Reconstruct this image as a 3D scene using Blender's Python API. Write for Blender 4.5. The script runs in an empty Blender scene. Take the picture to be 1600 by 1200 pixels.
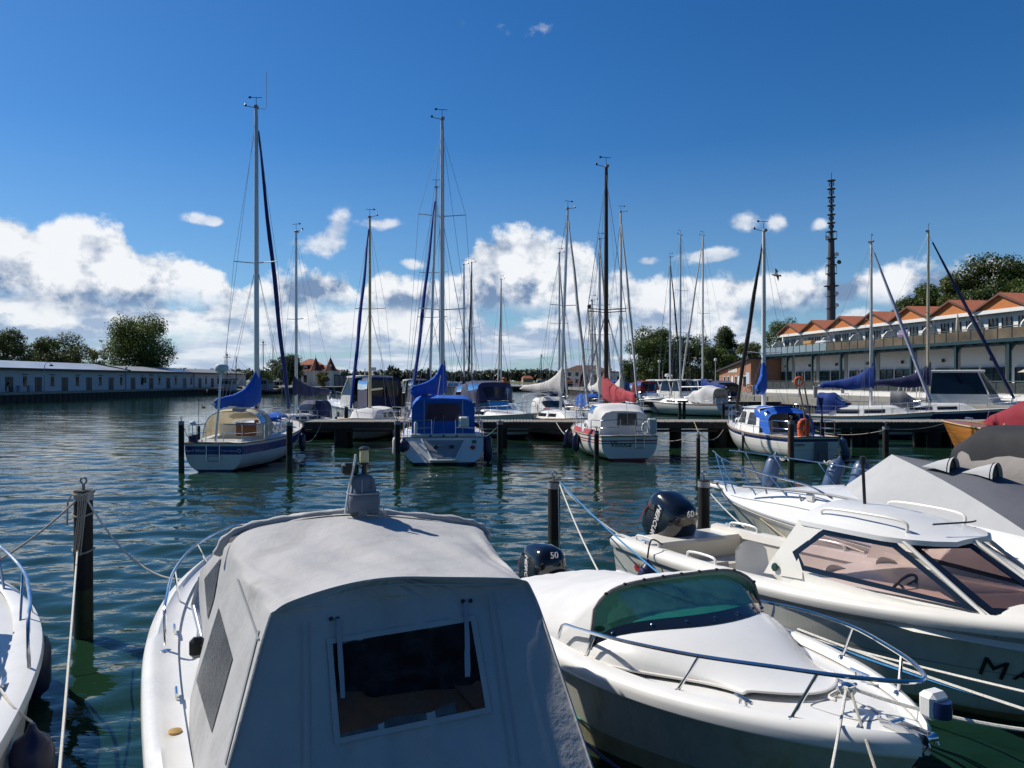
import bpy, math, random
import numpy as np
from mathutils import Vector, Matrix
from mathutils.bvhtree import BVHTree

scn = bpy.context.scene
COL = scn.collection
R = math.radians
EYE, FOC, YH = 3.2, 1202.0, 594.5          # eye height above the water, focal length and horizon row (1600 px wide picture)

# ------------------------------------------------------------------ camera
cam = bpy.data.objects.new('camera', bpy.data.cameras.new('camera'))
COL.objects.link(cam)
cam.location = (0, 0, EYE)
cam.rotation_euler = (R(90) - math.atan((600 - YH) / FOC), 0, 0)
cam.data.sensor_width = 36
cam.data.lens = FOC / 1600 * 36
cam.data.clip_start = 0.05
cam.data.clip_end = 20000
scn.camera = cam

# ------------------------------------------------------------------ light and exposure
SUN_AZ, SUN_EL = 62.0, 44.0                 # degrees left of straight ahead, degrees up
sd = Vector((-math.sin(R(SUN_AZ)) * math.cos(R(SUN_EL)), math.cos(R(SUN_AZ)) * math.cos(R(SUN_EL)), math.sin(R(SUN_EL))))
sun = bpy.data.objects.new('sun', bpy.data.lights.new('sun', 'SUN'))
COL.objects.link(sun)
sun.data.energy = 5.0
sun.data.angle = R(0.53)
sun.data.color = (1.0, 0.935, 0.83)
sun.rotation_euler = (-sd).to_track_quat('-Z', 'Y').to_euler()
scn.view_settings.view_transform = 'Standard'
scn.view_settings.look = 'None'
scn.view_settings.exposure = 0.0
scn.view_settings.gamma = 1.0
scn.view_settings.use_curve_mapping = False
scn.cycles.max_bounces = 8
scn.cycles.diffuse_bounces = 3
scn.cycles.glossy_bounces = 4
scn.cycles.transparent_max_bounces = 16
scn.cycles.transmission_bounces = 4
scn.cycles.caustics_reflective = False
scn.cycles.caustics_refractive = False
scn.cycles.sample_clamp_indirect = 6.0
scn.cycles.use_denoising = True


class Nodes:
    """small helper that strings shader nodes together"""
    def __init__(s, tree):
        s.t = tree
        s.n = tree.nodes
        s.l = tree.links

    def new(s, kind, **kw):
        n = s.n.new(kind)
        for k, v in kw.items():
            setattr(n, k, v)
        return n

    def put(s, sock, val):
        if isinstance(val, bpy.types.NodeSocket):
            s.l.new(val, sock)
        elif val is not None:
            sock.default_value = val

    def m(s, op, a, b=None, c=None, clamp=False):
        n = s.n.new('ShaderNodeMath')
        n.operation = op
        n.use_clamp = clamp
        for i, x in enumerate((a, b, c)):
            s.put(n.inputs[i], x)
        return n.outputs[0]

    def step(s, x, a, b):
        n = s.n.new('ShaderNodeMapRange')
        n.interpolation_type = 'SMOOTHSTEP'
        s.put(n.inputs['Value'], x)
        n.inputs['From Min'].default_value = a
        n.inputs['From Max'].default_value = b
        return n.outputs[0]

    def lin(s, x, a, b, c=0.0, d=1.0):
        n = s.n.new('ShaderNodeMapRange')
        s.put(n.inputs['Value'], x)
        for k, v in zip(('From Min', 'From Max', 'To Min', 'To Max'), (a, b, c, d)):
            n.inputs[k].default_value = v
        return n.outputs[0]

    def noise(s, vec, scale=1.0, detail=6.0, rough=0.55, dist=0.0):
        n = s.n.new('ShaderNodeTexNoise')
        if vec is not None:
            s.put(n.inputs['Vector'], vec)
        n.inputs['Scale'].default_value = scale
        n.inputs['Detail'].default_value = detail
        n.inputs['Roughness'].default_value = rough
        n.inputs['Distortion'].default_value = dist
        return n.outputs[0]

    def xyz(s, x, y, z):
        n = s.n.new('ShaderNodeCombineXYZ')
        for i, v in enumerate((x, y, z)):
            s.put(n.inputs[i], v)
        return n.outputs[0]

    def mix(s, f, a, b, mode='MIX'):
        n = s.n.new('ShaderNodeMix')
        n.data_type = 'RGBA'
        n.blend_type = mode
        s.put(n.inputs[0], f)
        s.put(n.inputs[6], a)
        s.put(n.inputs[7], b)
        return n.outputs[2]

    def ramp(s, x, stops, interp='LINEAR'):
        n = s.n.new('ShaderNodeValToRGB')
        s.put(n.inputs[0], x)
        r = n.color_ramp
        r.interpolation = interp
        while len(r.elements) < len(stops):
            r.elements.new(1.0)
        for e, (p, c) in zip(r.elements, stops):
            e.position = p
            e.color = (c, c, c, 1) if isinstance(c, (int, float)) else (*c, 1)
        return n.outputs[0]


def azt(px, py):
    a = math.atan((px - 800) / FOC)
    return a, (YH - py) / FOC * math.cos(a)


# ------------------------------------------------------------------ sky: Nishita with procedural cumulus
def make_world():
    w = bpy.data.worlds.new('World')
    scn.world = w
    w.use_nodes = True
    w.cycles.sampling_method = 'MANUAL'
    w.cycles.sample_map_resolution = 512
    N = Nodes(w.node_tree)
    N.n.clear()
    out = N.new('ShaderNodeOutputWorld')
    bg = N.new('ShaderNodeBackground')
    bg.inputs['Strength'].default_value = 0.085
    N.l.new(bg.outputs[0], out.inputs[0])
    sky = N.new('ShaderNodeTexSky', sky_type='NISHITA')
    sky.sun_disc = False
    sky.sun_elevation = R(SUN_EL)
    sky.sun_rotation = R(-SUN_AZ)
    sky.altitude = 0
    sky.air_density = 1.0
    sky.dust_density = 0.3
    sky.ozone_density = 4.0
    tc = N.new('ShaderNodeTexCoord')
    sep = N.new('ShaderNodeSeparateXYZ')
    N.l.new(tc.outputs['Generated'], sep.inputs[0])
    x, y, z = sep.outputs
    az = N.m('ARCTAN2', x, y)
    hyp = N.m('SQRT', N.m('ADD', N.m('MULTIPLY', x, x), N.m('ADD', N.m('MULTIPLY', y, y), 1e-5)))
    t = N.m('DIVIDE', z, hyp)
    # deep blue of a clear northern sky
    hs = N.new('ShaderNodeHueSaturation')
    hs.inputs['Saturation'].default_value = 1.30
    hs.inputs['Hue'].default_value = 0.503
    N.l.new(sky.outputs[0], hs.inputs['Color'])
    col = N.mix(1.0, hs.outputs[0], (0.76, 1.01, 1.15, 1), 'MULTIPLY')
    back = N.lin(y, -0.5, 0.25, 0.50, 1.0)          # added dimming of the sky behind the camera, cuts fill on shaded faces
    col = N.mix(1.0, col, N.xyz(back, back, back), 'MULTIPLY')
    col = N.mix(N.lin(t, 0.0, 0.30, 0.42, 0.0), col, (3.5, 5.5, 8.4, 1))

    A0, A1 = -0.75, 0.75
    TM = 0.30

    def profile(pts, az):
        st = []
        for px, py in pts:
            a, tt = azt(px, py)
            st.append(((a - A0) / (A1 - A0), max(0.0, tt / TM)))
        f = N.lin(az, A0, A1)
        return N.m('MULTIPLY', N.ramp(f, st), TM)

    def nz(fx, fy, seed, detail=9, rough=0.58, du=0.0, dv=0.0, dist=0.0):
        v = N.xyz(N.m('MULTIPLY_ADD', az, fx, seed + du * fx), N.m('MULTIPLY_ADD', t, fy, seed * 0.7 + dv * fy), seed * 1.3)
        return N.noise(v, 1.0, detail, rough, dist)

    white = (10.6, 10.9, 11.3, 1)
    ahead = N.m('MULTIPLY', N.step(az, -1.7, -0.9), N.m('SUBTRACT', 1.0, N.step(az, 0.85, 1.5)))

    def layer(col, top, bottom, fx, fy, seed, amp, soft, shade, grey, lit_k=5.0, strength=1.0, wht=white, cover=None):
        n = nz(fx, fy, seed)
        n2 = nz(fx, fy, seed, du=-0.020, dv=0.028)
        d = N.m('MULTIPLY_ADD', N.m('SUBTRACT', n, 0.5), amp, N.m('SUBTRACT', top, t))
        mask = N.step(d, 0.0, soft)
        low = N.step(N.m('MULTIPLY_ADD', N.m('SUBTRACT', n2, 0.5), 0.07, t), bottom, bottom + 0.03)
        mask = N.m('MULTIPLY', mask, low)
        if cover is not None:
            mask = N.m('MULTIPLY', mask, cover)
        mask = N.m('MULTIPLY', N.m('MULTIPLY', mask, strength), ahead)
        deep = N.step(N.m('MULTIPLY_ADD', N.m('SUBTRACT', n, 0.5), 0.10, N.m('SUBTRACT', t, N.m('MULTIPLY', N.m('SUBTRACT', top, t), 0.30))), shade[0], shade[1])
        lit = N.m('MULTIPLY_ADD', N.m('SUBTRACT', n, n2), lit_k, N.m('MULTIPLY_ADD', deep, 0.95, 0.06), clamp=True)
        return N.mix(mask, col, N.mix(lit, grey, wht))

    # far, low bands near the horizon
    topC = profile([(-300, 520), (100, 520), (420, 510), (700, 505), (1000, 510), (1160, 520), (1240, 545), (1320, 560), (1500, 570), (1700, 570)], az)
    nC = nz(7.0, 46.0, 9.1, detail=7, rough=0.55)
    colC = N.mix(N.step(nz(10.0, 60.0, 3.7), 0.42, 0.62), (5.0, 6.3, 8.3, 1), (9.0, 9.7, 10.6, 1))
    mC = N.m('MULTIPLY', N.step(N.m('MULTIPLY_ADD', N.m('SUBTRACT', nC, 0.5), 0.10, N.m('SUBTRACT', topC, t)), 0.0, 0.03), N.step(nC, 0.36, 0.50))
    mC = N.m('MULTIPLY', N.m('MULTIPLY', mC, ahead), N.lin(t, -0.01, 0.002))
    col = N.mix(mC, col, colC)
    # middle band
    topB = profile([(-300, 450), (60, 444), (200, 452), (330, 466), (420, 462), (560, 478), (700, 470), (790, 500), (860, 488), (1000, 480),
                    (1090, 478), (1170, 492), (1230, 530), (1290, 496), (1360, 486), (1420, 496), (1500, 540), (1700, 560)], az)
    col = layer(col, topB, 0.030, 16.0, 30.0, 21.3, 0.075, 0.016, (0.02, 0.085), (4.3, 5.6, 7.7, 1), 4.2, 0.96)
    # big heaps
    topA = profile([(-300, 350), (-100, 318), (0, 326), (60, 332), (110, 326), (150, 330), (185, 350), (215, 386), (240, 378), (280, 380),
                    (310, 396), (345, 412), (365, 440), (400, 432), (450, 424), (490, 408), (540, 418), (562, 452), (580, 424), (610, 414),
                    (650, 430), (690, 432), (725, 412), (745, 376), (775, 358), (820, 352), (870, 368), (925, 378), (940, 430)], az)
    col = layer(col, topA, 0.076, 17.0, 19.0, 4.2, 0.085, 0.014, (0.070, 0.125), (2.3, 3.5, 5.6, 1), 3.6)
    topA2 = profile([(700, 640), (840, 560), (880, 462), (915, 436), (960, 426), (1000, 432), (1045, 424), (1085, 440), (1120, 448), (1150, 466),
                     (1180, 500), (1205, 600), (1500, 640)], az)
    col = layer(col, topA2, 0.060, 19.0, 21.0, 14.6, 0.075, 0.014, (0.045, 0.105), (3.6, 4.8, 7.0, 1), 3.8, 0.96)
    # small drifting puffs
    acc = None
    for px, py, wx, wy in ((305, 342, 30, 11), (336, 346, 14, 9), (530, 352, 26, 26), (505, 385, 40, 22), (598, 350, 34, 11), (1160, 348, 32, 17), (1214, 350, 15, 12),
                           (1100, 402, 40, 12), (1128, 398, 34, 10), (1010, 408, 20, 8), (1280, 352, 14, 10), (800, 40, 90, 26), (645, 412, 20, 8)):
        a, tt = azt(px, py)
        ca = math.cos(a)
        gx = N.m('POWER', N.m('MULTIPLY', N.m('SUBTRACT', az, a), FOC / (wx * ca * ca)), 2.0)
        gy = N.m('POWER', N.m('MULTIPLY', N.m('SUBTRACT', t, tt), FOC / (wy * ca)), 2.0)
        k = 0.42 if py < 100 else 1.0
        g = N.m('MULTIPLY', N.m('EXPONENT', N.m('MULTIPLY', N.m('ADD', gx, gy), -1.0)), k)
        acc = g if acc is None else N.m('ADD', acc, g)
    nS = nz(26.0, 34.0, 31.0)
    mS = N.step(N.m('MULTIPLY_ADD', N.m('SUBTRACT', nS, 0.5), 1.9, acc), 0.34, 0.95)
    mS = N.m('MULTIPLY', mS, N.step(acc, 0.05, 0.3))
    col = N.mix(N.m('MULTIPLY', mS, 0.80), col, N.mix(N.step(nS, 0.35, 0.6), (6.6, 7.4, 8.8, 1), white))
    # everything under the horizon is dim
    col = N.mix(N.lin(t, -0.03, -0.002, 1.0, 0.0), col, (0.6, 1.0, 1.3, 1))
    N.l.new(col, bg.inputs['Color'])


make_world()

# ------------------------------------------------------------------ places and mesh helpers
def P(px, py, Y):
    """the point at depth Y that a photo pixel looks at (used once, at build time, to read real positions off the photo)"""
    return Vector(((px - 800) / FOC * Y, Y, EYE - (py - YH) / FOC * Y))


def Wp(px, py, z=0.0):
    return P(px, py, (EYE - z) * FOC / (py - YH))


class MB:
    """collects shapes; build() links them as one mesh object"""
    def __init__(s):
        s.v, s.f, s.m = [], [], []

    def add(s, verts, faces, m=0):
        o = len(s.v)
        s.v.extend([tuple(p) for p in verts])
        for i, f in enumerate(faces):
            s.f.append(tuple(j + o for j in f))
            s.m.append(m[i] if isinstance(m, (list, tuple)) else m)
        return s

    def box(s, c, d, m=0, bev=0.0, M=None, rz=0.0):
        hx, hy, hz = d[0] / 2, d[1] / 2, d[2] / 2
        b = min(bev, hx * .9, hy * .9, hz * .9)
        vs, fs = [], []
        if b <= 0:
            vs = [(x * hx, y * hy, z * hz) for x in (-1, 1) for y in (-1, 1) for z in (-1, 1)]
            fs = [(0, 1, 3, 2), (4, 6, 7, 5), (0, 4, 5, 1), (2, 3, 7, 6), (0, 2, 6, 4), (1, 5, 7, 3)]
        else:
            idx = {}
            for x in (-1, 1):
                for y in (-1, 1):
                    for z in (-1, 1):
                        for a in range(3):
                            idx[(x, y, z, a)] = len(vs)
                            vs.append((x * (hx if a == 0 else hx - b), y * (hy if a == 1 else hy - b), z * (hz if a == 2 else hz - b)))
            for a in range(3):
                for sg in (-1, 1):
                    q = []
                    for p, r in ((-1, -1), (1, -1), (1, 1), (-1, 1)):
                        k = [0, 0, 0]
                        k[a] = sg
                        k[(a + 1) % 3] = p
                        k[(a + 2) % 3] = r
                        q.append(idx[(k[0], k[1], k[2], a)])
                    fs.append(tuple(q if sg > 0 else q[::-1]))
            for a in range(3):
                b1, b2 = (a + 1) % 3, (a + 2) % 3
                for p in (-1, 1):
                    for r in (-1, 1):
                        k0, k1 = [0, 0, 0], [0, 0, 0]
                        k0[a], k1[a] = -1, 1
                        k0[b1] = k1[b1] = p
                        k0[b2] = k1[b2] = r
                        q = [idx[(*k0, b1)], idx[(*k1, b1)], idx[(*k1, b2)], idx[(*k0, b2)]]
                        fs.append(tuple(q if p * r > 0 else q[::-1]))
            for x in (-1, 1):
                for y in (-1, 1):
                    for z in (-1, 1):
                        q = [idx[(x, y, z, a)] for a in range(3)]
                        fs.append(tuple(q if x * y * z > 0 else q[::-1]))
        T = Matrix.Translation(Vector(c)) @ Matrix.Rotation(rz, 4, 'Z')
        if M is not None:
            T = Matrix.Translation(Vector(c)) @ M
        return s.add([T @ Vector(v) for v in vs], fs, m)

    def tube(s, pts, r, n=6, m=0, closed=False, cap=True):
        pts = [Vector(p) for p in pts]
        k = len(pts)
        rr = r if isinstance(r, (list, tuple)) else [r] * k
        vs, fs = [], []
        up = None
        for i in range(k):
            if closed:
                d = pts[(i + 1) % k] - pts[i - 1]
            else:
                d = pts[min(i + 1, k - 1)] - pts[max(i - 1, 0)]
            if d.length < 1e-9:
                d = Vector((0, 0, 1))
            d.normalize()
            if up is None:
                up = Vector((0, 0, 1)) if abs(d.z) < .9 else Vector((1, 0, 0))
            a = d.cross(up)
            if a.length < 1e-6:
                a = d.cross(Vector((1, 0.3, 0)))
            a.normalize()
            up = a.cross(d).normalized()
            for j in range(n):
                t = 2 * math.pi * j / n
                vs.append(pts[i] + (a * math.cos(t) + up * math.sin(t)) * rr[i])
        for i in range(k if closed else k - 1):
            o, p = i * n, ((i + 1) % k) * n
            for j in range(n):
                fs.append((o + j, o + (j + 1) % n, p + (j + 1) % n, p + j))
        if cap and not closed:
            fs.append(tuple(range(n))[::-1])
            fs.append(tuple(range((k - 1) * n, k * n)))
        return s.add(vs, fs, m)

    def loft(s, rings, m=0, closed=False, cap0=False, cap1=False, mrow=None, mcol=None):
        n, k = len(rings[0]), len(rings)
        vs = [p for r in rings for p in r]
        fs, ms = [], []
        for i in range(k - 1):
            for j in range(n if closed else n - 1):
                fs.append((i * n + j, i * n + (j + 1) % n, (i + 1) * n + (j + 1) % n, (i + 1) * n + j))
                ms.append(mrow[i] if mrow else (mcol[j] if mcol else m))
        if cap0:
            fs.append(tuple(range(n))[::-1])
            ms.append(m)
        if cap1:
            fs.append(tuple(range((k - 1) * n, k * n)))
            ms.append(m)
        return s.add(vs, fs, ms)

    def lathe(s, prof, c=(0, 0, 0), n=16, m=0, M=None, sx=1.0, sy=1.0):
        T = Matrix.Translation(Vector(c)) @ (M if M is not None else Matrix())
        rings = [[T @ Vector((max(r, 1e-4) * math.cos(2 * math.pi * j / n) * sx, max(r, 1e-4) * math.sin(2 * math.pi * j / n) * sy, z)) for j in range(n)] for r, z in prof]
        return s.loft(rings, m, closed=True, cap0=True, cap1=True)

    def poly(s, pts, m=0):
        return s.add(pts, [tuple(range(len(pts)))], m)

    def slab(s, pts, off, m=0):
        """closed plate: outline pts pushed along vector off"""
        n = len(pts)
        off = Vector(off)
        a = [Vector(p) for p in pts]
        b = [p + off for p in a]
        fs = [tuple(range(n)), tuple(range(2 * n - 1, n - 1, -1))]
        fs += [(i + n, (i + 1) % n + n, (i + 1) % n, i) for i in range(n)]
        return s.add(a + b, fs, m)

    def build(s, name, mats, parent=None, ang=38, world=False, smooth=True):
        me = bpy.data.meshes.new(name)
        vs = s.v
        if world and parent is not None:
            W, q = parent.matrix_basis.copy(), parent.parent
            while q is not None:
                W, q = q.matrix_basis @ W, q.parent
            I = W.inverted()
            vs = [tuple(I @ Vector(p)) for p in vs]
        me.from_pydata(vs, [], s.f)
        if not isinstance(mats, (list, tuple)):
            mats = [mats]
        for q in mats:
            me.materials.append(q)
        me.polygons.foreach_set('material_index', s.m)
        me.polygons.foreach_set('use_smooth', [smooth] * len(s.f))
        me.update()
        if smooth:
            me.set_sharp_from_angle(angle=R(ang))
        o = bpy.data.objects.new(name, me)
        COL.objects.link(o)
        if parent is not None:
            o.parent = parent
        return o


def tag(o, label=None, cat=None, group=None, kind=None):
    for k, v in (('label', label), ('category', cat), ('group', group), ('kind', kind)):
        if v:
            o[k] = v
    return o


def thing(name, label, cat, loc=(0, 0, 0), rz=0.0, group=None):
    o = bpy.data.objects.new(name, None)
    o.empty_display_size = 0.3
    COL.objects.link(o)
    o.location = loc
    o.rotation_euler = (0, 0, rz)
    o.matrix_basis = Matrix.Translation(Vector(loc)) @ Matrix.Rotation(rz, 4, 'Z')
    return tag(o, label, cat, group)


KIDS = {}


def copy_tree(o, parent=None):
    kids = [c for c in bpy.data.objects if c.parent == o]
    c = o.copy()
    COL.objects.link(c)
    if parent is not None:
        c.parent = parent
    for k in kids:
        copy_tree(k, c)
    return c


def text(name, body, material, parent, M, size, shear=0.0, extrude=0.004, align='CENTER'):
    cu = bpy.data.curves.new(name, 'FONT')
    cu.body = body
    cu.size = size
    cu.shear = shear
    cu.extrude = extrude
    cu.align_x = align
    cu.align_y = 'CENTER'
    cu.resolution_u = 3
    tmp = bpy.data.objects.new('tmp', cu)
    COL.objects.link(tmp)
    me = bpy.data.meshes.new_from_object(tmp.evaluated_get(bpy.context.evaluated_depsgraph_get()))
    bpy.data.objects.remove(tmp)
    me.materials.clear()
    me.materials.append(material)
    o = bpy.data.objects.new(name, me)
    COL.objects.link(o)
    o.parent = parent
    o.matrix_basis = M
    return o


def frame(c, right, up):
    """matrix whose x axis is right, y axis is up, at c (for lettering on a surface)"""
    x = Vector(right).normalized()
    u = Vector(up)
    z = x.cross(u).normalized()
    y = z.cross(x)
    m = Matrix((x, y, z)).transposed().to_4x4()
    m.translation = Vector(c)
    return m


def bez(p0, p1, sag, n=14):
    p0, p1 = Vector(p0), Vector(p1)
    return [p0.lerp(p1, i / n) - Vector((0, 0, sag * 4 * (i / n) * (1 - i / n))) for i in range(n + 1)]


def smoothpts(pts, n=6, closed=False):
    """Catmull-Rom through pts"""
    pts = [Vector(p) for p in pts]
    k = len(pts)
    out = []
    rng = range(k if closed else k - 1)
    for i in rng:
        if closed:
            a, b, c, d = pts[i - 1], pts[i], pts[(i + 1) % k], pts[(i + 2) % k]
        else:
            a, b, c, d = pts[max(i - 1, 0)], pts[i], pts[i + 1], pts[min(i + 2, k - 1)]
        for j in range(n):
            t = j / n
            out.append(0.5 * ((2 * b) + (c - a) * t + (2 * a - 5 * b + 4 * c - d) * t * t + (3 * b - a - 3 * c + d) * t ** 3))
    if not closed:
        out.append(pts[-1])
    return out


def lerp(a, b, t):
    return a + (b - a) * t


def sstep(a, b, x):
    t = min(1.0, max(0.0, (x - a) / (b - a)))
    return t * t * (3 - 2 * t)


def bvh_of(*objs):
    """surface lookup in world space for the objects given"""
    vs, fs = [], []
    for o in objs:
        M, q = o.matrix_basis.copy(), o.parent
        while q is not None:
            M, q = q.matrix_basis @ M, q.parent
        b = len(vs)
        vs += [M @ v.co for v in o.data.vertices]
        fs += [tuple(i + b for i in p.vertices) for p in o.data.polygons]
    return BVHTree.FromPolygons(vs, fs)


def onto(bvh, px, py, off=0.006):
    """world point (and normal) of the surface seen at a photo pixel, lifted by off along the normal"""
    d = (P(px, py, 1.0) - Vector((0, 0, EYE))).normalized()
    h, nrm, i, dist = bvh.ray_cast(Vector((0, 0, EYE)), d)
    if h is None:
        return None, None
    if nrm.dot(d) > 0:
        nrm = -nrm
    return h + nrm * off, nrm


def patch(bvh, pix, off=0.006, sub=5):
    """a sheet lying on a surface, outlined by a four-sided pixel outline; returns grid rows"""
    (a, b, c, d) = [Vector((p[0], p[1])) for p in pix]
    rows = []
    for i in range(sub + 1):
        row = []
        for j in range(sub + 1):
            q = a.lerp(b, j / sub).lerp(d.lerp(c, j / sub), i / sub)
            h, n = onto(bvh, q.x, q.y, off)
            if h is None:
                return None
            row.append(h)
        rows.append(row)
    return rows


# ------------------------------------------------------------------ materials
MATS = {}


def mat(name, color, rough=0.5, metal=0.0, var=0.10, scale=3.0, bump=0.0, bscale=30.0, coat=0.0, spec=0.5, stain=None, stain_amt=0.0, sheen=0.0, stretch=None, trans=0.0):
    if name in MATS:
        return MATS[name]
    m = bpy.data.materials.new(name)
    m.use_nodes = True
    N = Nodes(m.node_tree)
    b = N.n['Principled BSDF']
    tc = N.new('ShaderNodeTexCoord')
    vec = tc.outputs['Object']
    if stretch:
        mp = N.new('ShaderNodeMapping')
        mp.inputs['Scale'].default_value = stretch
        N.l.new(vec, mp.inputs[0])
        vec = mp.outputs[0]
    n = N.noise(vec, scale, 7, 0.6)
    c = Vector(color[:3])
    lo = tuple(max(0, v * (1 - var)) for v in c) + (1,)
    hi = tuple(min(1, v * (1 + var)) for v in c) + (1,)
    col = N.mix(N.lin(n, 0.3, 0.7), lo, hi)
    if stain is not None:
        n2 = N.noise(vec, scale * 0.45, 9, 0.7, 0.6)
        col = N.mix(N.m('MULTIPLY', N.step(n2, 0.50, 0.68), stain_amt), col, (*stain, 1))
    N.l.new(col, b.inputs['Base Color'])
    N.l.new(N.lin(n, 0.3, 0.7, max(0.02, rough - 0.06), min(1, rough + 0.06)), b.inputs['Roughness'])
    b.inputs['Metallic'].default_value = metal
    b.inputs['Specular IOR Level'].default_value = spec
    b.inputs['Coat Weight'].default_value = coat
    b.inputs['Coat Roughness'].default_value = 0.06
    if sheen:
        b.inputs['Sheen Weight'].default_value = sheen
    if bump:
        bp = N.new('ShaderNodeBump')
        bp.inputs['Strength'].default_value = 1.0
        bp.inputs['Distance'].default_value = bump
        N.l.new(N.noise(vec, bscale, 5, 0.6), bp.inputs['Height'])
        N.l.new(bp.outputs[0], b.inputs['Normal'])
    if trans:
        ms = N.new('ShaderNodeMixShader')
        tl = N.new('ShaderNodeBsdfTranslucent')
        N.l.new(col, tl.inputs[0])
        ms.inputs[0].default_value = trans
        N.l.new(b.outputs[0], ms.inputs[1])
        N.l.new(tl.outputs[0], ms.inputs[2])
        N.l.new(ms.outputs[0], N.n['Material Output'].inputs[0])
    MATS[name] = m
    return m


def glass(name, tint, rough=0.03, refl=1.0, cloudy=0.0, haze_col=(0.5, 0.5, 0.5)):
    """thin pane: tinted see-through with a Fresnel reflection, plus some milky scatter for old vinyl"""
    if name in MATS:
        return MATS[name]
    m = bpy.data.materials.new(name)
    m.use_nodes = True
    N = Nodes(m.node_tree)
    N.n.remove(N.n['Principled BSDF'])
    tr = N.new('ShaderNodeBsdfTransparent')
    tr.inputs[0].default_value = (*tint, 1)
    gl = N.new('ShaderNodeBsdfGlossy')
    gl.inputs['Roughness'].default_value = rough
    fr = N.new('ShaderNodeFresnel')
    fr.inputs[0].default_value = 1.5
    tc = N.new('ShaderNodeTexCoord')
    nv = N.noise(tc.outputs['Object'], 6.0, 6, 0.6)
    bp = N.new('ShaderNodeBump')
    bp.inputs['Distance'].default_value = 0.004
    N.l.new(nv, bp.inputs['Height'])
    N.l.new(bp.outputs[0], gl.inputs['Normal'])
    a = N.new('ShaderNodeMixShader')
    last = tr.outputs[0]
    if cloudy:
        df = N.new('ShaderNodeBsdfDiffuse')
        df.inputs[0].default_value = (*haze_col, 1)
        b = N.new('ShaderNodeMixShader')
        N.l.new(N.m('MULTIPLY', N.step(nv, 0.3, 0.75), cloudy * 1.6), b.inputs[0])
        N.l.new(last, b.inputs[1])
        N.l.new(df.outputs[0], b.inputs[2])
        last = b.outputs[0]
    N.l.new(N.m('MULTIPLY', fr.outputs[0], refl), a.inputs[0])
    N.l.new(last, a.inputs[1])
    N.l.new(gl.outputs[0], a.inputs[2])
    N.l.new(a.outputs[0], N.n['Material Output'].inputs[0])
    MATS[name] = m
    return m


GEL = mat('gelcoat_white', (0.80, 0.80, 0.78), 0.30, var=0.035, scale=1.6, coat=0.25, stain=(0.62, 0.60, 0.52), stain_amt=0.22)
GEL2 = mat('gelcoat_cream', (0.78, 0.76, 0.70), 0.36, var=0.05, scale=1.6, coat=0.2, stain=(0.50, 0.45, 0.35), stain_amt=0.28)
GELHULL = mat('hull_topside_white', (0.78, 0.78, 0.75), 0.22, var=0.04, scale=1.2, coat=0.4, stain=(0.55, 0.52, 0.40), stain_amt=0.30, stretch=(1, 1, 0.35))
HULLGREY = mat('hull_grey_paint', (0.34, 0.35, 0.34), 0.3, var=0.06, coat=0.3, stain=(0.40, 0.33, 0.20), stain_amt=0.3, stretch=(1, 1, .3))
ALGAE = mat('antifouling_with_algae', (0.035, 0.045, 0.025), 0.8, var=0.4, scale=6, bump=0.004)
NAVY = mat('navy_paint', (0.012, 0.022, 0.09), 0.25, coat=0.3)
BLUEPAINT = mat('blue_hull_band', (0.012, 0.035, 0.22), 0.28, coat=0.3)
REDPAINT = mat('dark_red_band', (0.28, 0.02, 0.03), 0.35)
ORANGEPAINT = mat('orange_red_band', (0.62, 0.10, 0.03), 0.4)
ALU = mat('anodised_aluminium', (0.62, 0.63, 0.64), 0.38, metal=0.85, var=0.06)
ALUWHITE = mat('white_painted_spar', (0.74, 0.74, 0.72), 0.35, var=0.05)
SPARBUFF = mat('buff_painted_spar', (0.58, 0.50, 0.30), 0.42, var=0.08)
SPARWOOD = mat('dark_brown_spar', (0.055, 0.030, 0.018), 0.45, var=0.2)
STEEL = mat('stainless_rail', (0.70, 0.71, 0.73), 0.16, metal=1.0, var=0.03)
WIRE = mat('steel_wire', (0.22, 0.23, 0.25), 0.4, metal=0.6, var=0.1)
BLACK = mat('black_plastic', (0.012, 0.012, 0.014), 0.35, var=0.2)
RUBBER = mat('black_rubber', (0.02, 0.02, 0.022), 0.7, var=0.25)
GREYPL = mat('grey_plastic', (0.30, 0.31, 0.33), 0.45, var=0.08)
WHITEPL = mat('white_plastic', (0.78, 0.78, 0.76), 0.4, var=0.05)
BLUECOVER = mat('bright_blue_sailcloth', (0.003, 0.105, 0.52), 0.75, var=0.18, scale=4, bump=0.010, bscale=9, trans=0.06)
NAVYCOVER = mat('navy_sailcloth', (0.010, 0.017, 0.085), 0.8, var=0.2, scale=4, bump=0.012, bscale=9, sheen=0.2)
REDCOVER = mat('faded_red_sailcloth', (0.42, 0.035, 0.055), 0.8, var=0.2, scale=4, bump=0.012, bscale=9, sheen=0.2)
WHITECOVER = mat('white_sailcloth', (0.70, 0.68, 0.65), 0.8, var=0.1, scale=4, bump=0.012, bscale=9, trans=0.15)
CREAMCOVER = mat('cream_canvas', (0.62, 0.55, 0.40), 0.8, var=0.1, scale=4, bump=0.008, bscale=12, trans=0.25)
GREYCANVAS = mat('light_grey_canvas', (0.47, 0.47, 0.475), 0.85, var=0.09, scale=2.2, bump=0.022, bscale=3.2, stain=(0.33, 0.325, 0.31), stain_amt=0.65, sheen=0.1, trans=0.06)
WHITECANVAS = mat('white_canvas', (0.74, 0.74, 0.74), 0.8, var=0.06, scale=3, bump=0.006, bscale=7, trans=0.12)
SLATECANVAS = mat('slate_canvas', (0.105, 0.112, 0.135), 0.85, var=0.1, scale=3, bump=0.006, bscale=6)
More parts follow.
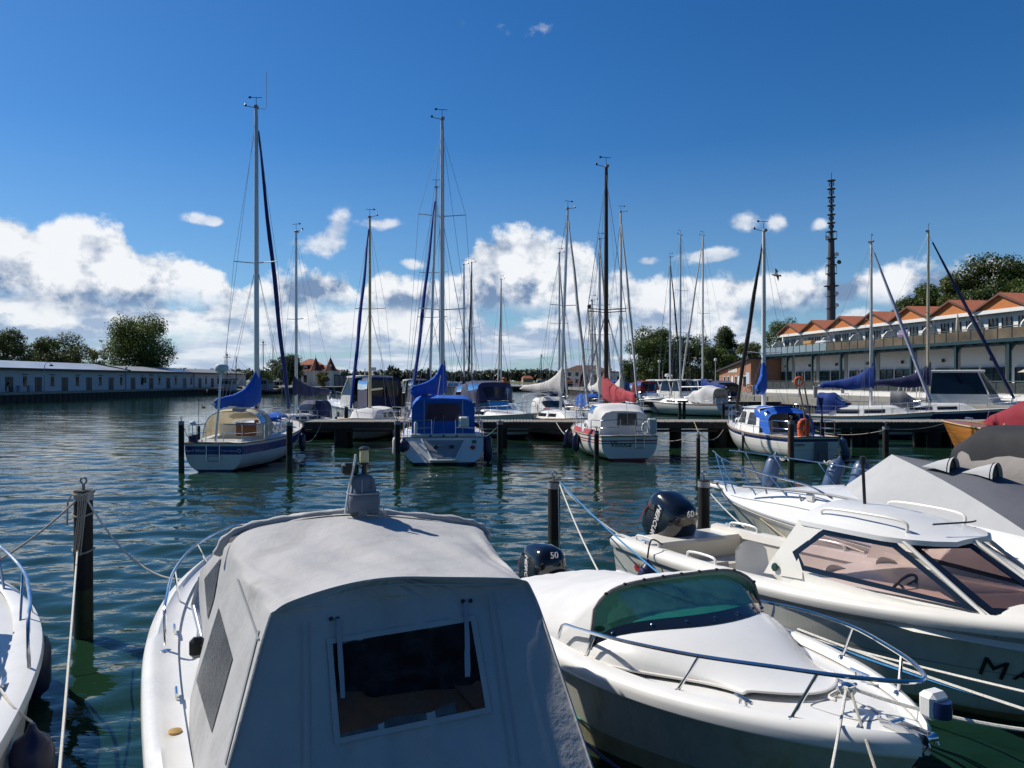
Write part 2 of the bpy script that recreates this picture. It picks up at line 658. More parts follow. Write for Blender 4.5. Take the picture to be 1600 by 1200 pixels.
PALECANVAS = mat('pale_grey_canvas', (0.42, 0.43, 0.44), 0.85, var=0.06, scale=3, bump=0.006, bscale=6)
CHARCANVAS = mat('charcoal_canvas', (0.022, 0.023, 0.027), 0.85, var=0.15, scale=3, bump=0.006, bscale=6)
TAUPECANVAS = mat('taupe_canvas', (0.24, 0.22, 0.21), 0.85, var=0.12, scale=3, bump=0.02, bscale=4)
BLUEGREYCANVAS = mat('blue_grey_canvas_hood', (0.135, 0.165, 0.21), 0.8, var=0.08, scale=5, bump=0.003, bscale=20)
MAHOGANY = mat('varnished_mahogany', (0.42, 0.15, 0.035), 0.22, var=0.35, scale=3, coat=0.6, stretch=(1, 1, 14))
TEAK = mat('weathered_teak', (0.36, 0.25, 0.15), 0.7, var=0.25, scale=6, stretch=(12, 1, 1))
WOODBROWN = mat('brown_varnished_wood', (0.30, 0.11, 0.035), 0.35, var=0.25, scale=5, stretch=(10, 1, 1))
DARKGLASS = mat('dark_window', (0.012, 0.015, 0.02), 0.06, var=0.2, spec=0.7)
VINYL = glass('clear_vinyl', (0.80, 0.82, 0.84), 0.05, 1.0, 0.05, (0.6, 0.6, 0.6))
SMOKEVINYL = glass('smoky_vinyl', (0.34, 0.36, 0.40), 0.06, 1.1, 0.05, (0.35, 0.36, 0.38))
GREENGLASS = glass('green_tinted_acrylic', (0.12, 0.42, 0.34), 0.05, 0.22, 0.10, (0.10, 0.32, 0.26))
PINKGLASS = glass('rose_tinted_glass', (0.72, 0.57, 0.56), 0.02, 0.8, 0.0)
BLUEGLASS = glass('blue_tinted_vinyl', (0.10, 0.16, 0.40), 0.05, 0.8, 0.03, (0.1, 0.12, 0.3))
ROPEWHITE = mat('white_rope', (0.66, 0.64, 0.58), 0.9, var=0.25, scale=60)
ROPEBLUE = mat('blue_rope', (0.05, 0.26, 0.55), 0.9, var=0.3, scale=60)
ROPEGREY = mat('old_grey_rope', (0.34, 0.32, 0.28), 0.9, var=0.3, scale=60)
ROPETAN = mat('tan_rope', (0.48, 0.38, 0.22), 0.9, var=0.3, scale=60)
FENDERNAVY = mat('navy_fender_vinyl', (0.012, 0.018, 0.07), 0.35, var=0.15, coat=0.1)
FENDERBLUE = mat('grey_blue_fender_vinyl', (0.07, 0.12, 0.22), 0.35, var=0.15)
PILEDARK = mat('tarred_timber', (0.014, 0.012, 0.011), 0.8, var=0.4, scale=7, bump=0.008, bscale=20, stretch=(1, 1, 0.12), stain=(0.05, 0.045, 0.035), stain_amt=0.4)
PILEGREEN = mat('slimy_timber', (0.018, 0.030, 0.012), 0.5, var=0.5, scale=10, bump=0.006, bscale=25)
PILEBROWN = mat('rusty_steel_pile', (0.09, 0.045, 0.028), 0.7, var=0.4, scale=8, bump=0.003)
PLANK = mat('weathered_plank', (0.27, 0.25, 0.22), 0.85, var=0.25, scale=5, bump=0.004, bscale=25, stretch=(1, 8, 1))
BEAM = mat('dark_wet_beam', (0.055, 0.045, 0.036), 0.8, var=0.35, scale=4, bump=0.006)
LIFERED = mat('orange_life_ring', (0.75, 0.12, 0.03), 0.55, var=0.1)
LETTERDARK = mat('dark_lettering', (0.012, 0.012, 0.016), 0.4)
LETTERWHITE = mat('white_lettering', (0.80, 0.80, 0.80), 0.4)
LETTERBLUE = mat('blue_lettering', (0.02, 0.06, 0.25), 0.4)
LETTERRED = mat('red_lettering', (0.55, 0.02, 0.03), 0.4)
SKIN = mat('skin', (0.55, 0.33, 0.24), 0.6, var=0.08)

# ------------------------------------------------------------------ water: one displaced sheet out to the horizon
def make_water():
    rng = np.random.default_rng(7)
    rad = [1.2]
    while rad[-1] < 9000:
        r = rad[-1]
        q = 0.0062 if r < 70 else min(0.12, 0.0062 * (r / 70) ** 1.3)
        rad.append(r * (1 + q))
    rad = np.array(rad)
    fine = np.linspace(-44, 44, 620)
    ang = np.concatenate([np.linspace(-110, -46, 30), fine, np.linspace(46, 110, 30)]) * math.pi / 180
    Rg, Ag = np.meshgrid(rad, ang, indexing='ij')
    X = Rg * np.sin(Ag)
    Y = Rg * np.cos(Ag)
    Z = np.zeros_like(X)
    cell = np.maximum(Rg * 0.0062, Rg * 0.0025)
    waves = []
    for lam, amp, k in ((3.4, 0.006, 5), (2.2, 0.0075, 7), (1.4, 0.0090, 10), (0.90, 0.0072, 11), (0.58, 0.0048, 12), (0.36, 0.0024, 12)):
        for _ in range(k):
            l = lam * rng.uniform(0.75, 1.3)
            th = math.radians(100 + rng.normal(0, 36))        # ripples run towards the quay
            waves.append((2 * math.pi / l * math.cos(th), 2 * math.pi / l * math.sin(th), rng.uniform(0, 6.28), amp * rng.uniform(.6, 1.3) / math.sqrt(k) * 1.9, l))
    # slow patches of calmer and livelier water
    calm = 0.78 + 0.30 * np.sin(X * .11 + 1.3 * np.sin(Y * .07)) * np.sin(Y * .13 + 1.1 * np.sin(X * .09 + 2))
    for kx, ky, ph, a, l in waves:
        fade = np.clip((l / cell - 2.5) / 3.0, 0, 1)
        Z += a * fade * np.sin(kx * X + ky * Y + ph + 0.5 * np.sin(kx * .23 * Y - ky * .21 * X + ph * 2))
    near = np.clip((Rg - 1.5) / 6.0, 0.35, 1)
    Z *= calm * near * np.where(Rg < 9, 0.8, 1.0)
    nr, na = X.shape
    co = np.stack([X, Y, Z], -1).reshape(-1, 3).astype(np.float32)
    i = np.arange(nr - 1)[:, None] * na + np.arange(na - 1)[None, :]
    quads = np.stack([i, i + na, i + na + 1, i + 1], -1).reshape(-1, 4)[:, ::-1].astype(np.int32)
    me = bpy.data.meshes.new('water')
    me.vertices.add(len(co))
    me.vertices.foreach_set('co', co.ravel())
    me.loops.add(quads.size)
    me.loops.foreach_set('vertex_index', quads.ravel())
    me.polygons.add(len(quads))
    me.polygons.foreach_set('loop_start', np.arange(0, quads.size, 4, dtype=np.int32))
    me.polygons.foreach_set('use_smooth', np.ones(len(quads), dtype=bool))
    me.update(calc_edges=True)
    if me.polygons[0].normal.z < 0:
        me.flip_normals()
    m = bpy.data.materials.new('harbour_water')
    m.use_nodes = True
    N = Nodes(m.node_tree)
    b = N.n['Principled BSDF']
    tc = N.new('ShaderNodeTexCoord')
    o = tc.outputs['Object']
    murk = N.noise(o, 0.25, 4, 0.5)
    N.l.new(N.mix(N.lin(murk, 0.35, 0.65), (0.006, 0.026, 0.018, 1), (0.012, 0.036, 0.016, 1)), b.inputs['Base Color'])
    b.inputs['Roughness'].default_value = 0.035
    b.inputs['IOR'].default_value = 1.333
    b.inputs['Specular IOR Level'].default_value = 0.5
    mp = N.new('ShaderNodeMapping')
    mp.inputs['Scale'].default_value = (0.55, 1.0, 1.0)
    mp.inputs['Rotation'].default_value = (0, 0, R(12))
    N.l.new(o, mp.inputs[0])
    h = N.m('ADD', N.m('MULTIPLY', N.noise(mp.outputs[0], 3.2, 3, 0.55, 0.4), 0.014), N.m('MULTIPLY', N.noise(mp.outputs[0], 9.0, 2, 0.5), 0.0018))
    mg = N.new('ShaderNodeMapping')
    mg.inputs['Scale'].default_value = (0.05, 0.22, 1.0)
    N.l.new(o, mg.inputs[0])
    far = N.noise(mg.outputs[0], 1.0, 5, 0.6, 0.5)
    h = N.m('MULTIPLY', h, N.lin(far, 0.35, 0.65, 0.5, 2.0))
    bp = N.new('ShaderNodeBump')
    bp.inputs['Strength'].default_value = 1.0
    bp.inputs['Distance'].default_value = 1.0
    N.l.new(h, bp.inputs['Height'])
    N.l.new(bp.outputs[0], b.inputs['Normal'])
    me.materials.append(m)
    w = bpy.data.objects.new('water', me)
    COL.objects.link(w)
    tag(w, 'dark green rippled harbour water', None, None, 'structure')
    return w


make_water()

# ------------------------------------------------------------------ land and quays
CONC = mat('quay_concrete', (0.26, 0.25, 0.22), 0.85, var=0.2, scale=1.2, bump=0.01, bscale=8, stain=(0.16, 0.15, 0.12), stain_amt=0.5)
SHEET = mat('dark_sheet_piling', (0.035, 0.030, 0.028), 0.8, var=0.5, scale=1.5, stain=(0.02, 0.025, 0.015), stain_amt=0.7)
EARTH = mat('grassy_ground', (0.09, 0.10, 0.045), 0.9, var=0.4, scale=0.3)
MEADOW = mat('reed_meadow', (0.11, 0.125, 0.04), 0.9, var=0.3, scale=0.05, stretch=(1, 6, 1))


def quay(name, edge, inland, z, parent=None, lip=0.35):
    """paved quay: edge is the waterside line, inland closes the outline"""
    mb = MB()
    out = [Vector((x, y, 0)) for x, y in edge + inland]
    mb.poly([p + Vector((0, 0, z)) for p in out], 0)
    for i in range(len(edge) - 1):
        a, b = Vector((*edge[i], 0)), Vector((*edge[i + 1], 0))
        d = (b - a).normalized()
        n = Vector((d.y, -d.x, 0))
        if n.dot(Vector((0, 0, 0)) - (a + b) / 2) < 0:
            n = -n
        # capping beam with a real step, wall behind it
        mb.loft([[p + n * 0.0 + Vector((0, 0, z)) for p in (a, b)], [p + n * .12 + Vector((0, 0, z - .02)) for p in (a, b)],
                 [p + n * .12 + Vector((0, 0, z - lip)) for p in (a, b)], [p - n * .05 + Vector((0, 0, z - lip)) for p in (a, b)]], 0)
        k = max(2, int((b - a).length / .35))
        top, bot = [], []
        for j in range(k + 1):
            q = a.lerp(b, j / k) - n * (.05 + (.16 if (j // 2) % 2 else 0))
            top.append(q + Vector((0, 0, z - lip)))
            bot.append(q + Vector((0, 0, -1.5)))
        mb.loft([top, bot], 1)
    o = mb.build(name, [CONC, SHEET], None, smooth=False)
    return tag(o, None, None, None, 'structure')


tag(quay('quay_beside_warehouse', [(-70.5, 40), (-70.5, 178), (-57, 194), (-46, 226), (-48, 262)], [(-300, 300), (-300, 40)], 1.5), 'dark quay wall in front of the long white warehouse')
RQ = [(14, 190), (20, 116), (24.8, 83), (28.2, 60), (33.4, 25), (36, 4)]
tag(quay('quay_beside_terrace', RQ, [(160, 4), (160, 190)], 1.6, lip=.65), 'pale concrete quay in front of the terrace building')
tag(quay('quay_at_harbour_head', [(-4, 262), (-4, 232), (14, 228), (60, 226), (90, 180)], [(200, 180), (200, 300), (0, 300)], 1.5), 'dark far quay at the head of the harbour')

mb = MB()
rows = []
for k, y in enumerate((900, 960, 1100, 1500)):
    rows.append([(x, y + 40 * math.sin(x * .004), -.3 + .9 * min(k, 1) + .4 * k) for x in range(-1400, 1500, 100)])
mb.loft(rows, 0)
tag(mb.build('far_meadow', MEADOW), 'flat green reed meadow along the far shore', None, None, 'structure')

# ------------------------------------------------------------------ trees
def leafmat(name, base, warm, trans=0.35):
    m = bpy.data.materials.new(name)
    m.use_nodes = True
    N = Nodes(m.node_tree)
    b = N.n['Principled BSDF']
    geo = N.new('ShaderNodeNewGeometry')
    tc = N.new('ShaderNodeTexCoord')
    n = N.noise(tc.outputs['Object'], 0.5, 4, 0.6)
    f = N.m('MULTIPLY_ADD', geo.outputs['Random Per Island'], 0.55, N.m('MULTIPLY', n, 0.55), clamp=True)
    col = N.mix(f, (*base, 1), (*warm, 1))
    N.l.new(col, b.inputs['Base Color'])
    b.inputs['Roughness'].default_value = 0.55
    tl = N.new('ShaderNodeBsdfTranslucent')
    N.l.new(N.mix(0.5, col, (0.12, 0.16, 0.02, 1)), tl.inputs[0])
    ms = N.new('ShaderNodeMixShader')
    ms.inputs[0].default_value = trans
    N.l.new(b.outputs[0], ms.inputs[1])
    N.l.new(tl.outputs[0], ms.inputs[2])
    N.l.new(ms.outputs[0], N.n['Material Output'].inputs[0])
    return m


LEAF_DARK = leafmat('dark_foliage', (0.018, 0.040, 0.010), (0.060, 0.100, 0.022), 0.28)
LEAF_MID = leafmat('mid_foliage', (0.028, 0.065, 0.012), (0.10, 0.155, 0.028), 0.34)
LEAF_PALE = leafmat('pale_foliage', (0.045, 0.075, 0.016), (0.15, 0.17, 0.035), 0.35)
LEAF_OLD = leafmat('yellowing_foliage', (0.07, 0.08, 0.015), (0.19, 0.17, 0.03), 0.3)
LEAF_FAR = leafmat('far_wood_foliage', (0.020, 0.036, 0.022), (0.040, 0.062, 0.036), 0.15)
BARK = mat('bark', (0.09, 0.07, 0.05), 0.9, var=0.3, scale=4, bump=0.02, bscale=6, stretch=(1, 1, .3))


def crown(seed, h, rad, lobes, leaf, n, base=0.22, droop=0.0, taper=0.0, mat_=None):
    """leaf clumps scattered through many uneven lobes; returns mesh and the lobe centres"""
    rng = np.random.default_rng(seed)
    cs = []
    for i in range(lobes):
        u = rng.uniform(0, 1)
        z = lerp(base, 0.90, u ** 0.85)
        prof = math.sin(math.pi * min(1, max(0.06, (z - base * .6) / (1.02 - base * .6)))) ** 0.6
        prof *= (1 - taper * u)
        a = rng.uniform(0, 2 * math.pi)
        rr = rad * prof * math.sqrt(rng.uniform(0.05, 1)) * 0.84
        sz = rad * rng.uniform(0.16, 0.40) * (1 - 0.35 * taper * u)
        cs.append((rr * math.cos(a), rr * math.sin(a), z * h, sz, sz * rng.uniform(.6, .95)))
    w = np.array([c[3] ** 2 for c in cs])
    cnt = np.maximum(6, (n * w / w.sum()).astype(int))
    V, Fc = [], []
    for (x, y, z, s, sz), k in zip(cs, cnt):
        d = rng.normal(size=(k, 3))
        d /= np.linalg.norm(d, axis=1)[:, None]
        r = rng.uniform(0.55, 1.12, size=(k, 1))
        p = np.array([x, y, z]) + d * r * np.array([s, s, sz])
        p[:, 2] -= droop * (rng.uniform(0, 1, k) ** 2) * s
        nn = d * 0.8 + rng.normal(size=(k, 3)) * 0.7 + np.array([0, 0, .35])
        nn /= np.linalg.norm(nn, axis=1)[:, None]
        t = np.cross(nn, rng.normal(size=(k, 3)))
        t /= np.linalg.norm(t, axis=1)[:, None] + 1e-9
        q = np.cross(nn, t)
        L = leaf * rng.uniform(0.6, 1.35, size=(k, 1))
        A = p + t * L
        B = p + q * L * .55
        Cc = p - t * L * .9 - nn * L * .25
        D = p - q * L * .55
        o = len(V) * 0 + sum(len(v) for v in V)
        V.append(np.stack([A, B, Cc, D], 1).reshape(-1, 3))
        i = o + np.arange(k)[:, None] * 4 + np.arange(4)[None, :]
        Fc.append(i)
    V = np.concatenate(V)
    Fc = np.concatenate(Fc)
    me = bpy.data.meshes.new('crown')
    me.from_pydata(V.tolist(), [], Fc.tolist())
    me.materials.append(mat_)
    return me, cs


def tree(label, loc, h, rad, mat_, seed, lobes=34, leaf=0.42, n=5200, base=0.22, droop=0.0, taper=0.0, group=None, name='tree', cat='tree', trunk_r=None):
    t = thing(name, label, cat, loc, 0, group)
    me, cs = crown(seed, h, rad, int(lobes * 1.25), leaf * .52, int(n * 2.8), base, droop, taper, mat_)
    c = bpy.data.objects.new('crown', me)
    COL.objects.link(c)
    c.parent = t
    rng = random.Random(seed)
    mb = MB()
    r0 = trunk_r or h * 0.028
    top = Vector((rad * .05, 0, h * .72))
    tp = [Vector((0, 0, -.3)), Vector((0, 0, h * .12)), Vector((rad * .03, rad * .02, h * .4)), top]
    mb.tube(smoothpts(tp, 4), [lerp(r0 * 1.25, r0 * .25, i / 12) for i in range(13)], 8)
    for x, y, z, s, sz in cs[:12]:
        st = Vector((rad * .02, 0, h * (0.15 + 0.4 * rng.random())))
        e = Vector((x, y, z))
        if e.z < st.z:
            st.z = e.z * .6
        mid = st.lerp(e, .5) + Vector((0, 0, -.06 * h))
        mb.tube(smoothpts([st, mid, e], 3), [lerp(r0 * .42, r0 * .10, i / 6) for i in range(7)], 5)
    mb.build('trunk', BARK, t)
    return t


def gnd(px, Y, z=1.5):
    return ((px - 800) / FOC * Y, Y, z)


def htop(py, Y, z=1.5):
    return EYE + (YH - py) / FOC * Y - z


tree('dark broad tree at the left end behind the warehouse roof', gnd(4, 150), htop(512, 150), 5.6, LEAF_DARK, 11, leaf=.36, n=6000)
tree('rounded dark tree behind the warehouse, wider than tall', gnd(96, 158), htop(524, 158), 6.3, LEAF_DARK, 12, leaf=.36, n=6500, base=.18)
tree('low shrubby tree left of the rounded dark tree', gnd(58, 165), htop(550, 165), 3.4, LEAF_DARK, 13, leaf=.34, n=2600, base=.15)
tree('small pale loose tree beside the biggest warehouse tree', gnd(150, 155), htop(540, 155), 2.5, LEAF_PALE, 14, leaf=.28, n=1500, lobes=16, base=.2)
tree('biggest spreading tree behind the white warehouse', gnd(221, 178), htop(488, 178), 8.0, LEAF_MID, 15, lobes=54, leaf=.40, n=11500, droop=.9, base=.16)
tree('dense dark tree beside the red roofed turret house', gnd(446, 222), htop(556, 222), 5.2, LEAF_DARK, 16, leaf=.5, n=3400, base=.1)
tree('small yellowing bush before the turret house', gnd(505, 214), htop(578, 214), 2.3, LEAF_OLD, 17, lobes=14, leaf=.3, n=1200, base=.1, name='bush', cat='bush')
tree('distant round tree right of the warehouse roof end', gnd(414, 260), htop(580, 260), 4.5, LEAF_MID, 171, lobes=14, leaf=.5, n=1200, base=.1)
tree('tall full green tree left in the clump behind the berths', gnd(1024, 168, 1.6), htop(513, 168, 1.6), 6.0, LEAF_MID, 18, lobes=44, leaf=.40, n=8500, base=.10)
tree('dark green tree right in the clump behind the berths', gnd(1075, 176, 1.6), htop(520, 176, 1.6), 5.8, LEAF_DARK, 19, lobes=36, leaf=.42, n=6500, base=.08)
tree('low pale bush at the left foot of the tree clump', gnd(987, 165, 1.6), htop(559, 165, 1.6), 2.5, LEAF_MID, 20, lobes=16, leaf=.3, n=1900, base=.08)
tree('pointed dark tree rising behind the brick harbour office', gnd(1136, 185, 1.6), htop(508, 185, 1.6), 5.2, LEAF_DARK, 21, lobes=40, leaf=.40, n=6000, base=.12, taper=.55)
tree('bushy green tree below the pointed dark tree', gnd(1118, 165, 1.6), htop(541, 165, 1.6), 4.6, LEAF_MID, 22, lobes=28, leaf=.36, n=4300, base=.06)
tree('light green tree behind the brick office roof', gnd(1172, 158, 1.6), htop(533, 158, 1.6), 3.8, LEAF_PALE, 23, lobes=24, leaf=.34, n=3600, base=.06)
tree('drooping birch left of the terrace building', gnd(1222, 136, 1.6), htop(490, 136, 1.6), 3.6, LEAF_MID, 24, lobes=34, leaf=.26, n=6500, base=.2, droop=1.7)
for px, py, Y, r_, lm, lab in ((1428, 448, 118, 3.9, LEAF_DARK, 'lowest dark tree above the terrace roofs'), (1462, 432, 116, 4.6, LEAF_MID, 'thin topped tree above the third gable'),
                               (1502, 412, 112, 4.6, LEAF_PALE, 'airy pale green tree above the terrace roofs'), (1552, 393, 110, 6.2, LEAF_DARK, 'tallest dense tree over the terrace roofs'),
                               (1598, 398, 108, 5.0, LEAF_MID, 'tree cut off by the picture edge above the last gable'), (1520, 438, 104, 4.8, LEAF_DARK, 'dark tree low behind the fourth gable ridge'),
                               (1580, 430, 102, 5.0, LEAF_MID, 'green tree low behind the last gable ridge')):
    tree(lab, gnd(px, Y, 1.6), htop(py, Y, 1.6), r_, lm, int(px), lobes=40, leaf=.36, n=6500, base=.25)

# far wood on the other shore: one mass
def far_wood():
    rng = np.random.default_rng(3)
    V, Fc = [], []
    o = 0
    for row, (y0, hh) in enumerate(((1000, 14.0), (1060, 17.5))):
        xs = np.arange(-820, 900, 4.0)
        for x in xs:
            px = 800 + x / y0 * FOC
            prof = 1.0 + 0.06 * math.sin(x * .011) + .05 * math.sin(x * .037 + 1)
            if abs(px - 614) < 9:
                prof += .30
            if px > 960:
                prof *= .9
            H = hh * prof * rng.uniform(.84, 1.06)
            k = 80
            d = rng.normal(size=(k, 3))
            d /= np.linalg.norm(d, axis=1)[:, None]
            p = np.array([x + rng.uniform(-2, 2), y0 + rng.uniform(-12, 12), 1 + H * .55]) + d * np.array([5.6, 5.6, H * .5]) * rng.uniform(.5, 1, size=(k, 1))
            nn = d + rng.normal(size=(k, 3)) * .5
            nn /= np.linalg.norm(nn, axis=1)[:, None]
            t = np.cross(nn, rng.normal(size=(k, 3)))
            t /= np.linalg.norm(t, axis=1)[:, None] + 1e-9
            q = np.cross(nn, t)
            L = 1.7
            V.append(np.stack([p + t * L, p + q * L, p - t * L, p - q * L], 1).reshape(-1, 3))
            Fc.append(o + np.arange(k)[:, None] * 4 + np.arange(4)[None, :])
            o += 4 * k
    me = bpy.data.meshes.new('far_wood')
    me.from_pydata(np.concatenate(V).tolist(), [], np.concatenate(Fc).tolist())
    me.materials.append(LEAF_FAR)
    w = bpy.data.objects.new('far_wood', me)
    COL.objects.link(w)
    tag(w, 'dark wooded shore across the open water', 'wood', None, 'stuff')


far_wood()

# ------------------------------------------------------------------ long white warehouse on the far left quay
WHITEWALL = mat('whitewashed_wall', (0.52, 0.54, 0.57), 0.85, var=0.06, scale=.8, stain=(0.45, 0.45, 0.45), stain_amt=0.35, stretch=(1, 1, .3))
WHITEWALL2 = mat('white_rendered_wall', (0.76, 0.75, 0.73), 0.85, var=0.04, scale=.8, stain=(0.55, 0.53, 0.5), stain_amt=0.25)
METALROOF = mat('pale_metal_roof', (0.50, 0.53, 0.56), 0.35, metal=0.3, var=0.08, scale=.6)
GREYROOF = mat('grey_felt_roof', (0.17, 0.18, 0.20), 0.7, var=0.15)
DARKTRIM = mat('dark_trim', (0.02, 0.022, 0.03), 0.6)
DOORDARK = mat('dark_blue_door', (0.012, 0.014, 0.025), 0.5, var=0.2)
PIPEBLUE = mat('blue_drainpipe', (0.03, 0.06, 0.14), 0.5)


def warehouse(label, y0, y1, bays, ridge, roofmat, verge=True):
    t = thing('warehouse', label, 'warehouse', (-74, y0, 1.5), 0, 'long white warehouses on the left quay')
    L = y1 - y0
    mb = MB()
    mb.box((-6, L / 2, 1.72), (12, L, 3.44))
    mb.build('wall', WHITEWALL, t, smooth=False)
    r = MB()
    e, rz = 3.42, ridge
    r.slab([(.75, -.1, e), (.75, L + .1, e), (-6, L + .1, rz), (-6, -.1, rz)], (0, 0, .12))
    r.slab([(-6.0, -.1, rz), (-6.0, L + .1, rz), (-12.7, L + .1, e), (-12.7, -.1, e)], (0, 0, .12))
    ro = r.build('roof', roofmat, t, smooth=False)
    v = MB()
    v.box((.80, L / 2, e + .02), (.12, L + .2, .30))
    if verge:
        for yy in (L + .16,):
            v.slab([(.8, yy, e - .05), (-6, yy, rz - .05), (-6, yy, rz + .36), (.8, yy, e + .30)], (0, .1, 0))
            v.slab([(-12.7, yy, e - .05), (-6.003, yy, rz - .05), (-6.003, yy, rz + .36), (-12.7, yy, e + .30)], (0, .1, 0))
    v.build('eaves_board', DARKTRIM, t, smooth=False)
    for y in bays:
        q = y - y0
        d = MB()
        d.box((.0, q, 1.12), (.09, 1.75, 2.24))
        d.box((.055, q - .05, 1.12), (.03, .06, 2.1), 0)
        d.build('door', DOORDARK, t, smooth=False)
        q += 3.65
        if q < L - .5:
            w = MB()
            w.box((.0, q, 1.62), (.08, .86, 1.42))
            wo = w.build('window', DARKGLASS, t, smooth=False)
            f = MB()
            f.box((.045, q, 2.62), (.16, 1.2, .12))
            f.box((.05, q, .86), (.14, .98, .08))
            f.build('lintel', DARKTRIM, wo, smooth=False)
    p = MB()
    p.tube([(.12, L - .3, e), (.12, L - .3, 0)], .07, 6)
    p.build('drainpipe', PIPEBLUE, t)
    return t


warehouse('near section of the white warehouse with a raised verge', 88, 147.5, [91.3, 98.6, 105.9, 113.2, 120.2, 127.3, 134.6, 142.0], 4.75, METALROOF)
wb = warehouse('middle section of the white warehouse with a noticeboard', 147.7, 179, [150.2, 157.8, 165.6, 173.8], 4.55, METALROOF, False)
mb = MB()
mb.box((.05, 154.9 - 147.7, 1.75), (.07, 1.3, 1.1))
mb.build('noticeboard', DARKTRIM, wb, smooth=False)
mb = MB()
mb.box((.05, 157.8 - 147.7, 2.75), (.07, 1.7, .42))
mb.build('door_sign', mat('grey_blue_sign', (.12, .16, .24), .5), wb, smooth=False)
warehouse('far grey roofed section of the white warehouse', 179.2, 214, [182.4, 190, 198], 4.5, GREYROOF, False)

LAMPGREY = mat('lamp_post_paint', (0.50, 0.54, 0.58), 0.5)


def lamp_post(label, loc, h, arm=True, group='lamp posts along the left quay', globe=False):
    t = thing('lamp_post', label, 'lamp post', loc, 0, group)
    mb = MB()
    mb.tube([(0, 0, 0), (0, 0, h * .5), (0, 0, h)], [.10, .07, .05], 8)
    mb.tube([(0, 0, 0), (0, 0, .6)], .12, 8)
    mb.build('pole', LAMPGREY, t)
    a = MB()
    if arm:
        pts = smoothpts([(0, 0, h - .1), (.25, 0, h + .45), (.75, .0, h + .5), (1.05, 0, h + .15)], 5)
        a.tube(pts, .04, 6)
        a.build('arm', LAMPGREY, t)
        l = MB()
        l.lathe([(.05, .12), (.20, .05), (.30, -.14), (.26, -.17), (0, -.15)], (1.05, 0, h + .08), 12)
        l.build('lamp_shade', BLACK, t)
    else:
        a.lathe([(.03, 0), (.20, .05), (.24, .25), (.18, .42), (0, .48)], (0, 0, h - .05), 12)
        a.build('lamp_head', WHITEPL, t)
    return t


lamp_post('swan necked lamp post on the left warehouse quay', (-72.3, 119.0, 1.5), 4.0)
lamp_post('lamp post with pale head before the warehouse joint', (-72.3, 144.2, 1.5), 3.9, False)
lamp_post('lamp post with white head nearest the moored trawlers', (-72.3, 169.5, 1.5), 4.1, False)
for px, Y, h, lab in ((474, 226, 6.2, 'white lamp post left of the turret house'), (517, 226, 5.9, 'white lamp post right of the turret house'), (554, 228, 5.6, 'lone lamp post at the quay corner past the turret house')):
    lamp_post(lab, gnd(px, Y), h, False)

# person, bollards and a dark scooter at the far left of the quay
mb = MB()
for k, (yy, hh) in enumerate(((117.6, .95), (120.9, .9))):
    b = thing('utility_box', ('pale utility box left of the swan necked lamp', 'pale utility box nearest the swan necked lamp')[k], 'utility box', (-72.6, 113.5 + k * 2.4, 1.5), 0, 'utility boxes on the left quay')
    q = MB()
    q.box((0, 0, hh / 2), (.5, .9, hh), 0, .03)
    q.build('cabinet', mat('pale_cabinet', (.35, .38, .42), .6), b)
    q = MB()
    q.box((0, 0, hh + .02), (.58, .98, .05), 0)
    q.build('lid', LAMPGREY, b, smooth=False)

def person(loc, rz, label):
    t = thing('person', label, 'person', loc, rz)
    b = MB()
    # body in one skin: two legs stepping, torso bent slightly, arms forward
    b.tube(smoothpts([(-.10, .10, .04), (-.10, .05, .48), (-.09, 0, .90)], 4), [.055, .06, .065, .07, .07, .075, .085, .095, .10], 8)
    b.tube(smoothpts([(.10, -.14, .04), (.10, -.02, .48), (.09, 0, .90)], 4), [.055, .06, .065, .07, .07, .075, .085, .095, .10], 8)
    b.loft([[(x * math.cos(a) * 1.0, y0 + y * math.sin(a), z) for a in np.linspace(0, 2 * math.pi, 12, endpoint=False)] for x, y, y0, z in
            ((.17, .12, 0, .82), (.18, .13, .0, .95), (.16, .11, .02, 1.10), (.19, .13, .05, 1.30), (.21, .12, .07, 1.42), (.10, .08, .08, 1.49), (.055, .055, .10, 1.53), (.06, .065, .11, 1.58), (.085, .10, .125, 1.66), (.09, .105, .125, 1.73), (.06, .07, .12, 1.80), (.01, .01, .12, 1.82))], 0, closed=True, cap0=True, cap1=True)
    for s in (-1, 1):
        b.tube(smoothpts([(s * .20, .06, 1.40), (s * .25, .10, 1.14), (s * .20, .30, .98), (s * .19, .36, .95)], 3), [.055, .055, .05, .045, .042, .04, .036, .035, .04, .035][:10], 7)
    b.build('body', SKIN, t, 60)
    c = MB()
    c.loft([[(x * math.cos(a), y0 + y * math.sin(a), z) for a in np.linspace(0, 2 * math.pi, 12, endpoint=False)] for x, y, y0, z in
            ((.20, .15, 0, .86), (.20, .15, 0, .96), (.185, .135, .02, 1.10), (.215, .155, .05, 1.30), (.23, .145, .07, 1.42), (.12, .095, .08, 1.50))], 0, closed=True)
    for s in (-1, 1):
        c.tube(smoothpts([(s * .20, .06, 1.40), (s * .25, .10, 1.14)], 4), .072, 8)
    c.build('dark_jacket', mat('dark_jacket_cloth', (.02, .02, .028), .9), t, 60)
    c = MB()
    for s, q in ((-1, .10), (1, -.14)):
        c.tube(smoothpts([(s * .10, q, .08), (s * .10, q * .4, .48), (s * .09, 0, .92)], 4), [.075, .08, .085, .088, .09, .095, .10, .11, .115], 8)
    c.build('light_trousers', mat('light_trouser_cloth', (.45, .45, .46), .9), t, 60)
    c = MB()
    c.lathe([(.02, 1.83), (.085, 1.80), (.108, 1.73), (.104, 1.68), (.05, 1.67)], (0, .11, 0), 10)
    c.build('hair', mat('brown_hair', (.04, .025, .015), .8), t, 60)
    return t


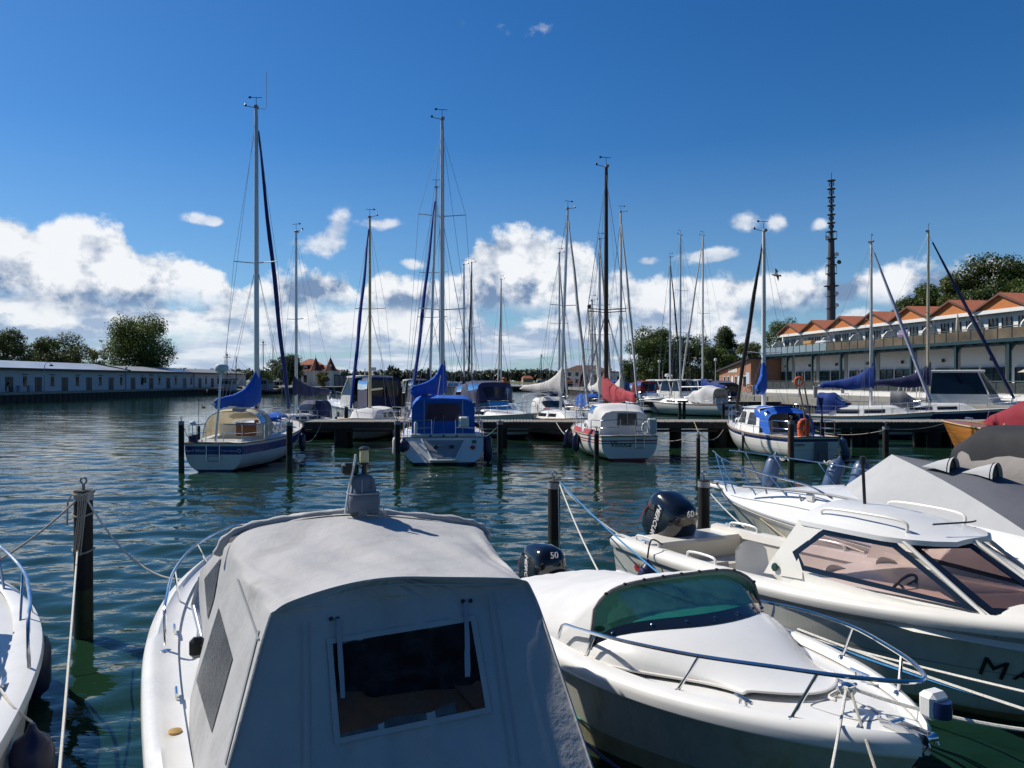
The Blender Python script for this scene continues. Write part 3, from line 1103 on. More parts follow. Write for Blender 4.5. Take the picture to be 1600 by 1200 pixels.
person((-71.6, 109.2, 1.5), R(-40), 'person in dark jacket and light trousers at the left quay edge')
sc_ = thing('scooter', 'dark scooter parked behind the person on the left quay', 'scooter', (-72.2, 107.4, 1.5), R(10))
q = MB()
q.box((0, .1, .45), (.30, .95, .28), 0, .08)
q.box((0, -.45, .78), (.26, .5, .18), 0, .07)
q.tube([(0, .55, .3), (0, .38, 1.0)], .05, 8)
q.build('body', BLACK, sc_)
for yy in (-.5, .6):
    q = MB()
    q.tube([(.0 , yy + .24 * math.cos(a), .26 + .24 * math.sin(a)) for a in np.linspace(0, 2 * math.pi, 18, endpoint=False)], .06, 8, closed=True)
    q.build('wheel', RUBBER, sc_)
q = MB()
q.tube([(-.33, .33, 1.03), (0, .38, 1.0), (.33, .33, 1.03)], .025, 6)
q.build('handlebar', BLACK, sc_)

# ------------------------------------------------------------------ house with two turrets on the far quay
TILERED = mat('red_roof_tiles', (0.44, 0.14, 0.065), 0.75, var=0.25, scale=3, bump=0.03, bscale=4, stretch=(1, 6, 1))
TILEDARK = mat('dark_red_tiles', (0.13, 0.035, 0.025), 0.8, var=0.2)
PINEWOOD = mat('orange_timber_cladding', (0.50, 0.17, 0.045), 0.7, var=0.15, scale=3, stretch=(.5, 1, 9), stain=(.36, .12, .04), stain_amt=.4)


def hip_roof(mb, x0, x1, y0, y1, z, h, m=0, ridge=.35):
    cx0, cx1, cy = lerp(x0, x1, ridge), lerp(x1, x0, ridge), (y0 + y1) / 2
    A, B, C, D = (x0, y0, z), (x1, y0, z), (x1, y1, z), (x0, y1, z)
    E, F = (cx0, cy, z + h), (cx1, cy, z + h)
    mb.add([A, B, C, D, E, F], [(0, 1, 5, 4), (1, 2, 5), (2, 3, 4, 5), (3, 0, 4), (3, 2, 1, 0)], m)


t = thing('turret_house', 'pale house with red tiled roof and two pointed turrets', 'house', gnd(497, 238), R(8))
mb = MB()
mb.box((0, 0, 2.4), (13, 9, 4.8))
mb.box((-2.2, 0, 5.6), (6.0, 6, 2.2))
mb.build('wall', WHITEWALL2, t, smooth=False)
mb = MB()
hip_roof(mb, -7, 7, -5, 5, 4.8, 1.7)
hip_roof(mb, -6.0, 1.6, -3.6, 3.6, 6.5, 1.9, ridge=.42)
mb.build('roof', TILERED, t, smooth=False)
for x in (-.2, 4.2):
    mb = MB()
    mb.lathe([(1.25, 0), (1.25, 5.2)], (x, -4.6, 0), 8)
    tu = mb.build('turret', WHITEWALL2, t, smooth=False)
    mb = MB()
    mb.lathe([(1.95, 4.7), (1.2, 6.2), (.5, 7.7), (.02, 8.8)], (x, -4.6, 0), 8)
    mb.tube([(x, -4.6, 8.6), (x, -4.6, 9.5)], .05, 5)
    mb.build('turret_roof', TILEDARK, tu, smooth=False)
for x in (-5.2, -3.4, 2.0, 6.0):
    mb = MB()
    mb.box((x, -4.52, 2.2), (1.1, .08, 2.2))
    mb.build('window', DARKGLASS, t, smooth=False)
for x in (-4.5, -2.2, 0):
    mb = MB()
    mb.box((x, -3.02, 5.9), (1.2, .08, .9))
    mb.build('window', DARKGLASS, t, smooth=False)

t = thing('glass_kiosk', 'low glazed kiosk beside the turret house', 'kiosk', gnd(535, 236), R(5))
mb = MB()
mb.box((0, 0, 1.6), (7.5, 4, 3.2))
mb.build('wall', mat('kiosk_glazing', (.20, .24, .28), .25, var=.3, scale=1.5), t, smooth=False)
mb = MB()
for k in range(6):
    mb.box((-3.4 + k * 1.36, -2.05, 1.6), (.14, .1, 3.2))
mb.box((0, 0, 3.3), (8.0, 4.6, .22))
mb.build('frame', DARKTRIM, t, smooth=False)

# white house with brown hip roof at the harbour head
t = thing('white_house', 'white house with brown hipped roof at the harbour head', 'house', gnd(916, 252), R(-6))
mb = MB()
mb.box((0, 0, 2.5), (13.5, 9, 5.0))
mb.build('wall', WHITEWALL2, t, smooth=False)
mb = MB()
hip_roof(mb, -7.3, 7.3, -5, 5, 5.0, 1.7, ridge=.3)
mb.build('roof', mat('brown_tiles', (.11, .055, .04), .8, var=.2), t, smooth=False)
for x in (-5.4, -2.9, -.4, 2.2, 4.8):
    mb = MB()
    mb.box((x, -4.52, 3.7), (1.0, .08, 1.2))
    mb.build('window', DARKGLASS, t, smooth=False)
    if x < 3:
        mb = MB()
        mb.box((x, -4.52, 1.5), (1.0, .08, 1.3))
        mb.build('window', DARKGLASS, t, smooth=False)
t = thing('white_shed', 'low white flat roofed building right of the brown roofed house', 'building', gnd(965, 245), R(-6))
mb = MB()
mb.box((0, 0, 2.1), (9, 7, 4.2))
mb.build('wall', WHITEWALL2, t, smooth=False)
mb = MB()
mb.box((0, 0, 4.3), (9.5, 7.5, .25))
mb.build('roof', GREYROOF, t, smooth=False)
for x in (-2.6, .4, 3):
    mb = MB()
    mb.box((x, -3.52, 2.4), (1.3, .08, 1.1))
    mb.build('window', DARKGLASS, t, smooth=False)

# cranes and machines on the far quay
t = thing('harbour_crane', 'tall pale lattice crane boom on the far quay', 'crane', gnd(930, 240, 1.5), R(0))
mb = MB()
mb.box((0, 0, 1.2), (3, 4.5, 1.4), 0, .2)
mb.box((-.2, -.6, 2.7), (2, 2, 1.8), 0, .2)
mb.build('crane_cab', mat('crane_yellow_grey', (.28, .25, .18), .6), t)
mb = MB()
H = 24.5
for k in range(15):
    z0, z1 = 3 + (H - 3) * k / 15, 3 + (H - 3) * (k + 1) / 15
    w0, w1 = lerp(1.0, .62, k / 15), lerp(1.0, .62, (k + 1) / 15)
    x0, x1 = lerp(.4, -1.6, k / 15), lerp(.4, -1.6, (k + 1) / 15)
    cs0 = [(x0 - w0, -w0, z0), (x0 + w0, -w0, z0), (x0 + w0, w0, z0), (x0 - w0, w0, z0)]
    cs1 = [(x1 - w1, -w1, z1), (x1 + w1, -w1, z1), (x1 + w1, w1, z1), (x1 - w1, w1, z1)]
    for j in range(4):
        mb.tube([cs0[j], cs1[j]], .09, 4)
        mb.tube([cs0[j], cs1[(j + 1) % 4]], .07, 4)
        mb.tube([cs0[j], cs0[(j + 1) % 4]], .06, 4)
mb.build('lattice_boom', mat('pale_lattice_paint', (.50, .50, .48), .6, var=.2), t)
mb = MB()
mb.box((-1.7, 0, H + .3), (1.5, 1.0, .9), 0, .15)
mb.tube([(-2.2, -.3, H), (-2.2, -.3, 5)], .05, 4)
mb.build('boom_head', DARKTRIM, t)
RUST = mat('rust_red_paint', (.16, .035, .02), .7, var=.3)
t = thing('rusty_winch', 'rust red harbour winch standing right of the white house wall', 'winch', gnd(912, 232, 1.5), 0)
mb = MB()
mb.box((0, 0, .8), (3, 2.4, 1.6), 0, .15)
mb.build('base', RUST, t)
mb = MB()
mb.loft([[(-w, -w, z), (w, -w, z), (w, w, z), (-w, w, z)] for w, z in ((1.2, 1.6), (1.0, 3.0), (.45, 4.4), (.3, 6.2), (.1, 6.6))], 0, closed=True, cap1=True)
mb.build('tower', RUST, t, smooth=False)
ORANGE = mat('orange_machine_paint', (.55, .17, .03), .5)
for k, (px, Y, lab) in enumerate(((790, 236, 'small orange excavator on the dark far quay'), (888, 230, 'orange loader beside the rust red winch'))):
    t = thing('excavator', lab, 'excavator', gnd(px, Y, 1.5), R(20 - 40 * k))
    mb = MB()
    mb.box((0, 0, .4), (2.6, 1.9, .8), 0, .25)
    mb.build('track', RUBBER, t)
    mb = MB()
    mb.box((.1, 0, 1.25), (2.3, 1.7, .8), 0, .15)
    mb.box((-.3, .2, 2.1), (1.1, 1.2, 1.1), 0, .12)
    mb.build('body', ORANGE, t)
    mb = MB()
    mb.tube([(-.6, -.4, 1.6), (-2.2, -.4, 3.0), (-3.6, -.4, 1.3)], [.2, .18, .12], 6)
    mb.box((-3.7, -.4, .9), (.6, .8, .6), 0, .1)
    mb.build('digger_arm', ORANGE, t)

# small house far across the water
t = thing('far_cottage', 'tiny pinkish cottage on the far meadow', 'house', (18, 905, 1.0), R(12))
mb = MB()
mb.box((0, 0, 2.3), (12, 8, 4.6))
mb.build('wall', mat('pink_render', (.55, .36, .30), .8), t, smooth=False)
mb = MB()
hip_roof(mb, -6.6, 6.6, -4.6, 4.6, 4.6, 3.2, ridge=.2)
mb.build('roof', TILERED, t, smooth=False)

# ------------------------------------------------------------------ telecom tower
t = thing('telecom_tower', 'tall slim telecom tower with stacked antenna rings', 'tower', gnd(1298.5, 300, 1.6), 0)
TOWERC = mat('tower_concrete', (.06, .065, .08), .7, var=.15)
Ht = htop(270, 300, 1.6)
hz = lambda py: htop(py, 300, 1.6)
mb = MB()
mb.lathe([(1.75, 0), (1.55, hz(460)), (1.25, hz(400)), (1.1, hz(376)), (.62, hz(374)), (.50, hz(320)), (.40, hz(285)), (.18, hz(283)), (.10, Ht)], (0, 0, 0), 16)
mb.build('shaft', TOWERC, t)
for k, py in enumerate((283, 296, 309, 322, 336, 349)):
    mb = MB()
    z = hz(py)
    mb.lathe([(.4, -.15), (1.4, -.12), (1.65, .12), (1.5, .25), (.5, .2)], (0, 0, z), 14)
    for a in range(6):
        c, s = math.cos(a * math.pi / 3), math.sin(a * math.pi / 3)
        mb.box((.9 * c, .9 * s, z - 1.3), (.22, .22, 1.3))
    mb.build('antenna_ring', TOWERC, t)
for py, r in ((362, 1.7), (374, 2.1), (403, 1.9), (414, 2.0), (428, 2.1), (447, 2.8), (463, 1.8), (482, 1.9)):
    mb = MB()
    z = hz(py)
    mb.lathe([(1.0, -.15), (r, -.12), (r, .12), (1.0, .15)], (0, 0, z), 14)
    if py in (374, 428):
        for a in range(8):
            c, s = math.cos(a * math.pi / 4), math.sin(a * math.pi / 4)
            mb.tube([(r * c, r * s, z), (r * c, r * s, z + 2.9)], .09, 4)
        mb.tube([(r * math.cos(a), r * math.sin(a), z + 2.9) for a in np.linspace(0, 6.28, 16, endpoint=False)], .08, 4, closed=True)
    mb.build('platform', TOWERC, t)
for py, dx in ((376, -2.2), (402, 1.7), (414, 2.6), (463, 1.6), (481, 1.7)):
    mb = MB()
    mb.lathe([(.05, -.35), (.75, -.2), (.85, .2), (.1, .35)], (dx, -1.0, hz(py) + .9), 12, M=Matrix.Rotation(R(80), 4, 'X'))
    mb.build('dish', WHITEPL if py != 414 else TOWERC, t)

# ------------------------------------------------------------------ brick harbour office
BRICK = bpy.data.materials.new('red_brick')
BRICK.use_nodes = True
N = Nodes(BRICK.node_tree)
tc = N.new('ShaderNodeTexCoord')
mp = N.new('ShaderNodeMapping')
mp.inputs['Rotation'].default_value = (R(90), 0, 0)
N.l.new(tc.outputs['Object'], mp.inputs[0])
br = N.new('ShaderNodeTexBrick')
N.l.new(tc.outputs['Generated'], br.inputs[0])
br.inputs['Scale'].default_value = 40
br.inputs['Color1'].default_value = (.30, .105, .05, 1)
br.inputs['Color2'].default_value = (.22, .075, .038, 1)
br.inputs['Mortar'].default_value = (.30, .22, .17, 1)
N.l.new(N.mix(N.noise(tc.outputs['Object'], 1.2), br.outputs[0], (.34, .13, .06, 1)), N.n['Principled BSDF'].inputs['Base Color'])
N.n['Principled BSDF'].inputs['Roughness'].default_value = .85

t = thing('brick_harbour_office', 'red brick harbour office with sloping flat roof and white doors', 'building', (32.6, 105, 1.6), 0)
mb = MB()
D = 16.0
# walls: local x to the right (shaded end wall faces the camera), y away; roof climbs towards the camera
W_ = 9.0
zl, zh = 2.9, 4.5
mb.add([(0, 0, 0), (W_, 0, 0), (W_, D, 0), (0, D, 0), (0, 0, zh), (W_, 0, zh), (W_, D, zl), (0, D, zl)],
       [(0, 1, 5, 4), (1, 2, 6, 5), (2, 3, 7, 6), (3, 0, 4, 7)])
mb.build('wall', BRICK, t, smooth=False)
mb = MB()
mb.slab([(-.5, -.5, zh + .06), (W_ + .3, -.5, zh + .06), (W_ + .3, D + .5, zl + .0), (-.5, D + .5, zl + .0)], (0, 0, .22))
mb.build('roof', DARKTRIM, t, smooth=False)
for k, (y, wd, z0, z1, nm) in enumerate(((12.6, 1.0, 1.0, 2.2, 'window'), (10.6, 1.0, 1.0, 2.2, 'window'), (8.6, 1.0, .05, 2.15, 'door'), (6.6, 1.1, 1.0, 2.2, 'window'), (5.2, 1.0, .05, 2.15, 'door'), (2.4, 1.7, .8, 2.2, 'window'))):
    mb = MB()
    mb.box((-.02, y, (z0 + z1) / 2), (.1, wd, z1 - z0))
    o = mb.build(nm, WHITEPL if nm == 'door' else DARKGLASS, t, smooth=False)
    f = MB()
    for yy in (y - wd / 2, y + wd / 2):
        f.box((-.06, yy, (z0 + z1) / 2), (.1, .12, z1 - z0 + .1))
    f.box((-.06, y, z1 + .03), (.1, wd + .1, .1))
    f.build('frame', WHITEPL, o, smooth=False)
mb = MB()
mb.box((-.03, 8.5, 3.05), (.06, 4.6, .55))
mb.build('sign_panel', mat('weathered_sign', (.55, .50, .42), .7, var=.25, scale=7), t, smooth=False)
mb = MB()
mb.box((-.04, 1.1, 1.9), (.08, 1.5, 1.6))
mb.build('notice_panel', mat('pale_blue_panel', (.42, .50, .62), .5), t, smooth=False)

# ------------------------------------------------------------------ terrace building with balconies
TEAL = mat('teal_steel', (0.010, 0.040, 0.050), 0.45, var=0.12)
PILASTER = mat('grey_pilaster', (0.33, 0.33, 0.32), 0.8)
PANELGLASS = mat('milky_glass_panel', (0.20, 0.27, 0.31), 0.15, var=0.15, scale=1)
PANELBROWN = mat('brown_mesh_panel', (0.105, 0.080, 0.050), 0.4, var=0.6, scale=.5)
SHOPGLASS = mat('shop_window_glass', (0.012, 0.035, 0.042), 0.08, var=0.4, scale=.8)
CREAMDOOR = mat('cream_shutter', (0.45, 0.38, 0.25), 0.7)

t = thing('terrace_building', 'white terrace building with orange gables and teal balcony', 'building', (34.2, 104, 1.6), math.atan2(-.989, .147))
L_, BAY = 66.0, 6.0
NB = 11
WH = 2.4       # facade set back behind the balcony front
mb = MB()
mb.box((L_ / 2, WH + 5, 2.4), (L_, 10, 4.74))
mb.box((L_ / 2, WH + 4.86, 6.35), (L_, 9.6, 3.0))
mb.build('wall', WHITEWALL2, t, smooth=False)
mb = MB()
mb.box((L_ / 2 - .6, 1.0, .22), (L_ + 1.6, 3.4, .44))
mb.build('plinth', WHITEWALL2, t, smooth=False)
mb = MB()
mb.box((L_ / 2 - .6, 1.1, 4.88), (L_ + 1.4, 2.7, .18))
mb.box((L_ / 2 - .6, -.28, 4.88), (L_ + 1.5, .10, .26))
mb.box((L_ / 2 - .6, .25, 4.62), (L_ + 1.3, .14, .28))
for k in range(46):
    mb.box((-1 + k * 1.5, 1.1, 4.70), (.08, 2.5, .17))
mb.build('balcony', [TEAL], t, smooth=False)
for k in range(NB):
    mb = MB()
    x = k * BAY
    mb.box((x, -.02, 2.55), (.24, .24, 4.1))
    mb.slab([(x - .55, .04, 4.5), (x - .12, .04, 4.0), (x - .12, .04, 4.5)], (0, .08, 0))
    mb.slab([(x + .55, .04, 4.5), (x + .12, .04, 4.5), (x + .12, .04, 4.0)], (0, .08, 0))
    mb.build('column', TEAL, t, smooth=False)
    mb = MB()
    mb.box((x + 3.2, WH - .02, 2.6), (.62, .14, 4.2))
    mb.build('pilaster', PILASTER, t, smooth=False)
# railings: balcony above, terrace below, each panel between posts
for z0, nm, step in ((4.98, 'balcony_railing', 1.5), (.5, 'terrace_railing', 2.0)):
    y = -.30 if z0 > 2 else -.45
    mb = MB()
    n = int(L_ / step)
    for k in range(n + 1):
        x = -.9 + k * step
        mb.box((x, y, z0 + .5), (.07, .07, 1.0))
        if k < n:
            pm = 1 if (x < 15.0) else 2
            if z0 < 2:
                pm = 3
            mb.box((x + step / 2, y + .01, z0 + .50), (step - .12, .025, .82), pm)
    mb.tube([(-.9, y, z0 + 1.02), (-.9 + n * step, y, z0 + 1.02)], .045, 6)
    mb.tube([(-.9, y, z0 + .06), (-.9 + n * step, y, z0 + .06)], .03, 6)
    mb.build(nm, [TEAL, PANELGLASS, PANELBROWN, mat('smoked_panel', (.05, .055, .055), .25, var=.2)], t, smooth=False)
rnd = random.Random(4)
for k in range(NB):
    x = k * BAY
    # ground floor shop fronts
    for (a, b, z1, mm) in (((.3, 2.0, 2.75, SHOPGLASS), (2.05, 2.75, 2.7, CREAMDOOR), (3.7, 5.75, 2.75, SHOPGLASS)) if k % 2 else ((.2, 2.8, 2.75, SHOPGLASS), (4.0, 5.2, 2.7, SHOPGLASS), (5.25, 5.8, 2.7, CREAMDOOR))):
        mb = MB()
        mb.box((x + (a + b) / 2, WH - .0, (.5 + z1) / 2), (b - a, .12, z1 - .5))
        o = mb.build('shop_window' if mm is SHOPGLASS else 'shutter', mm, t, smooth=False)
        f = MB()
        for q in np.linspace(a, b, 2 if b - a < 1 else 3):
            f.box((x + q, WH - .09, (.5 + z1) / 2), (.07, .07, z1 - .5))
        f.box((x + (a + b) / 2, WH - .09, z1 - .02), (b - a, .07, .09))
        f.box((x + (a + b) / 2, WH - .09, z1 - .62), (b - a, .06, .05))
        f.build('frame', TEAL, o, smooth=False)
    # upper floor openings, curved partition, awning box
    for a, b in ((1.0, 1.9), (2.5, 3.5), (4.3, 5.1)):
        mb = MB()
        mb.box((x + (a + b) / 2, WH + .04, 6.02), (b - a, .12, 2.0))
        o = mb.build('balcony_door', DARKGLASS, t, smooth=False)
        f = MB()
        for q in (a, (a + b) / 2, b):
            f.box((x + q, WH - .04, 6.02), (.06, .06, 2.0))
        f.build('frame', TEAL, o, smooth=False)
    mb = MB()
    pr = [(WH + .05, 5.0), (.9, 5.0), (.9, 5.8), (1.1, 6.35), (1.5, 6.75), (WH + .05, 6.95)]
    mb.slab([(x - .07, p, z) for p, z in pr], (.14, 0, 0))
    mb.build('partition', WHITEWALL2, t, smooth=False)
    # gable and its tiled roof running back
    mb = MB()
    gz, gh, yb = 7.72, 1.28, 9.5
    gy = WH - .55
    mb.add([(x, gy, gz), (x + BAY, gy, gz), (x + BAY / 2, gy, gz + gh)], [(0, 1, 2)])
    g = mb.build('gable', PINEWOOD, t, smooth=False)
    mb = MB()
    mb.box((x + BAY / 2, gy + .1, gz - .16), (BAY, .35, .32))
    mb.build('fascia', WHITEPL, g, smooth=False)
    mb = MB()
    for xa, xb in ((x, x + BAY / 2), (x + BAY, x + BAY / 2)):
        mb.slab([(xa, gy - .22, gz - .02), (xb, gy - .22, gz + gh - .02), (xb, yb, gz + gh - .02), (xa, yb, gz - .02)], (0, 0, .13))
    mb.build('roof', TILERED, t, smooth=False)
    mb = MB()
    for xa, xb in ((x, x + BAY / 2), (x + BAY, x + BAY / 2)):
        mb.slab([(xa, gy - .30, gz - .10), (xb, gy - .30, gz + gh - .10), (xb, gy - .30, gz + gh + .08), (xa, gy - .30, gz + .08)], (0, .07, 0))
    mb.build('verge_board', mat('dark_verge', (.13, .06, .045), .7), t, smooth=False)
    mb = MB()
    mb.tube(smoothpts([(x, gy + .1, gz - .2), (x, gy + .35, gz - .75), (x, WH + .28, gz - 1.1), (x, WH + .28, 5.1)], 4), .05, 6)
    mb.build('drainpipe', DARKTRIM, t)
    # wall lamp under the balcony
    mb = MB()
    mb.box((x + 1.5, WH - .2, 3.5), (.18, .3, .35), 0, .05)
    mb.build('wall_lamp', DARKTRIM, t)
T_ = t


def on_terrace(x, y, z):
    return t.matrix_basis @ Vector((x, y, z))


def parasol(label, loc, r, h, open_, m):
    p = thing('parasol', label, 'parasol', loc, 0)
    mb = MB()
    mb.tube([(0, 0, 0), (0, 0, h)], .03, 6)
    mb.build('pole', WHITEPL, p)
    mb = MB()
    if open_:
        mb.lathe([(r, h - .55), (r * .6, h - .22), (.1, h), (.02, h + .06)], (0, 0, 0), 10)
    else:
        mb.lathe([(.10, h - 1.7), (.16, h - 1.5), (.12, h - .6), (.05, h), (.0, h + .05)], (0, 0, 0), 10)
    mb.build('canopy', m, p)
    return p


CREAMP = mat('cream_parasol_cloth', (.62, .58, .50), .85, var=.06, trans=.2)
parasol('open cream parasol on the terrace at the right edge', on_terrace(44.2, .9, .5), 1.6, 2.3, True, CREAMP)
parasol('closed cream parasol standing on the upper balcony', on_terrace(35.0, .9, 4.98), .3, 2.6, False, CREAMP)
bb = thing('balcony_table', 'bluish folded table cover on the balcony', 'table', on_terrace(13.0, .8, 4.98), T_.rotation_euler.z)
mb = MB()
mb.box((0, 0, .75), (2.4, 1.1, 1.2), 0, .25)
mb.build('cover', mat('pale_silver_cover', (.45, .47, .50), .6), bb)
bb = thing('balcony_crate', 'orange timber box on the far end of the balcony', 'box', on_terrace(9.6, 1.1, 4.98), T_.rotation_euler.z)
mb = MB()
mb.box((0, 0, .75), (1.9, .9, 1.5), 0, .04)
mb.build('case', mat('ochre_board', (.46, .25, .08), .7), bb)
bb = thing('cloth_drying', 'mauve cloth hung over the balcony rail', 'cloth', on_terrace(28.6, -.1, 5.1), T_.rotation_euler.z)
mb = MB()
mb.loft([[(-.7 + .2 * j, .25 * (i / 4) ** 2 + .03 * math.sin(j * 2 + i), .2 + i * .32) for j in range(8)] for i in range(5)], 0)
mb.build('sheet', mat('mauve_cloth', (.30, .22, .36), .9, trans=.2), bb)

# quay furniture on the right
def life_ring(label, loc, rz, on_post=True):
    p = thing('life_ring_stand' if on_post else 'life_ring', label, 'life ring', loc, rz)
    if on_post:
        mb = MB()
        mb.tube([(0, 0, 0), (0, 0, 1.9)], .05, 8)
        mb.build('post', GREYPL, p)
    mb = MB()
    zc = 1.5 if on_post else 0
    mb.tube([(.36 * math.cos(a), -.09, zc + .36 * math.sin(a) * 1.15) for a in np.linspace(0, 2 * math.pi, 24, endpoint=False)], .10, 10, closed=True)
    mb.build('ring', LIFERED, p)
    return p


life_ring('orange life ring on its post on the quay before the terrace', (27.6, 74.0, 1.6), R(-15))
for k, (x, y, lab) in enumerate(((28.2, 71.5, 'grey power pedestal right of the quay life ring'), (27.0, 86.0, 'grey power pedestal near the brick office'), (33.8, 55.5, 'grey power pedestal by the white motor yacht'))):
    p = thing('power_pedestal', lab, 'pedestal', (x, y, 1.6), R(-10), 'power pedestals on the right quay')
    mb = MB()
    mb.box((0, 0, .5), (.34, .3, 1.0), 0, .04)
    mb.build('cabinet', GREYPL, p)
    mb = MB()
    mb.box((0, 0, 1.03), (.42, .38, .07), 0, .02)
    mb.build('cap', ALU, p)
ch = thing('plastic_chair', 'white plastic chair on the quay before the terrace railing', 'chair', (30.2, 69.8, 1.6), R(35))
mb = MB()
mb.box((0, 0, .43), (.5, .48, .05), 0, .02)
mb.build('seat', WHITEPL, ch)
mb = MB()
mb.box((0, .26, .72), (.5, .06, .6), 0, .02, M=Matrix.Rotation(R(-14), 4, 'X'))
mb.build('backrest', WHITEPL, ch)
for sx in (-1, 1):
    for sy in (-1, 1):
        mb = MB()
        mb.tube([(sx * .21, sy * .2, .42), (sx * .25, sy * .24, 0)], .025, 6)
        mb.build('leg', WHITEPL, ch)
bi = thing('bicycle', 'dark bicycle leaning by the brick office', 'bicycle', (31.6, 101.0, 1.6), R(80))
for yy in (-.52, .52):
    mb = MB()
    mb.tube([(0, yy + .34 * math.cos(a), .35 + .34 * math.sin(a)) for a in np.linspace(0, 2 * math.pi, 20, endpoint=False)], .025, 6, closed=True)
    mb.build('wheel', RUBBER, bi)
mb = MB()
for a, b in (((0, -.52, .35), (0, -.15, .9)), ((0, -.15, .9), (0, .38, .9)), ((0, .38, .95), (0, .52, .35)), ((0, 0, .35), (0, -.15, .95)), ((0, 0, .35), (0, .38, .85)), ((0, -.52, .35), (0, 0, .35))):
    mb.tube([a, b], .02, 6)
mb.build('frame', BLACK, bi)
mb = MB()
mb.tube([(-.25, .36, 1.05), (0, .38, 1.0), (.25, .36, 1.05)], .018, 6)
mb.build('handlebar', STEEL, bi)
for k, (px, Y, lab) in enumerate(((920, 150, 'lamp'), (1118, 118, 'white headed lamp post before the brick office'), (1030, 128, 'white headed lamp post between the far berths'))):
    if k:
        lamp_post(lab, gnd(px, Y, 1.6), 4.6, False, 'lamp posts by the right berths')
st = thing('gangway_stair', 'white handrail of a stair on the right quay', 'handrail', (31.8, 62.0, 1.6), R(-8))
mb = MB()
for x in (0, 1.0):
    mb.tube([(x, 0, 0), (x, 0, 1.9), (x, .7, 1.9), (x, 2.1, .6)], .035, 6)
    mb.tube([(x, .7, 1.9), (x, .7, 0)], .03, 6)
mb.tube([(0, 0, 1.9), (1, 0, 1.9)], .03, 6)
mb.build('rail', WHITEPL, st)

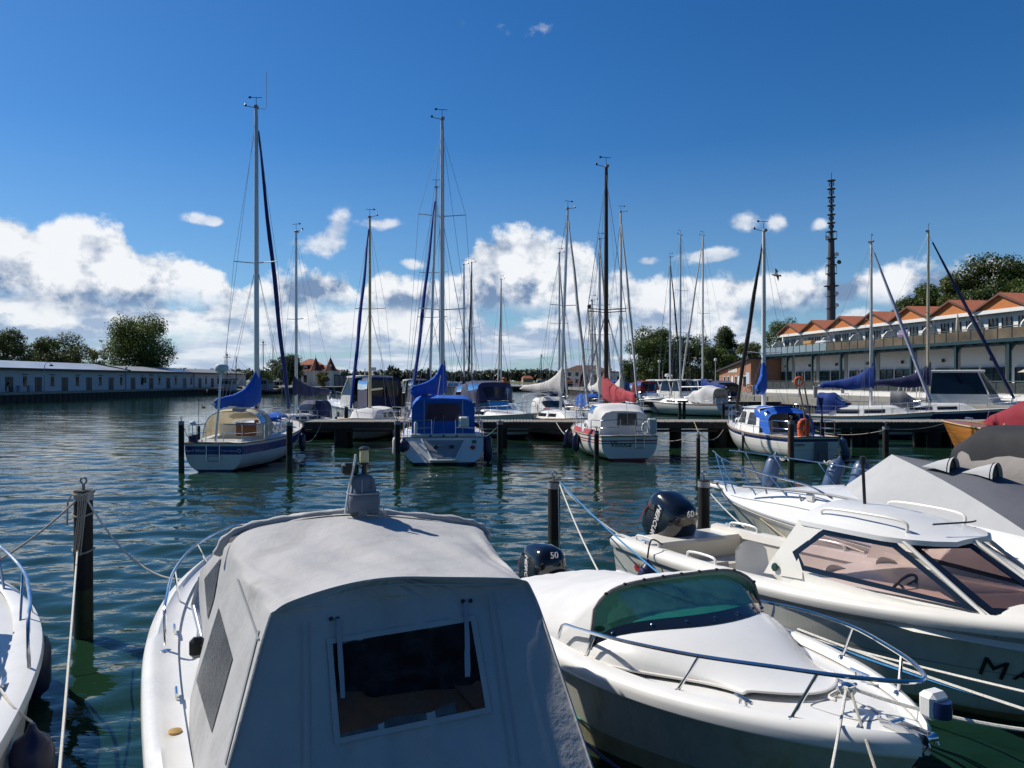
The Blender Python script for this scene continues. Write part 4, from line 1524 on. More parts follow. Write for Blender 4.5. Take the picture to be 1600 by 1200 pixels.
# ------------------------------------------------------------------ boat building kit
# boat space: y runs from the transom to the bow, x to starboard, z up from the waterline
class Hull:
    def __init__(s, L, B, fs, fb, tw=.82, rake=.7, trake=.0, sag=.06, draft=.32, chine=False, zk0=None, wide=.45, flare=.35):
        s.L, s.B, s.fs, s.fb, s.tw, s.rake, s.trake, s.sag, s.draft, s.chine, s.wide, s.flare = L, B, fs, fb, tw, rake, trake, sag, draft, chine, wide, flare
        s.zk0 = zk0 if zk0 is not None else -.12

    def half(s, t):
        if t < s.wide:
            return s.B / 2 * (s.tw + (1 - s.tw) * math.sin(t / s.wide * math.pi / 2))
        q = (t - s.wide) / (1 - s.wide)
        return s.B / 2 * max(0.0, 1 - q ** 2.25) ** .78

    def sheer(s, t):
        return lerp(s.fs, s.fb, t ** 1.7) - s.sag * math.sin(math.pi * min(1, t * 1.1))

    def keel(s, t):
        a = s.zk0 + (-s.draft - s.zk0) * sstep(0, .35, t)
        return lerp(a, s.fb * .25, sstep(.72, 1.0, t) ** 2) if t > .72 else a

    def pt(s, t, g, side=1):
        zs, zk = s.sheer(t), s.keel(t)
        z = zs * (1 - g) if g <= 1 else min(0, zk) * (g - 1)
        z = max(z, zk)
        tau = min(1, (zs - z) / max(1e-3, zs - zk))
        hb = s.half(t)
        if s.chine:
            fl = s.flare * sstep(.45, 1, t)
            if tau < .72:
                x = hb * (1 - (.10 + fl * 1.1) * (tau / .72) ** .8)
            else:
                x = hb * (.90 - fl * 1.1) * (1 - ((tau - .72) / .28)) ** .75
            x = max(0, x)
        else:
            e = lerp(3.4, 1.25, t ** 1.3)
            x = hb * max(0, 1 - tau ** e) ** lerp(.52, .72, t)
        y = t * s.L - s.rake * (1 - max(z, -.2) / s.fb) * t ** 5 + s.trake * (z / max(zs, .1)) * (1 - t) ** 6
        return Vector((side * x, y, z))

    def deck(s, t, xf=0.0, dz=0.0):
        hb = s.half(t)
        y = t * s.L + s.trake * (1 - t) ** 6
        return Vector((hb * xf, y, s.sheer(t) + .05 * s.B * .35 * (1 - xf * xf) + dz))

    def build(s, root, rows, mats, deckmat, n=30, cockpit=None, rail=None, name='hull'):
        """rows: list of (g, material index) from the sheer down"""
        mb = MB()
        fine = []
        for (g0, m0), (g1, _) in zip(rows, rows[1:]):
            k = max(1, int((g1 - g0) / (.09 if s.chine else .07)))
            fine += [(g0 + (g1 - g0) * j / k, m0) for j in range(k)]
        rows = fine + [rows[-1]]
        gs = [r[0] for r in rows]
        ms = [r[1] for r in rows]
        ts = [i / n for i in range(n + 1)]
        ts[-1] = .9995
        for side in (1, -1):
            rings = [[s.pt(t, g, side) for g in gs] for t in ts]
            if side < 0:
                rings = rings[::-1]
            mb.loft(rings, 0, mcol=ms[:-1])
        # transom
        a = [s.pt(0, g, 1) for g in gs]
        b = [s.pt(0, g, -1) for g in gs]
        mb.loft([b, a], 0, mcol=ms[:-1])
        h = mb.build(name, mats, root, 30)
        d = MB()
        xs = np.linspace(-1, 1, 9)
        if cockpit is None:
            d.loft([[s.deck(t, x) for x in xs] for t in ts], 0)
        else:
            t0, t1, w, depth = cockpit
            tt = sorted(set(ts + [t0, t1]))
            xs = [-1, -.9, -w, w, .9, 1]
            for i in range(len(tt) - 1):
                ring0, ring1 = [s.deck(tt[i], x) for x in xs], [s.deck(tt[i + 1], x) for x in xs]
                for j in range(5):
                    if j == 2 and t0 - 1e-6 <= tt[i] and tt[i + 1] <= t1 + 1e-6:
                        continue
                    d.add([ring0[j], ring0[j + 1], ring1[j + 1], ring1[j]], [(0, 1, 2, 3)])
            up, lo = [], []
            inner = [t for t in tt if t0 - 1e-6 <= t <= t1 + 1e-6]
            loop = [(t, w) for t in inner] + [(t, -w) for t in inner[::-1]]
            up = [s.deck(t, x) for t, x in loop]
            lo = [Vector((p.x * .96, p.y, depth)) for p in up]
            d.loft([up + up[:1], lo + lo[:1]], 0)
            d.poly(lo, 0)
        dk = d.build('deck', deckmat, root, 40)
        if rail:
            r, rm = rail
            q = MB()
            for side in (1, -1):
                q.tube([s.pt(t, 0.0, side) + Vector((side * r * .3, 0, 0)) for t in ts], r, 6)
            q.tube([s.pt(0, 0, -1), s.pt(0, 0, 1)], r, 6)
            q.build('rubbing_strake', rm, root)
        return h, dk


def arch(y, w, zb, zt, p=.45, q=.55, n=17, x0=0.0, lean=0.0):
    out = []
    for i in range(n):
        a = math.pi * i / (n - 1)
        c, sn = math.cos(a), math.sin(a)
        out.append(Vector((x0 + w * math.copysign(abs(c) ** p, c), y + lean * abs(sn) ** q, zb + (zt - zb) * abs(sn) ** q)))
    return out


def canopy(root, hoops, m, name='canopy', end0=None, end1=None, n=17, sub=4, p=.45, q=.55, wrinkle=.012, seed=1, thick=True):
    """cloth stretched over hoops (y, halfwidth, z base, z top[, lean]); ends closed when end0/end1 name a material"""
    rng = random.Random(seed)
    hs = [(h + (0,))[:5] for h in hoops]
    rings = []
    for i in range(len(hs) - 1):
        for j in range(sub):
            f = j / sub
            h = [lerp(a, b, f) for a, b in zip(hs[i], hs[i + 1])]
            sagv = .035 * math.sin(math.pi * f)
            r = arch(h[0], h[1] - sagv * .4, h[2], h[3] - sagv, p, q, n, 0, h[4])
            rings.append(r)
    h = hs[-1]
    rings.append(arch(h[0], h[1], h[2], h[3], p, q, n, 0, h[4]))
    for r in rings:
        for k in range(1, n - 1):
            r[k] += Vector((rng.uniform(-1, 1), 0, rng.uniform(-1, 1))) * wrinkle
    mb = MB()
    mb.loft(rings, 0)
    if end0:
        mb.poly(rings[0], 0)
    if end1:
        mb.poly(rings[-1][::-1], 0)
    o = mb.build(name, m, root, 50)
    return o, rings


def canopy_window(root, rings, i0, i1, k0, k1, m, name='window', off=.012):
    """a pane lying on a canopy between ring i0..i1 and points k0..k1"""
    c = Vector((0, 0, 0))
    allp = [p for r in rings for p in r]
    for p in allp:
        c += p
    c /= len(allp)
    c.z -= .3
    rows = []
    for i in range(i0, i1 + 1):
        row = []
        for k in range(k0, k1 + 1):
            p = rings[i][k]
            d = Vector((p.x - c.x, 0, p.z - c.z)).normalized()
            row.append(p + d * off)
        rows.append(row)
    mb = MB()
    mb.loft(rows, 0)
    return mb.build(name, m, root, 60)


def end_window(root, ring, sx, z0, z1, y_off, m, name='window', x0=-1.0, x1=1.0):
    """pane on a flat end of a canopy; x0..x1 are fractions of the half width, z0..z1 fractions of the height"""
    w = max(abs(p.x) for p in ring)
    zb, zt = min(p.z for p in ring), max(p.z for p in ring)
    y = lambda zz: lerp(ring[0].y, ring[len(ring) // 2].y, (zz - zb) / (zt - zb)) + y_off
    za, zc = lerp(zb, zt, z0), lerp(zb, zt, z1)
    mb = MB()
    mb.poly([(x0 * w * sx, y(za), za), (x1 * w * sx, y(za), za), (x1 * w * sx * .94, y(zc), zc), (x0 * w * sx * .94, y(zc), zc)])
    return mb.build(name, m, root, smooth=False)


def cabin_trunk(root, H, t0, t1, k, h, m, name='cabin', front=.25, back=.06, n=14, flat=.86, winset=None):
    """coachroof on the deck from t0 (aft) to t1 (forward)"""
    rings = []
    for i in range(n + 1):
        f = i / n
        t = lerp(t0, t1, f)
        w = H.half(t) * k * lerp(1, .86, f)
        hh = h * min(1, sstep(0, back, f) if back > 0 else 1) * (1 - .25 * f) * (1 - sstep(1 - front, 1.0, f) * .97)
        zb = H.sheer(t) - .02
        y = t * H.L
        wt = w * flat
        rings.append([Vector((-w, y, zb)), Vector((-lerp(w, wt, .85), y, zb + hh * .80)), Vector((-wt * .93, y, zb + hh * .95)), Vector((-wt * .5, y, zb + hh * 1.06)), Vector((0, y, zb + hh * 1.10)),
                      Vector((wt * .5, y, zb + hh * 1.06)), Vector((wt * .93, y, zb + hh * .95)), Vector((lerp(w, wt, .85), y, zb + hh * .80)), Vector((w, y, zb))])
    mb = MB()
    mb.loft(rings, 0, cap0=True, cap1=True)
    o = mb.build(name, m, root, 35)
    if winset:
        for f0, f1 in winset:
            for side in (0, 1):
                q = MB()
                rows = []
                for f in np.linspace(f0, f1, 4):
                    x = f * n
                    i = min(n - 1, int(x))
                    a, b = (rings[i][0], rings[i][1]) if side == 0 else (rings[i][8], rings[i][7])
                    c, d = (rings[i + 1][0], rings[i + 1][1]) if side == 0 else (rings[i + 1][8], rings[i + 1][7])
                    lo, hi = a.lerp(c, x - i), b.lerp(d, x - i)
                    o_ = Vector((-.008 if side == 0 else .008, 0, .002))
                    rows.append([lo.lerp(hi, .34) + o_, lo.lerp(hi, .86) + o_])
                q.loft(rows, 0)
                q.build('window', DARKGLASS, o, smooth=False)
    return o, rings


def rails(root, H, t0, t1, h=.58, step=.14, wires=2, inset=.94, name='guard_rail', r=.013):
    mb = MB()
    ts = np.linspace(t0, t1, max(2, int((t1 - t0) / step) + 1))
    for side in (-1, 1):
        tops = []
        for t in ts:
            p = H.deck(t, side * inset)
            mb.tube([p, p + Vector((0, 0, h))], r, 5)
            tops.append(p)
        for w in range(wires):
            mb.tube([p + Vector((0, 0, h * (1 - .48 * w) - .01)) for p in tops], .006, 4)
    return mb.build(name, STEEL, root)


def pulpit(root, H, h=.62, t=.84, name='pulpit'):
    mb = MB()
    a = [H.deck(t, -.93, h), H.deck(.92, -.95, h + .02), H.deck(.975, -.85, h + .05), H.deck(.998, 0, h + .05) + Vector((0, .12, 0)), H.deck(.975, .85, h + .05), H.deck(.92, .95, h + .02), H.deck(t, .93, h)]
    mb.tube(smoothpts(a, 5), .016, 6)
    b = [p - Vector((0, 0, h * .5)) for p in a]
    mb.tube(smoothpts(b, 4), .012, 5)
    for p, q in ((a[0], H.deck(t, -.93)), (a[-1], H.deck(t, .93)), (a[2], H.deck(.95, -.8)), (a[4], H.deck(.95, .8))):
        mb.tube([p, q], .015, 6)
    return mb.build(name, STEEL, root)


def pushpit(root, H, h=.62, t=.16, gap=0.0, name='pushpit'):
    mb = MB()
    for side in (-1, 1):
        y0 = .10
        c = H.deck(.02, side * .92)
        pts = [H.deck(t, side * .95, h), H.deck(.05, side * .95, h), H.deck(.015, side * .78, h), H.deck(.012, side * max(gap, .02), h)]
        mb.tube(smoothpts(pts, 4), .016, 6)
        mb.tube(smoothpts([p - Vector((0, 0, h * .48)) for p in pts], 4), .012, 5)
        for p in (pts[0], H.deck(.02, side * .9, h), pts[-1]):
            mb.tube([p, p - Vector((0, 0, h))], .014, 6)
    return mb.build(name, STEEL, root)


def fender(root, p, l=.62, r=.13, m=None, name='fender', tilt=0.0):
    mb = MB()
    z = p[2]
    M = Matrix.Rotation(tilt, 4, 'Y')
    mb.lathe([(.02, l / 2 + .07), (.035, l / 2 + .03), (.05, l / 2), (r * .8, l / 2 - .05), (r, l / 2 - .14), (r, -l / 2 + .14), (r * .8, -l / 2 + .05), (.05, -l / 2), (.03, -l / 2 - .05)], (p[0], p[1], z), 14, M=M)
    return mb.build(name, m or FENDERNAVY, root)


def ballfender(root, p, r=.27, m=None):
    mb = MB()
    prof = [(r * math.sin(a), -r * math.cos(a)) for a in np.linspace(.12, math.pi - .35, 10)] + [(.07, r * 1.05), (.05, r * 1.2)]
    mb.lathe(prof, p, 16)
    return mb.build('ball_fender', m or FENDERNAVY, root)


def spar(root, base, top, r0, r1, m, name='mast', n=10):
    mb = MB()
    b, t = Vector(base), Vector(top)
    mb.tube([b, b.lerp(t, .6), t], [r0, r0 * .98, r1], n)
    return mb.build(name, m, root)


def masthead(mast, top, kind=0, r=.012):
    """wind vane, aerial and lights: small pieces at the masthead"""
    T = Vector(top)
    mb = MB()
    mb.tube([T, T + Vector((0, 0, .45))], .012, 5)
    mb.tube([T + Vector((-.26, 0, .45)), T + Vector((.22, .05, .45))], .014, 5)
    mb.box(T + Vector((-.26, 0, .45)), (.10, .02, .08))
    mb.tube([T + Vector((0, 0, .02)), T + Vector((-.42, 0, .10))], .014, 5)
    mb.lathe([(.02, -.06), (.06, 0), (.02, .06)], T + Vector((-.44, 0, .14)), 8)
    mb.build('wind_vane', BLACK, mast)
    mb = MB()
    mb.box(T + Vector((.02, -.06, .04)), (.16, .22, .12), 0, .02)
    if kind:
        mb.tube([T + Vector((.0, 0, .0)), T + Vector((.38, 0, -.04)), T + Vector((.42, 0, .10)), T + Vector((.42, 0, 1.5))], .011, 5)
    mb.build('aerial', GREYPL, mast)


def sail_cover(root, mastpt, boomend, m, hmax=1.5, name='sail_cover', seed=3, thick=.17, k=.75):
    """folded mainsail under its cover: high at the mast, slim at the boom end, with creases"""
    rng = random.Random(seed)
    a, b = Vector(mastpt), Vector(boomend)
    d = b - a
    L = d.length
    d.normalize()
    sd_ = d.cross(Vector((0, 0, 1))).normalized()
    rings = []
    n = 22
    for i in range(n + 1):
        f = i / n
        c = a + d * (f * L - .10 if i else -.16)
        up = .20 + .22 * (1 - f) + (hmax - .4) * math.exp(-f * L / k)
        low = -.14 - .05 * math.sin(f * 9 + seed)
        w = thick * lerp(1, .55, f) * (1 + .10 * math.sin(f * 23 + seed)) * (1 - .6 * sstep(.94, 1, f))
        if f > .94:
            up, low = lerp(up, .06, sstep(.94, 1.02, f)), lerp(low, -.05, sstep(.94, 1.02, f))
        ring = []
        for j in range(14):
            t = 2 * math.pi * j / 14
            zz = lerp(low, up, .5 + .5 * math.sin(t))
            wide = w * abs(math.cos(t)) ** .8 * (1.0 if zz < .25 else lerp(1, .62, min(1, (zz - .25) / 1.0)))
            ring.append(c + sd_ * math.copysign(wide, math.cos(t)) * (1 + .12 * rng.uniform(-1, 1)) + Vector((0, 0, zz + rng.uniform(-.015, .015))))
        rings.append(ring)
    mb = MB()
    mb.loft(rings, 0, closed=True, cap0=True, cap1=True)
    return mb.build(name, m, root, 60)


def furled(root, a, b, m, r=.075, name='furled_jib'):
    a, b = Vector(a), Vector(b)
    mb = MB()
    k = 14
    mb.tube([a.lerp(b, i / k) + Vector((.02 * math.sin(i * 1.1), 0, 0)) for i in range(k + 1)], [r * (.55 + .6 * math.sin(math.pi * min(1, .12 + i / k * .95)) ** .8) * (1 + .06 * math.sin(i * 2.2)) for i in range(k + 1)], 8)
    return mb.build(name, m, root)


def sailboat(label, mast_px, mast_Y, top_py, heading, L=8.5, B=2.9, fs=.95, fb=1.15, ms=.56, hullrows=None, hullmats=None, deckmat=None, mastmat=None, cover=BLUECOVER, boom_len=.40,
             boom_az=0.0, jib=None, dodger=None, spreaders=1, group='sailing boats in the marina', mast_r=.085, kind=0, cockpit=True, cabin=GEL, cab=(.34, .80), cabh=.42, boom_z=1.05,
             cov_h=1.5, detail=True, tw=.78, trake=-.12, rake=.9, wires=True, name='sailboat', lean=0.0, cat='sailboat', strake=None, rigw=.007, mast_base=None, tmast=None, spr=(.52,)):
    """one sailing boat with its mast standing at a given place"""
    hd = R(heading)
    M = Matrix.Rotation(-hd, 4, 'Z')                     # heading is measured clockwise from straight ahead
    mp = P(mast_px, 600, mast_Y)
    off = M @ Vector((0, ms * L, 0))
    t = thing(name, label, cat, (mp.x - off.x, mast_Y - off.y, 0), -hd, group)
    H = Hull(L, B, fs, fb, tw=tw, rake=rake, trake=trake)
    hullrows = hullrows or [(0, 0), (.5, 0), (.9, 1), (1.0, 1), (1.2, 1), (2, 1)]
    hullmats = hullmats or [GELHULL, NAVY]
    H.build(t, hullrows, hullmats, deckmat or GEL, cockpit=(.06, .32, .50, fs - .48) if cockpit else None, rail=strake or (.028, TEAK))
    cabin_trunk(t, H, cab[0], cab[1], .66, cabh, cabin, winset=[(.12, .40), (.46, .70)])
    zt = EYE + (YH - top_py) / FOC * mast_Y
    zb = H.sheer(ms) + (cabh * .9 if cab[0] < ms < cab[1] - .1 else 0)
    if mast_base is not None:
        zb = mast_base
    base = Vector((0, ms * L, zb))
    top = Vector((lean, ms * L, zt))
    m = spar(t, base, top, mast_r, mast_r * .72, mastmat or ALU)
    masthead(m, top, kind)
    rg = MB()
    bow = H.deck(.985, 0, .05)
    jt = base.lerp(top, .985)
    rg.tube([bow, jt], rigw, 4)
    rg.tube([H.deck(.01, 0, .05), base.lerp(top, .99)], rigw, 4)
    chain = [H.deck(ms - .01, sx * .97) for sx in (-1, 1)]
    for f in spr[:max(1, spreaders)]:
        sb = base.lerp(top, f)
        sp = MB()
        tips = []
        for sx in (-1, 1):
            tip = sb + Vector((sx * B * .29, -.12, .06))
            tips.append(tip)
            sp.tube([sb, tip], .022, 5)
        sp.build('spreader', mastmat or ALU, m)
        for sx, tip, ch in zip((-1, 1), tips, chain):
            rg.tube([ch, tip, base.lerp(top, .96)], rigw, 4)
            rg.tube([ch + Vector((0, .25, 0)), sb], rigw, 4)
            rg.tube([ch + Vector((0, -.3, 0)), sb], rigw, 4)
    rg.tube([base + Vector((.10, -.06, .2)), top + Vector((.06, -.06, -.3))], rigw * .8, 4)
    rg.build('rigging', WIRE, t)
    gz = zb + boom_z
    ba = R(boom_az)
    be = Vector((math.sin(ba) * boom_len * L, ms * L - math.cos(ba) * boom_len * L, gz + .02 + .08 * boom_len))
    g = base.copy()
    g.z = gz
    spar(t, g - (be - g) * .0, be, .055, .05, mastmat or ALU, 'boom', 8)
    if cover:
        sail_cover(t, g, be, cover, cov_h, seed=int(mast_px))
    if jib:
        furled(t, bow + Vector((0, -.08, .45)), bow.lerp(jt, .95), jib, .085)
    if detail:
        rails(t, H, .18, .84)
        pulpit(t, H)
        pushpit(t, H, gap=.3)
    if dodger:
        y0 = cab[0] * L
        zd = H.sheer(cab[0])
        o, rings = canopy(t, [(y0 - .55, B * .33, zd + .1, zd + cabh + .72), (y0 + .15, B * .33, zd + .2, zd + cabh + .72), (y0 + .95, B * .27, zd + cabh, zd + cabh + .12)], dodger, 'sprayhood', seed=int(mast_px), sub=3)
        canopy_window(o, rings, 4, 6, 5, 11, DARKGLASS, 'window')
    return t, H, base, top


def simple_window(root, pts, m=DARKGLASS, name='window'):
    mb = MB()
    mb.poly(pts)
    return mb.build(name, m, root, smooth=False)


def motorboat(label, loc, heading, L=8, B=2.9, fs=.9, fb=1.35, style='hardtop', canvas=NAVYCOVER, hullmats=None, rows=None, group='motor boats in the marina', top_h=1.75, radar=False, name='motor_cruiser', cat='motor boat', cab0=.10, roof_aft=1.25):
    hd = R(heading)
    t = thing(name, label, cat, loc, -hd, group)
    H = Hull(L, B, fs, fb, tw=.90, rake=.9, trake=.12, chine=True, draft=.35, sag=.0, wide=.5)
    H.build(t, rows or [(0, 0), (.12, 0), (.62, 0), (.80, 1), (1, 1), (1.4, 1), (2, 1)], hullmats or [GELHULL, NAVY], GEL, cockpit=(.05, .36, .74, fs - .55), rail=(.035, WHITEPL))
    # low forecabin sweeping up to the windscreen
    o, rg = cabin_trunk(t, H, .34, .90, .80, .52, GEL, front=.85, back=.0, winset=[(.12, .42)])
    y0, y1, y2 = cab0 * L, .38 * L, .56 * L
    z1 = H.sheer(.38) + .42
    w = B * .40
    top = z1 + top_h - .55
    if style == 'hardtop':
        # windscreen, side windows, roof
        mb = MB()
        zw = z1 + .48
        ring0 = [(-w, y1 - roof_aft + .9, zw), (-w, y2 - .4, zw), (0, y2 + .2, zw), (w, y2 - .4, zw), (w, y1 - roof_aft + .9, zw)]
        side_ = [(-w * 1.03, y1 - roof_aft + .6, z1 - .55), (-w * 1.03, y2 - .1, z1 - .35), (0, y2 + .55, z1 - .2), (w * 1.03, y2 - .1, z1 - .35), (w * 1.03, y1 - roof_aft + .6, z1 - .55)]
        mb.loft([side_, ring0], 0)
        mb.build('cabin_side', GEL, t, 30)
        mb = MB()
        ring1 = [(-w * .86, y1 - roof_aft + 1.0, top), (-w * .82, y2 - 1.0, top), (0, y2 - .7, top + .05), (w * .82, y2 - 1.0, top), (w * .86, y1 - roof_aft + 1.0, top)]
        mb.loft([ring0, ring1], 0)
        mb.build('windscreen', DARKGLASS, t, smooth=False)
        mb = MB()
        for a, b in zip(ring0, ring1):
            mb.tube([a, b], .05, 6)
        mb.build('screen_frame', WHITEPL, t)
        mb = MB()
        pr = [(y1 - roof_aft, .96), (y1 - roof_aft + .05, 1.0), (y2 - 1.2, .97), (y2 - .65, .62), (y2 - .55, .3)]
        lo = [[Vector((x * w * k * 1.02, y, top + dz + .07 * (1 - x * x))) for x in np.linspace(-1, 1, 9)] for y, k in pr for dz in (0,)]
        hi = [[p + Vector((0, 0, .12)) for p in r] for r in lo]
        mb.loft(lo[::-1], 0)
        mb.loft(hi, 0)
        for k in (0, -1):
            mb.loft([[r[k] for r in lo], [r[k] for r in hi]], 0)
        mb.loft([lo[0], hi[0]], 0)
        mb.loft([hi[-1], lo[-1]], 0)
        mb.build('hardtop', GEL, t, 50)
        if canvas:
            c, rings = canopy(t, [(y0 + .1, w * .98, H.sheer(.1) + .05, top + .03), (y1 - 1.15, w * .98, H.sheer(.2) + .05, top + .05)], canvas, 'cockpit_canvas', end0=True, p=.25, q=.3)
            end_window(c, rings[0], .86, .40, .90, -.02, SMOKEVINYL, 'window', -.95, -.05)
            end_window(c, rings[0], .86, .40, .90, -.02, SMOKEVINYL, 'window', .05, .95)
            canopy_window(c, rings, 0, 4, 1, 4, SMOKEVINYL)
            canopy_window(c, rings, 0, 4, 12, 15, SMOKEVINYL)
    elif style == 'camper':
        mb = MB()
        ring0 = [(-w, y1 - .3, z1 - .3), (-w, y2 - .5, z1 - .1), (-w * .5, y2 + .1, z1), (w * .5, y2 + .1, z1), (w, y2 - .5, z1 - .1), (w, y1 - .3, z1 - .3)]
        ring1 = [(-w * .9, y1 - .3, z1 + .30), (-w * .88, y2 - .9, z1 + .42), (-w * .45, y2 - .4, z1 + .5), (w * .45, y2 - .4, z1 + .5), (w * .88, y2 - .9, z1 + .42), (w * .9, y1 - .3, z1 + .30)]
        mb.loft([ring0, ring1], 0)
        mb.build('windscreen', SMOKEVINYL, t, smooth=False)
        mb = MB()
        mb.tube(ring1, .03, 6)
        for a, b in zip(ring0, ring1):
            mb.tube([a, b], .025, 6)
        mb.build('screen_frame', STEEL, t)
        c, rings = canopy(t, [(y0 + .1, w * .98, H.sheer(.1) + .05, top - .2), (y1 - .8, w * .98, H.sheer(.2) + .05, top + .05), (y2 - .75, w * .86, z1 + .36, top - .05), (y2 - .35, w * .5, z1 + .48, z1 + .56)], canvas, 'camper_canvas', end0=True, p=.3, q=.4)
        canopy_window(c, rings, 1, 3, 1, 5, SMOKEVINYL)
        canopy_window(c, rings, 1, 3, 11, 15, SMOKEVINYL)
        canopy_window(c, rings, 5, 8, 2, 5, SMOKEVINYL)
        canopy_window(c, rings, 5, 8, 11, 14, SMOKEVINYL)
        canopy_window(c, rings, 9, 12, 4, 12, SMOKEVINYL)
        end_window(c, rings[0], .86, .45, .90, -.02, SMOKEVINYL, 'window', -.9, .9)
    if radar:
        mb = MB()
        mb.tube([(0, y1 - .8, top + .1), (0, y1 - .8, top + .55)], .05, 6)
        mb.lathe([(.05, -.14), (.24, -.12), (.27, 0), (.22, .14), (.05, .2)], (0, y1 - .8, top + .6), 14)
        mb.build('radar_dome', WHITEPL, t)
        mb = MB()
        mb.tube([(.6, y1 - .8, top), (.6, y1 - .9, top + 1.1)], .012, 5)
        mb.tube([(-.5, y1 - .6, top), (-.5, y1 - .6, top + .6)], .02, 5)
        mb.box((-.5, y1 - .6, top + .6), (.12, .12, .12))
        mb.build('aerial', WHITEPL, t)
    rails(t, H, .42, .9, h=.5, step=.12, wires=1)
    pulpit(t, H, h=.55, t=.86)
    for side in (-1, 1):
        for tt in (.2, .5):
            p = H.pt(tt, .45, side)
            fender(t, (p.x + side * .13, p.y, p.z - .05), .55, .11, FENDERNAVY)
    return t, H

# ------------------------------------------------------------------ wooden pier across the middle
def pier(label, x0, x1, y0, y1, z, posts, group=None, name='wooden_pier'):
    t = thing(name, label, 'pier', (x0, y0, 0), 0, group)
    L, W = x1 - x0, y1 - y0
    mb = MB()
    rng = random.Random(int(x0 * 7))
    n = int(L / .16)
    for k in range(n):
        mb.box((k * .16 + .075, W / 2 + rng.uniform(-.03, .03), z - .025 + rng.uniform(-.006, .006)), (.135, W + .12, .05))
    mb.build('decking', PLANK, t, smooth=False)
    mb = MB()
    mb.box((L / 2, .06, z - .20), (L, .14, .28))
    mb.box((L / 2, W - .06, z - .20), (L, .14, .28))
    mb.box((L / 2, .20, z - .45), (L, .10, .12))
    mb.build('side_beam', BEAM, t, smooth=False)
    for x, w in posts:
        for yy in (.35, W - .35):
            q = MB()
            q.lathe([(w, -1.5), (w, z - .30)], (x - x0, yy, 0), 12)
            q.build('pile', PILEDARK, t)
    return t


X35 = lambda px: (px - 800) / FOC * 37.3
pier('long wooden pier running across the middle of the picture', -10.0, 33.2, 37.0, 39.0, 1.22,
     [(X35(532), .32), (X35(666), .2), (X35(786), .2), (X35(890), .22), (X35(1060), .16), (X35(1127), .30), (X35(1148), .2), (X35(1340), .22), (X35(1364), .28), (X35(1500), .3), (X35(1460), .3)])
pier('second wooden pier farther back between the right hand berths', 10.5, 25.6, 73.0, 74.6, 1.2, [(12, .2), (15.5, .2), (19, .2), (22.5, .25), (24.6, .25)])

# ------------------------------------------------------------------ mooring posts
def piling(label, px, top, water, r, m=PILEDARK, ring=True, cap=True, group='mooring posts in the basin', hookh=.12):
    p = Wp(px, water)
    zt = EYE - (top - YH) / FOC * p.y
    t = thing('mooring_post', label, 'mooring post', (p.x, p.y, 0), 0, group)
    mb = MB()
    rng = random.Random(px)
    rings = []
    for z in (-1.4, .0, .25, .6, zt * .6, zt - .02, zt):
        rings.append([Vector(((r * (1.02 if z < .5 else 1) * (1 + .03 * math.sin(3 * a + px) + rng.uniform(-.012, .012))) * math.cos(a), r * (1 + .03 * math.sin(3 * a + px)) * math.sin(a), z)) for a in np.linspace(0, 2 * math.pi, 16, endpoint=False)])
    ms = [1, 1, 1, 0, 0, 0]
    mb.loft(rings, 0, closed=True, cap1=True, mrow=ms)
    mb.build('timber', [m, PILEGREEN], t, 30)
    if cap:
        mb = MB()
        mb.lathe([(r * 1.05, zt - .12), (r * 1.06, zt - .02)], (0, 0, 0), 16)
        mb.build('band', GREYPL, t)
    if ring:
        mb = MB()
        mb.tube([(.0, 0, zt), (0, 0, zt + hookh * .6)], .018, 6)
        mb.tube([(.038 * math.cos(a), 0, zt + hookh + .038 * math.sin(a)) for a in np.linspace(0, 6.28, 12, endpoint=False)], .012, 5, closed=True)
        mb.build('ring', WIRE, t)
    return t, p, zt


POSTS = {}
for key, px, top, water, r, m, lab in (
        ('near', 130, 766, 995, .108, PILEDARK, 'nearest black mooring post, ropes looped over its top'),
        ('a', 283, 658, 739, .095, PILEDARK, 'dark post left of the blue banded yacht'),
        ('b', 452, 660, 739, .105, PILEDARK, 'dark post right of the blue banded yacht'),
        ('c', 621, 658, 735, .105, PILEDARK, 'dark post left of the blue canopied yacht'),
        ('d', 781, 658, 735, .10, PILEDARK, 'dark post right of the blue canopied yacht'),
        ('e', 932, 673, 738, .085, PILEDARK, 'dark post before the port side of the red striped yacht'),
        ('f', 1091, 679, 745, .068, PILEBROWN, 'slim rusty brown post with a pale cap'),
        ('g', 866, 752, 899, .10, PILEDARK, 'black post behind the outboard of the green windscreen boat'),
        ('h', 1100, 750, 884, .10, PILEDARK, 'black post beside the bow of the tent covered boat'),
        ('i', 1236, 657, 748, .10, PILEBROWN, 'brown black post beside the orange horseshoe lifebuoy'),
        ('j', 1384, 666, 733, .105, PILEDARK, 'dark post left of the varnished wooden boat')):
    POSTS[key] = piling(lab, px, top, water, r, m)
for px, top, water, r, lab in ((1062, 629, 655, .13, 'left of two close dark posts near the white dodger yacht'), (1069, 627, 655, .13, 'right of two close dark posts near the white dodger yacht'),
                               (541, 636, 690, .10, 'leaning looking grey post at the old white boat'), (525, 651, 680, .07, 'short dark post standing behind the left pier end'),
                               (625, 605, 668, .16, 'thick dark post beside the white flybridge cruiser'), (631, 614, 670, .13, 'second dark post beside the flybridge cruiser'),
                               (1130, 632, 652, .14, 'dark post right of the white dodger yacht'), (915, 618, 648, .14, 'dark post behind the red sail cover')):
    piling(lab, px, top, water, r, PILEDARK, False, False)

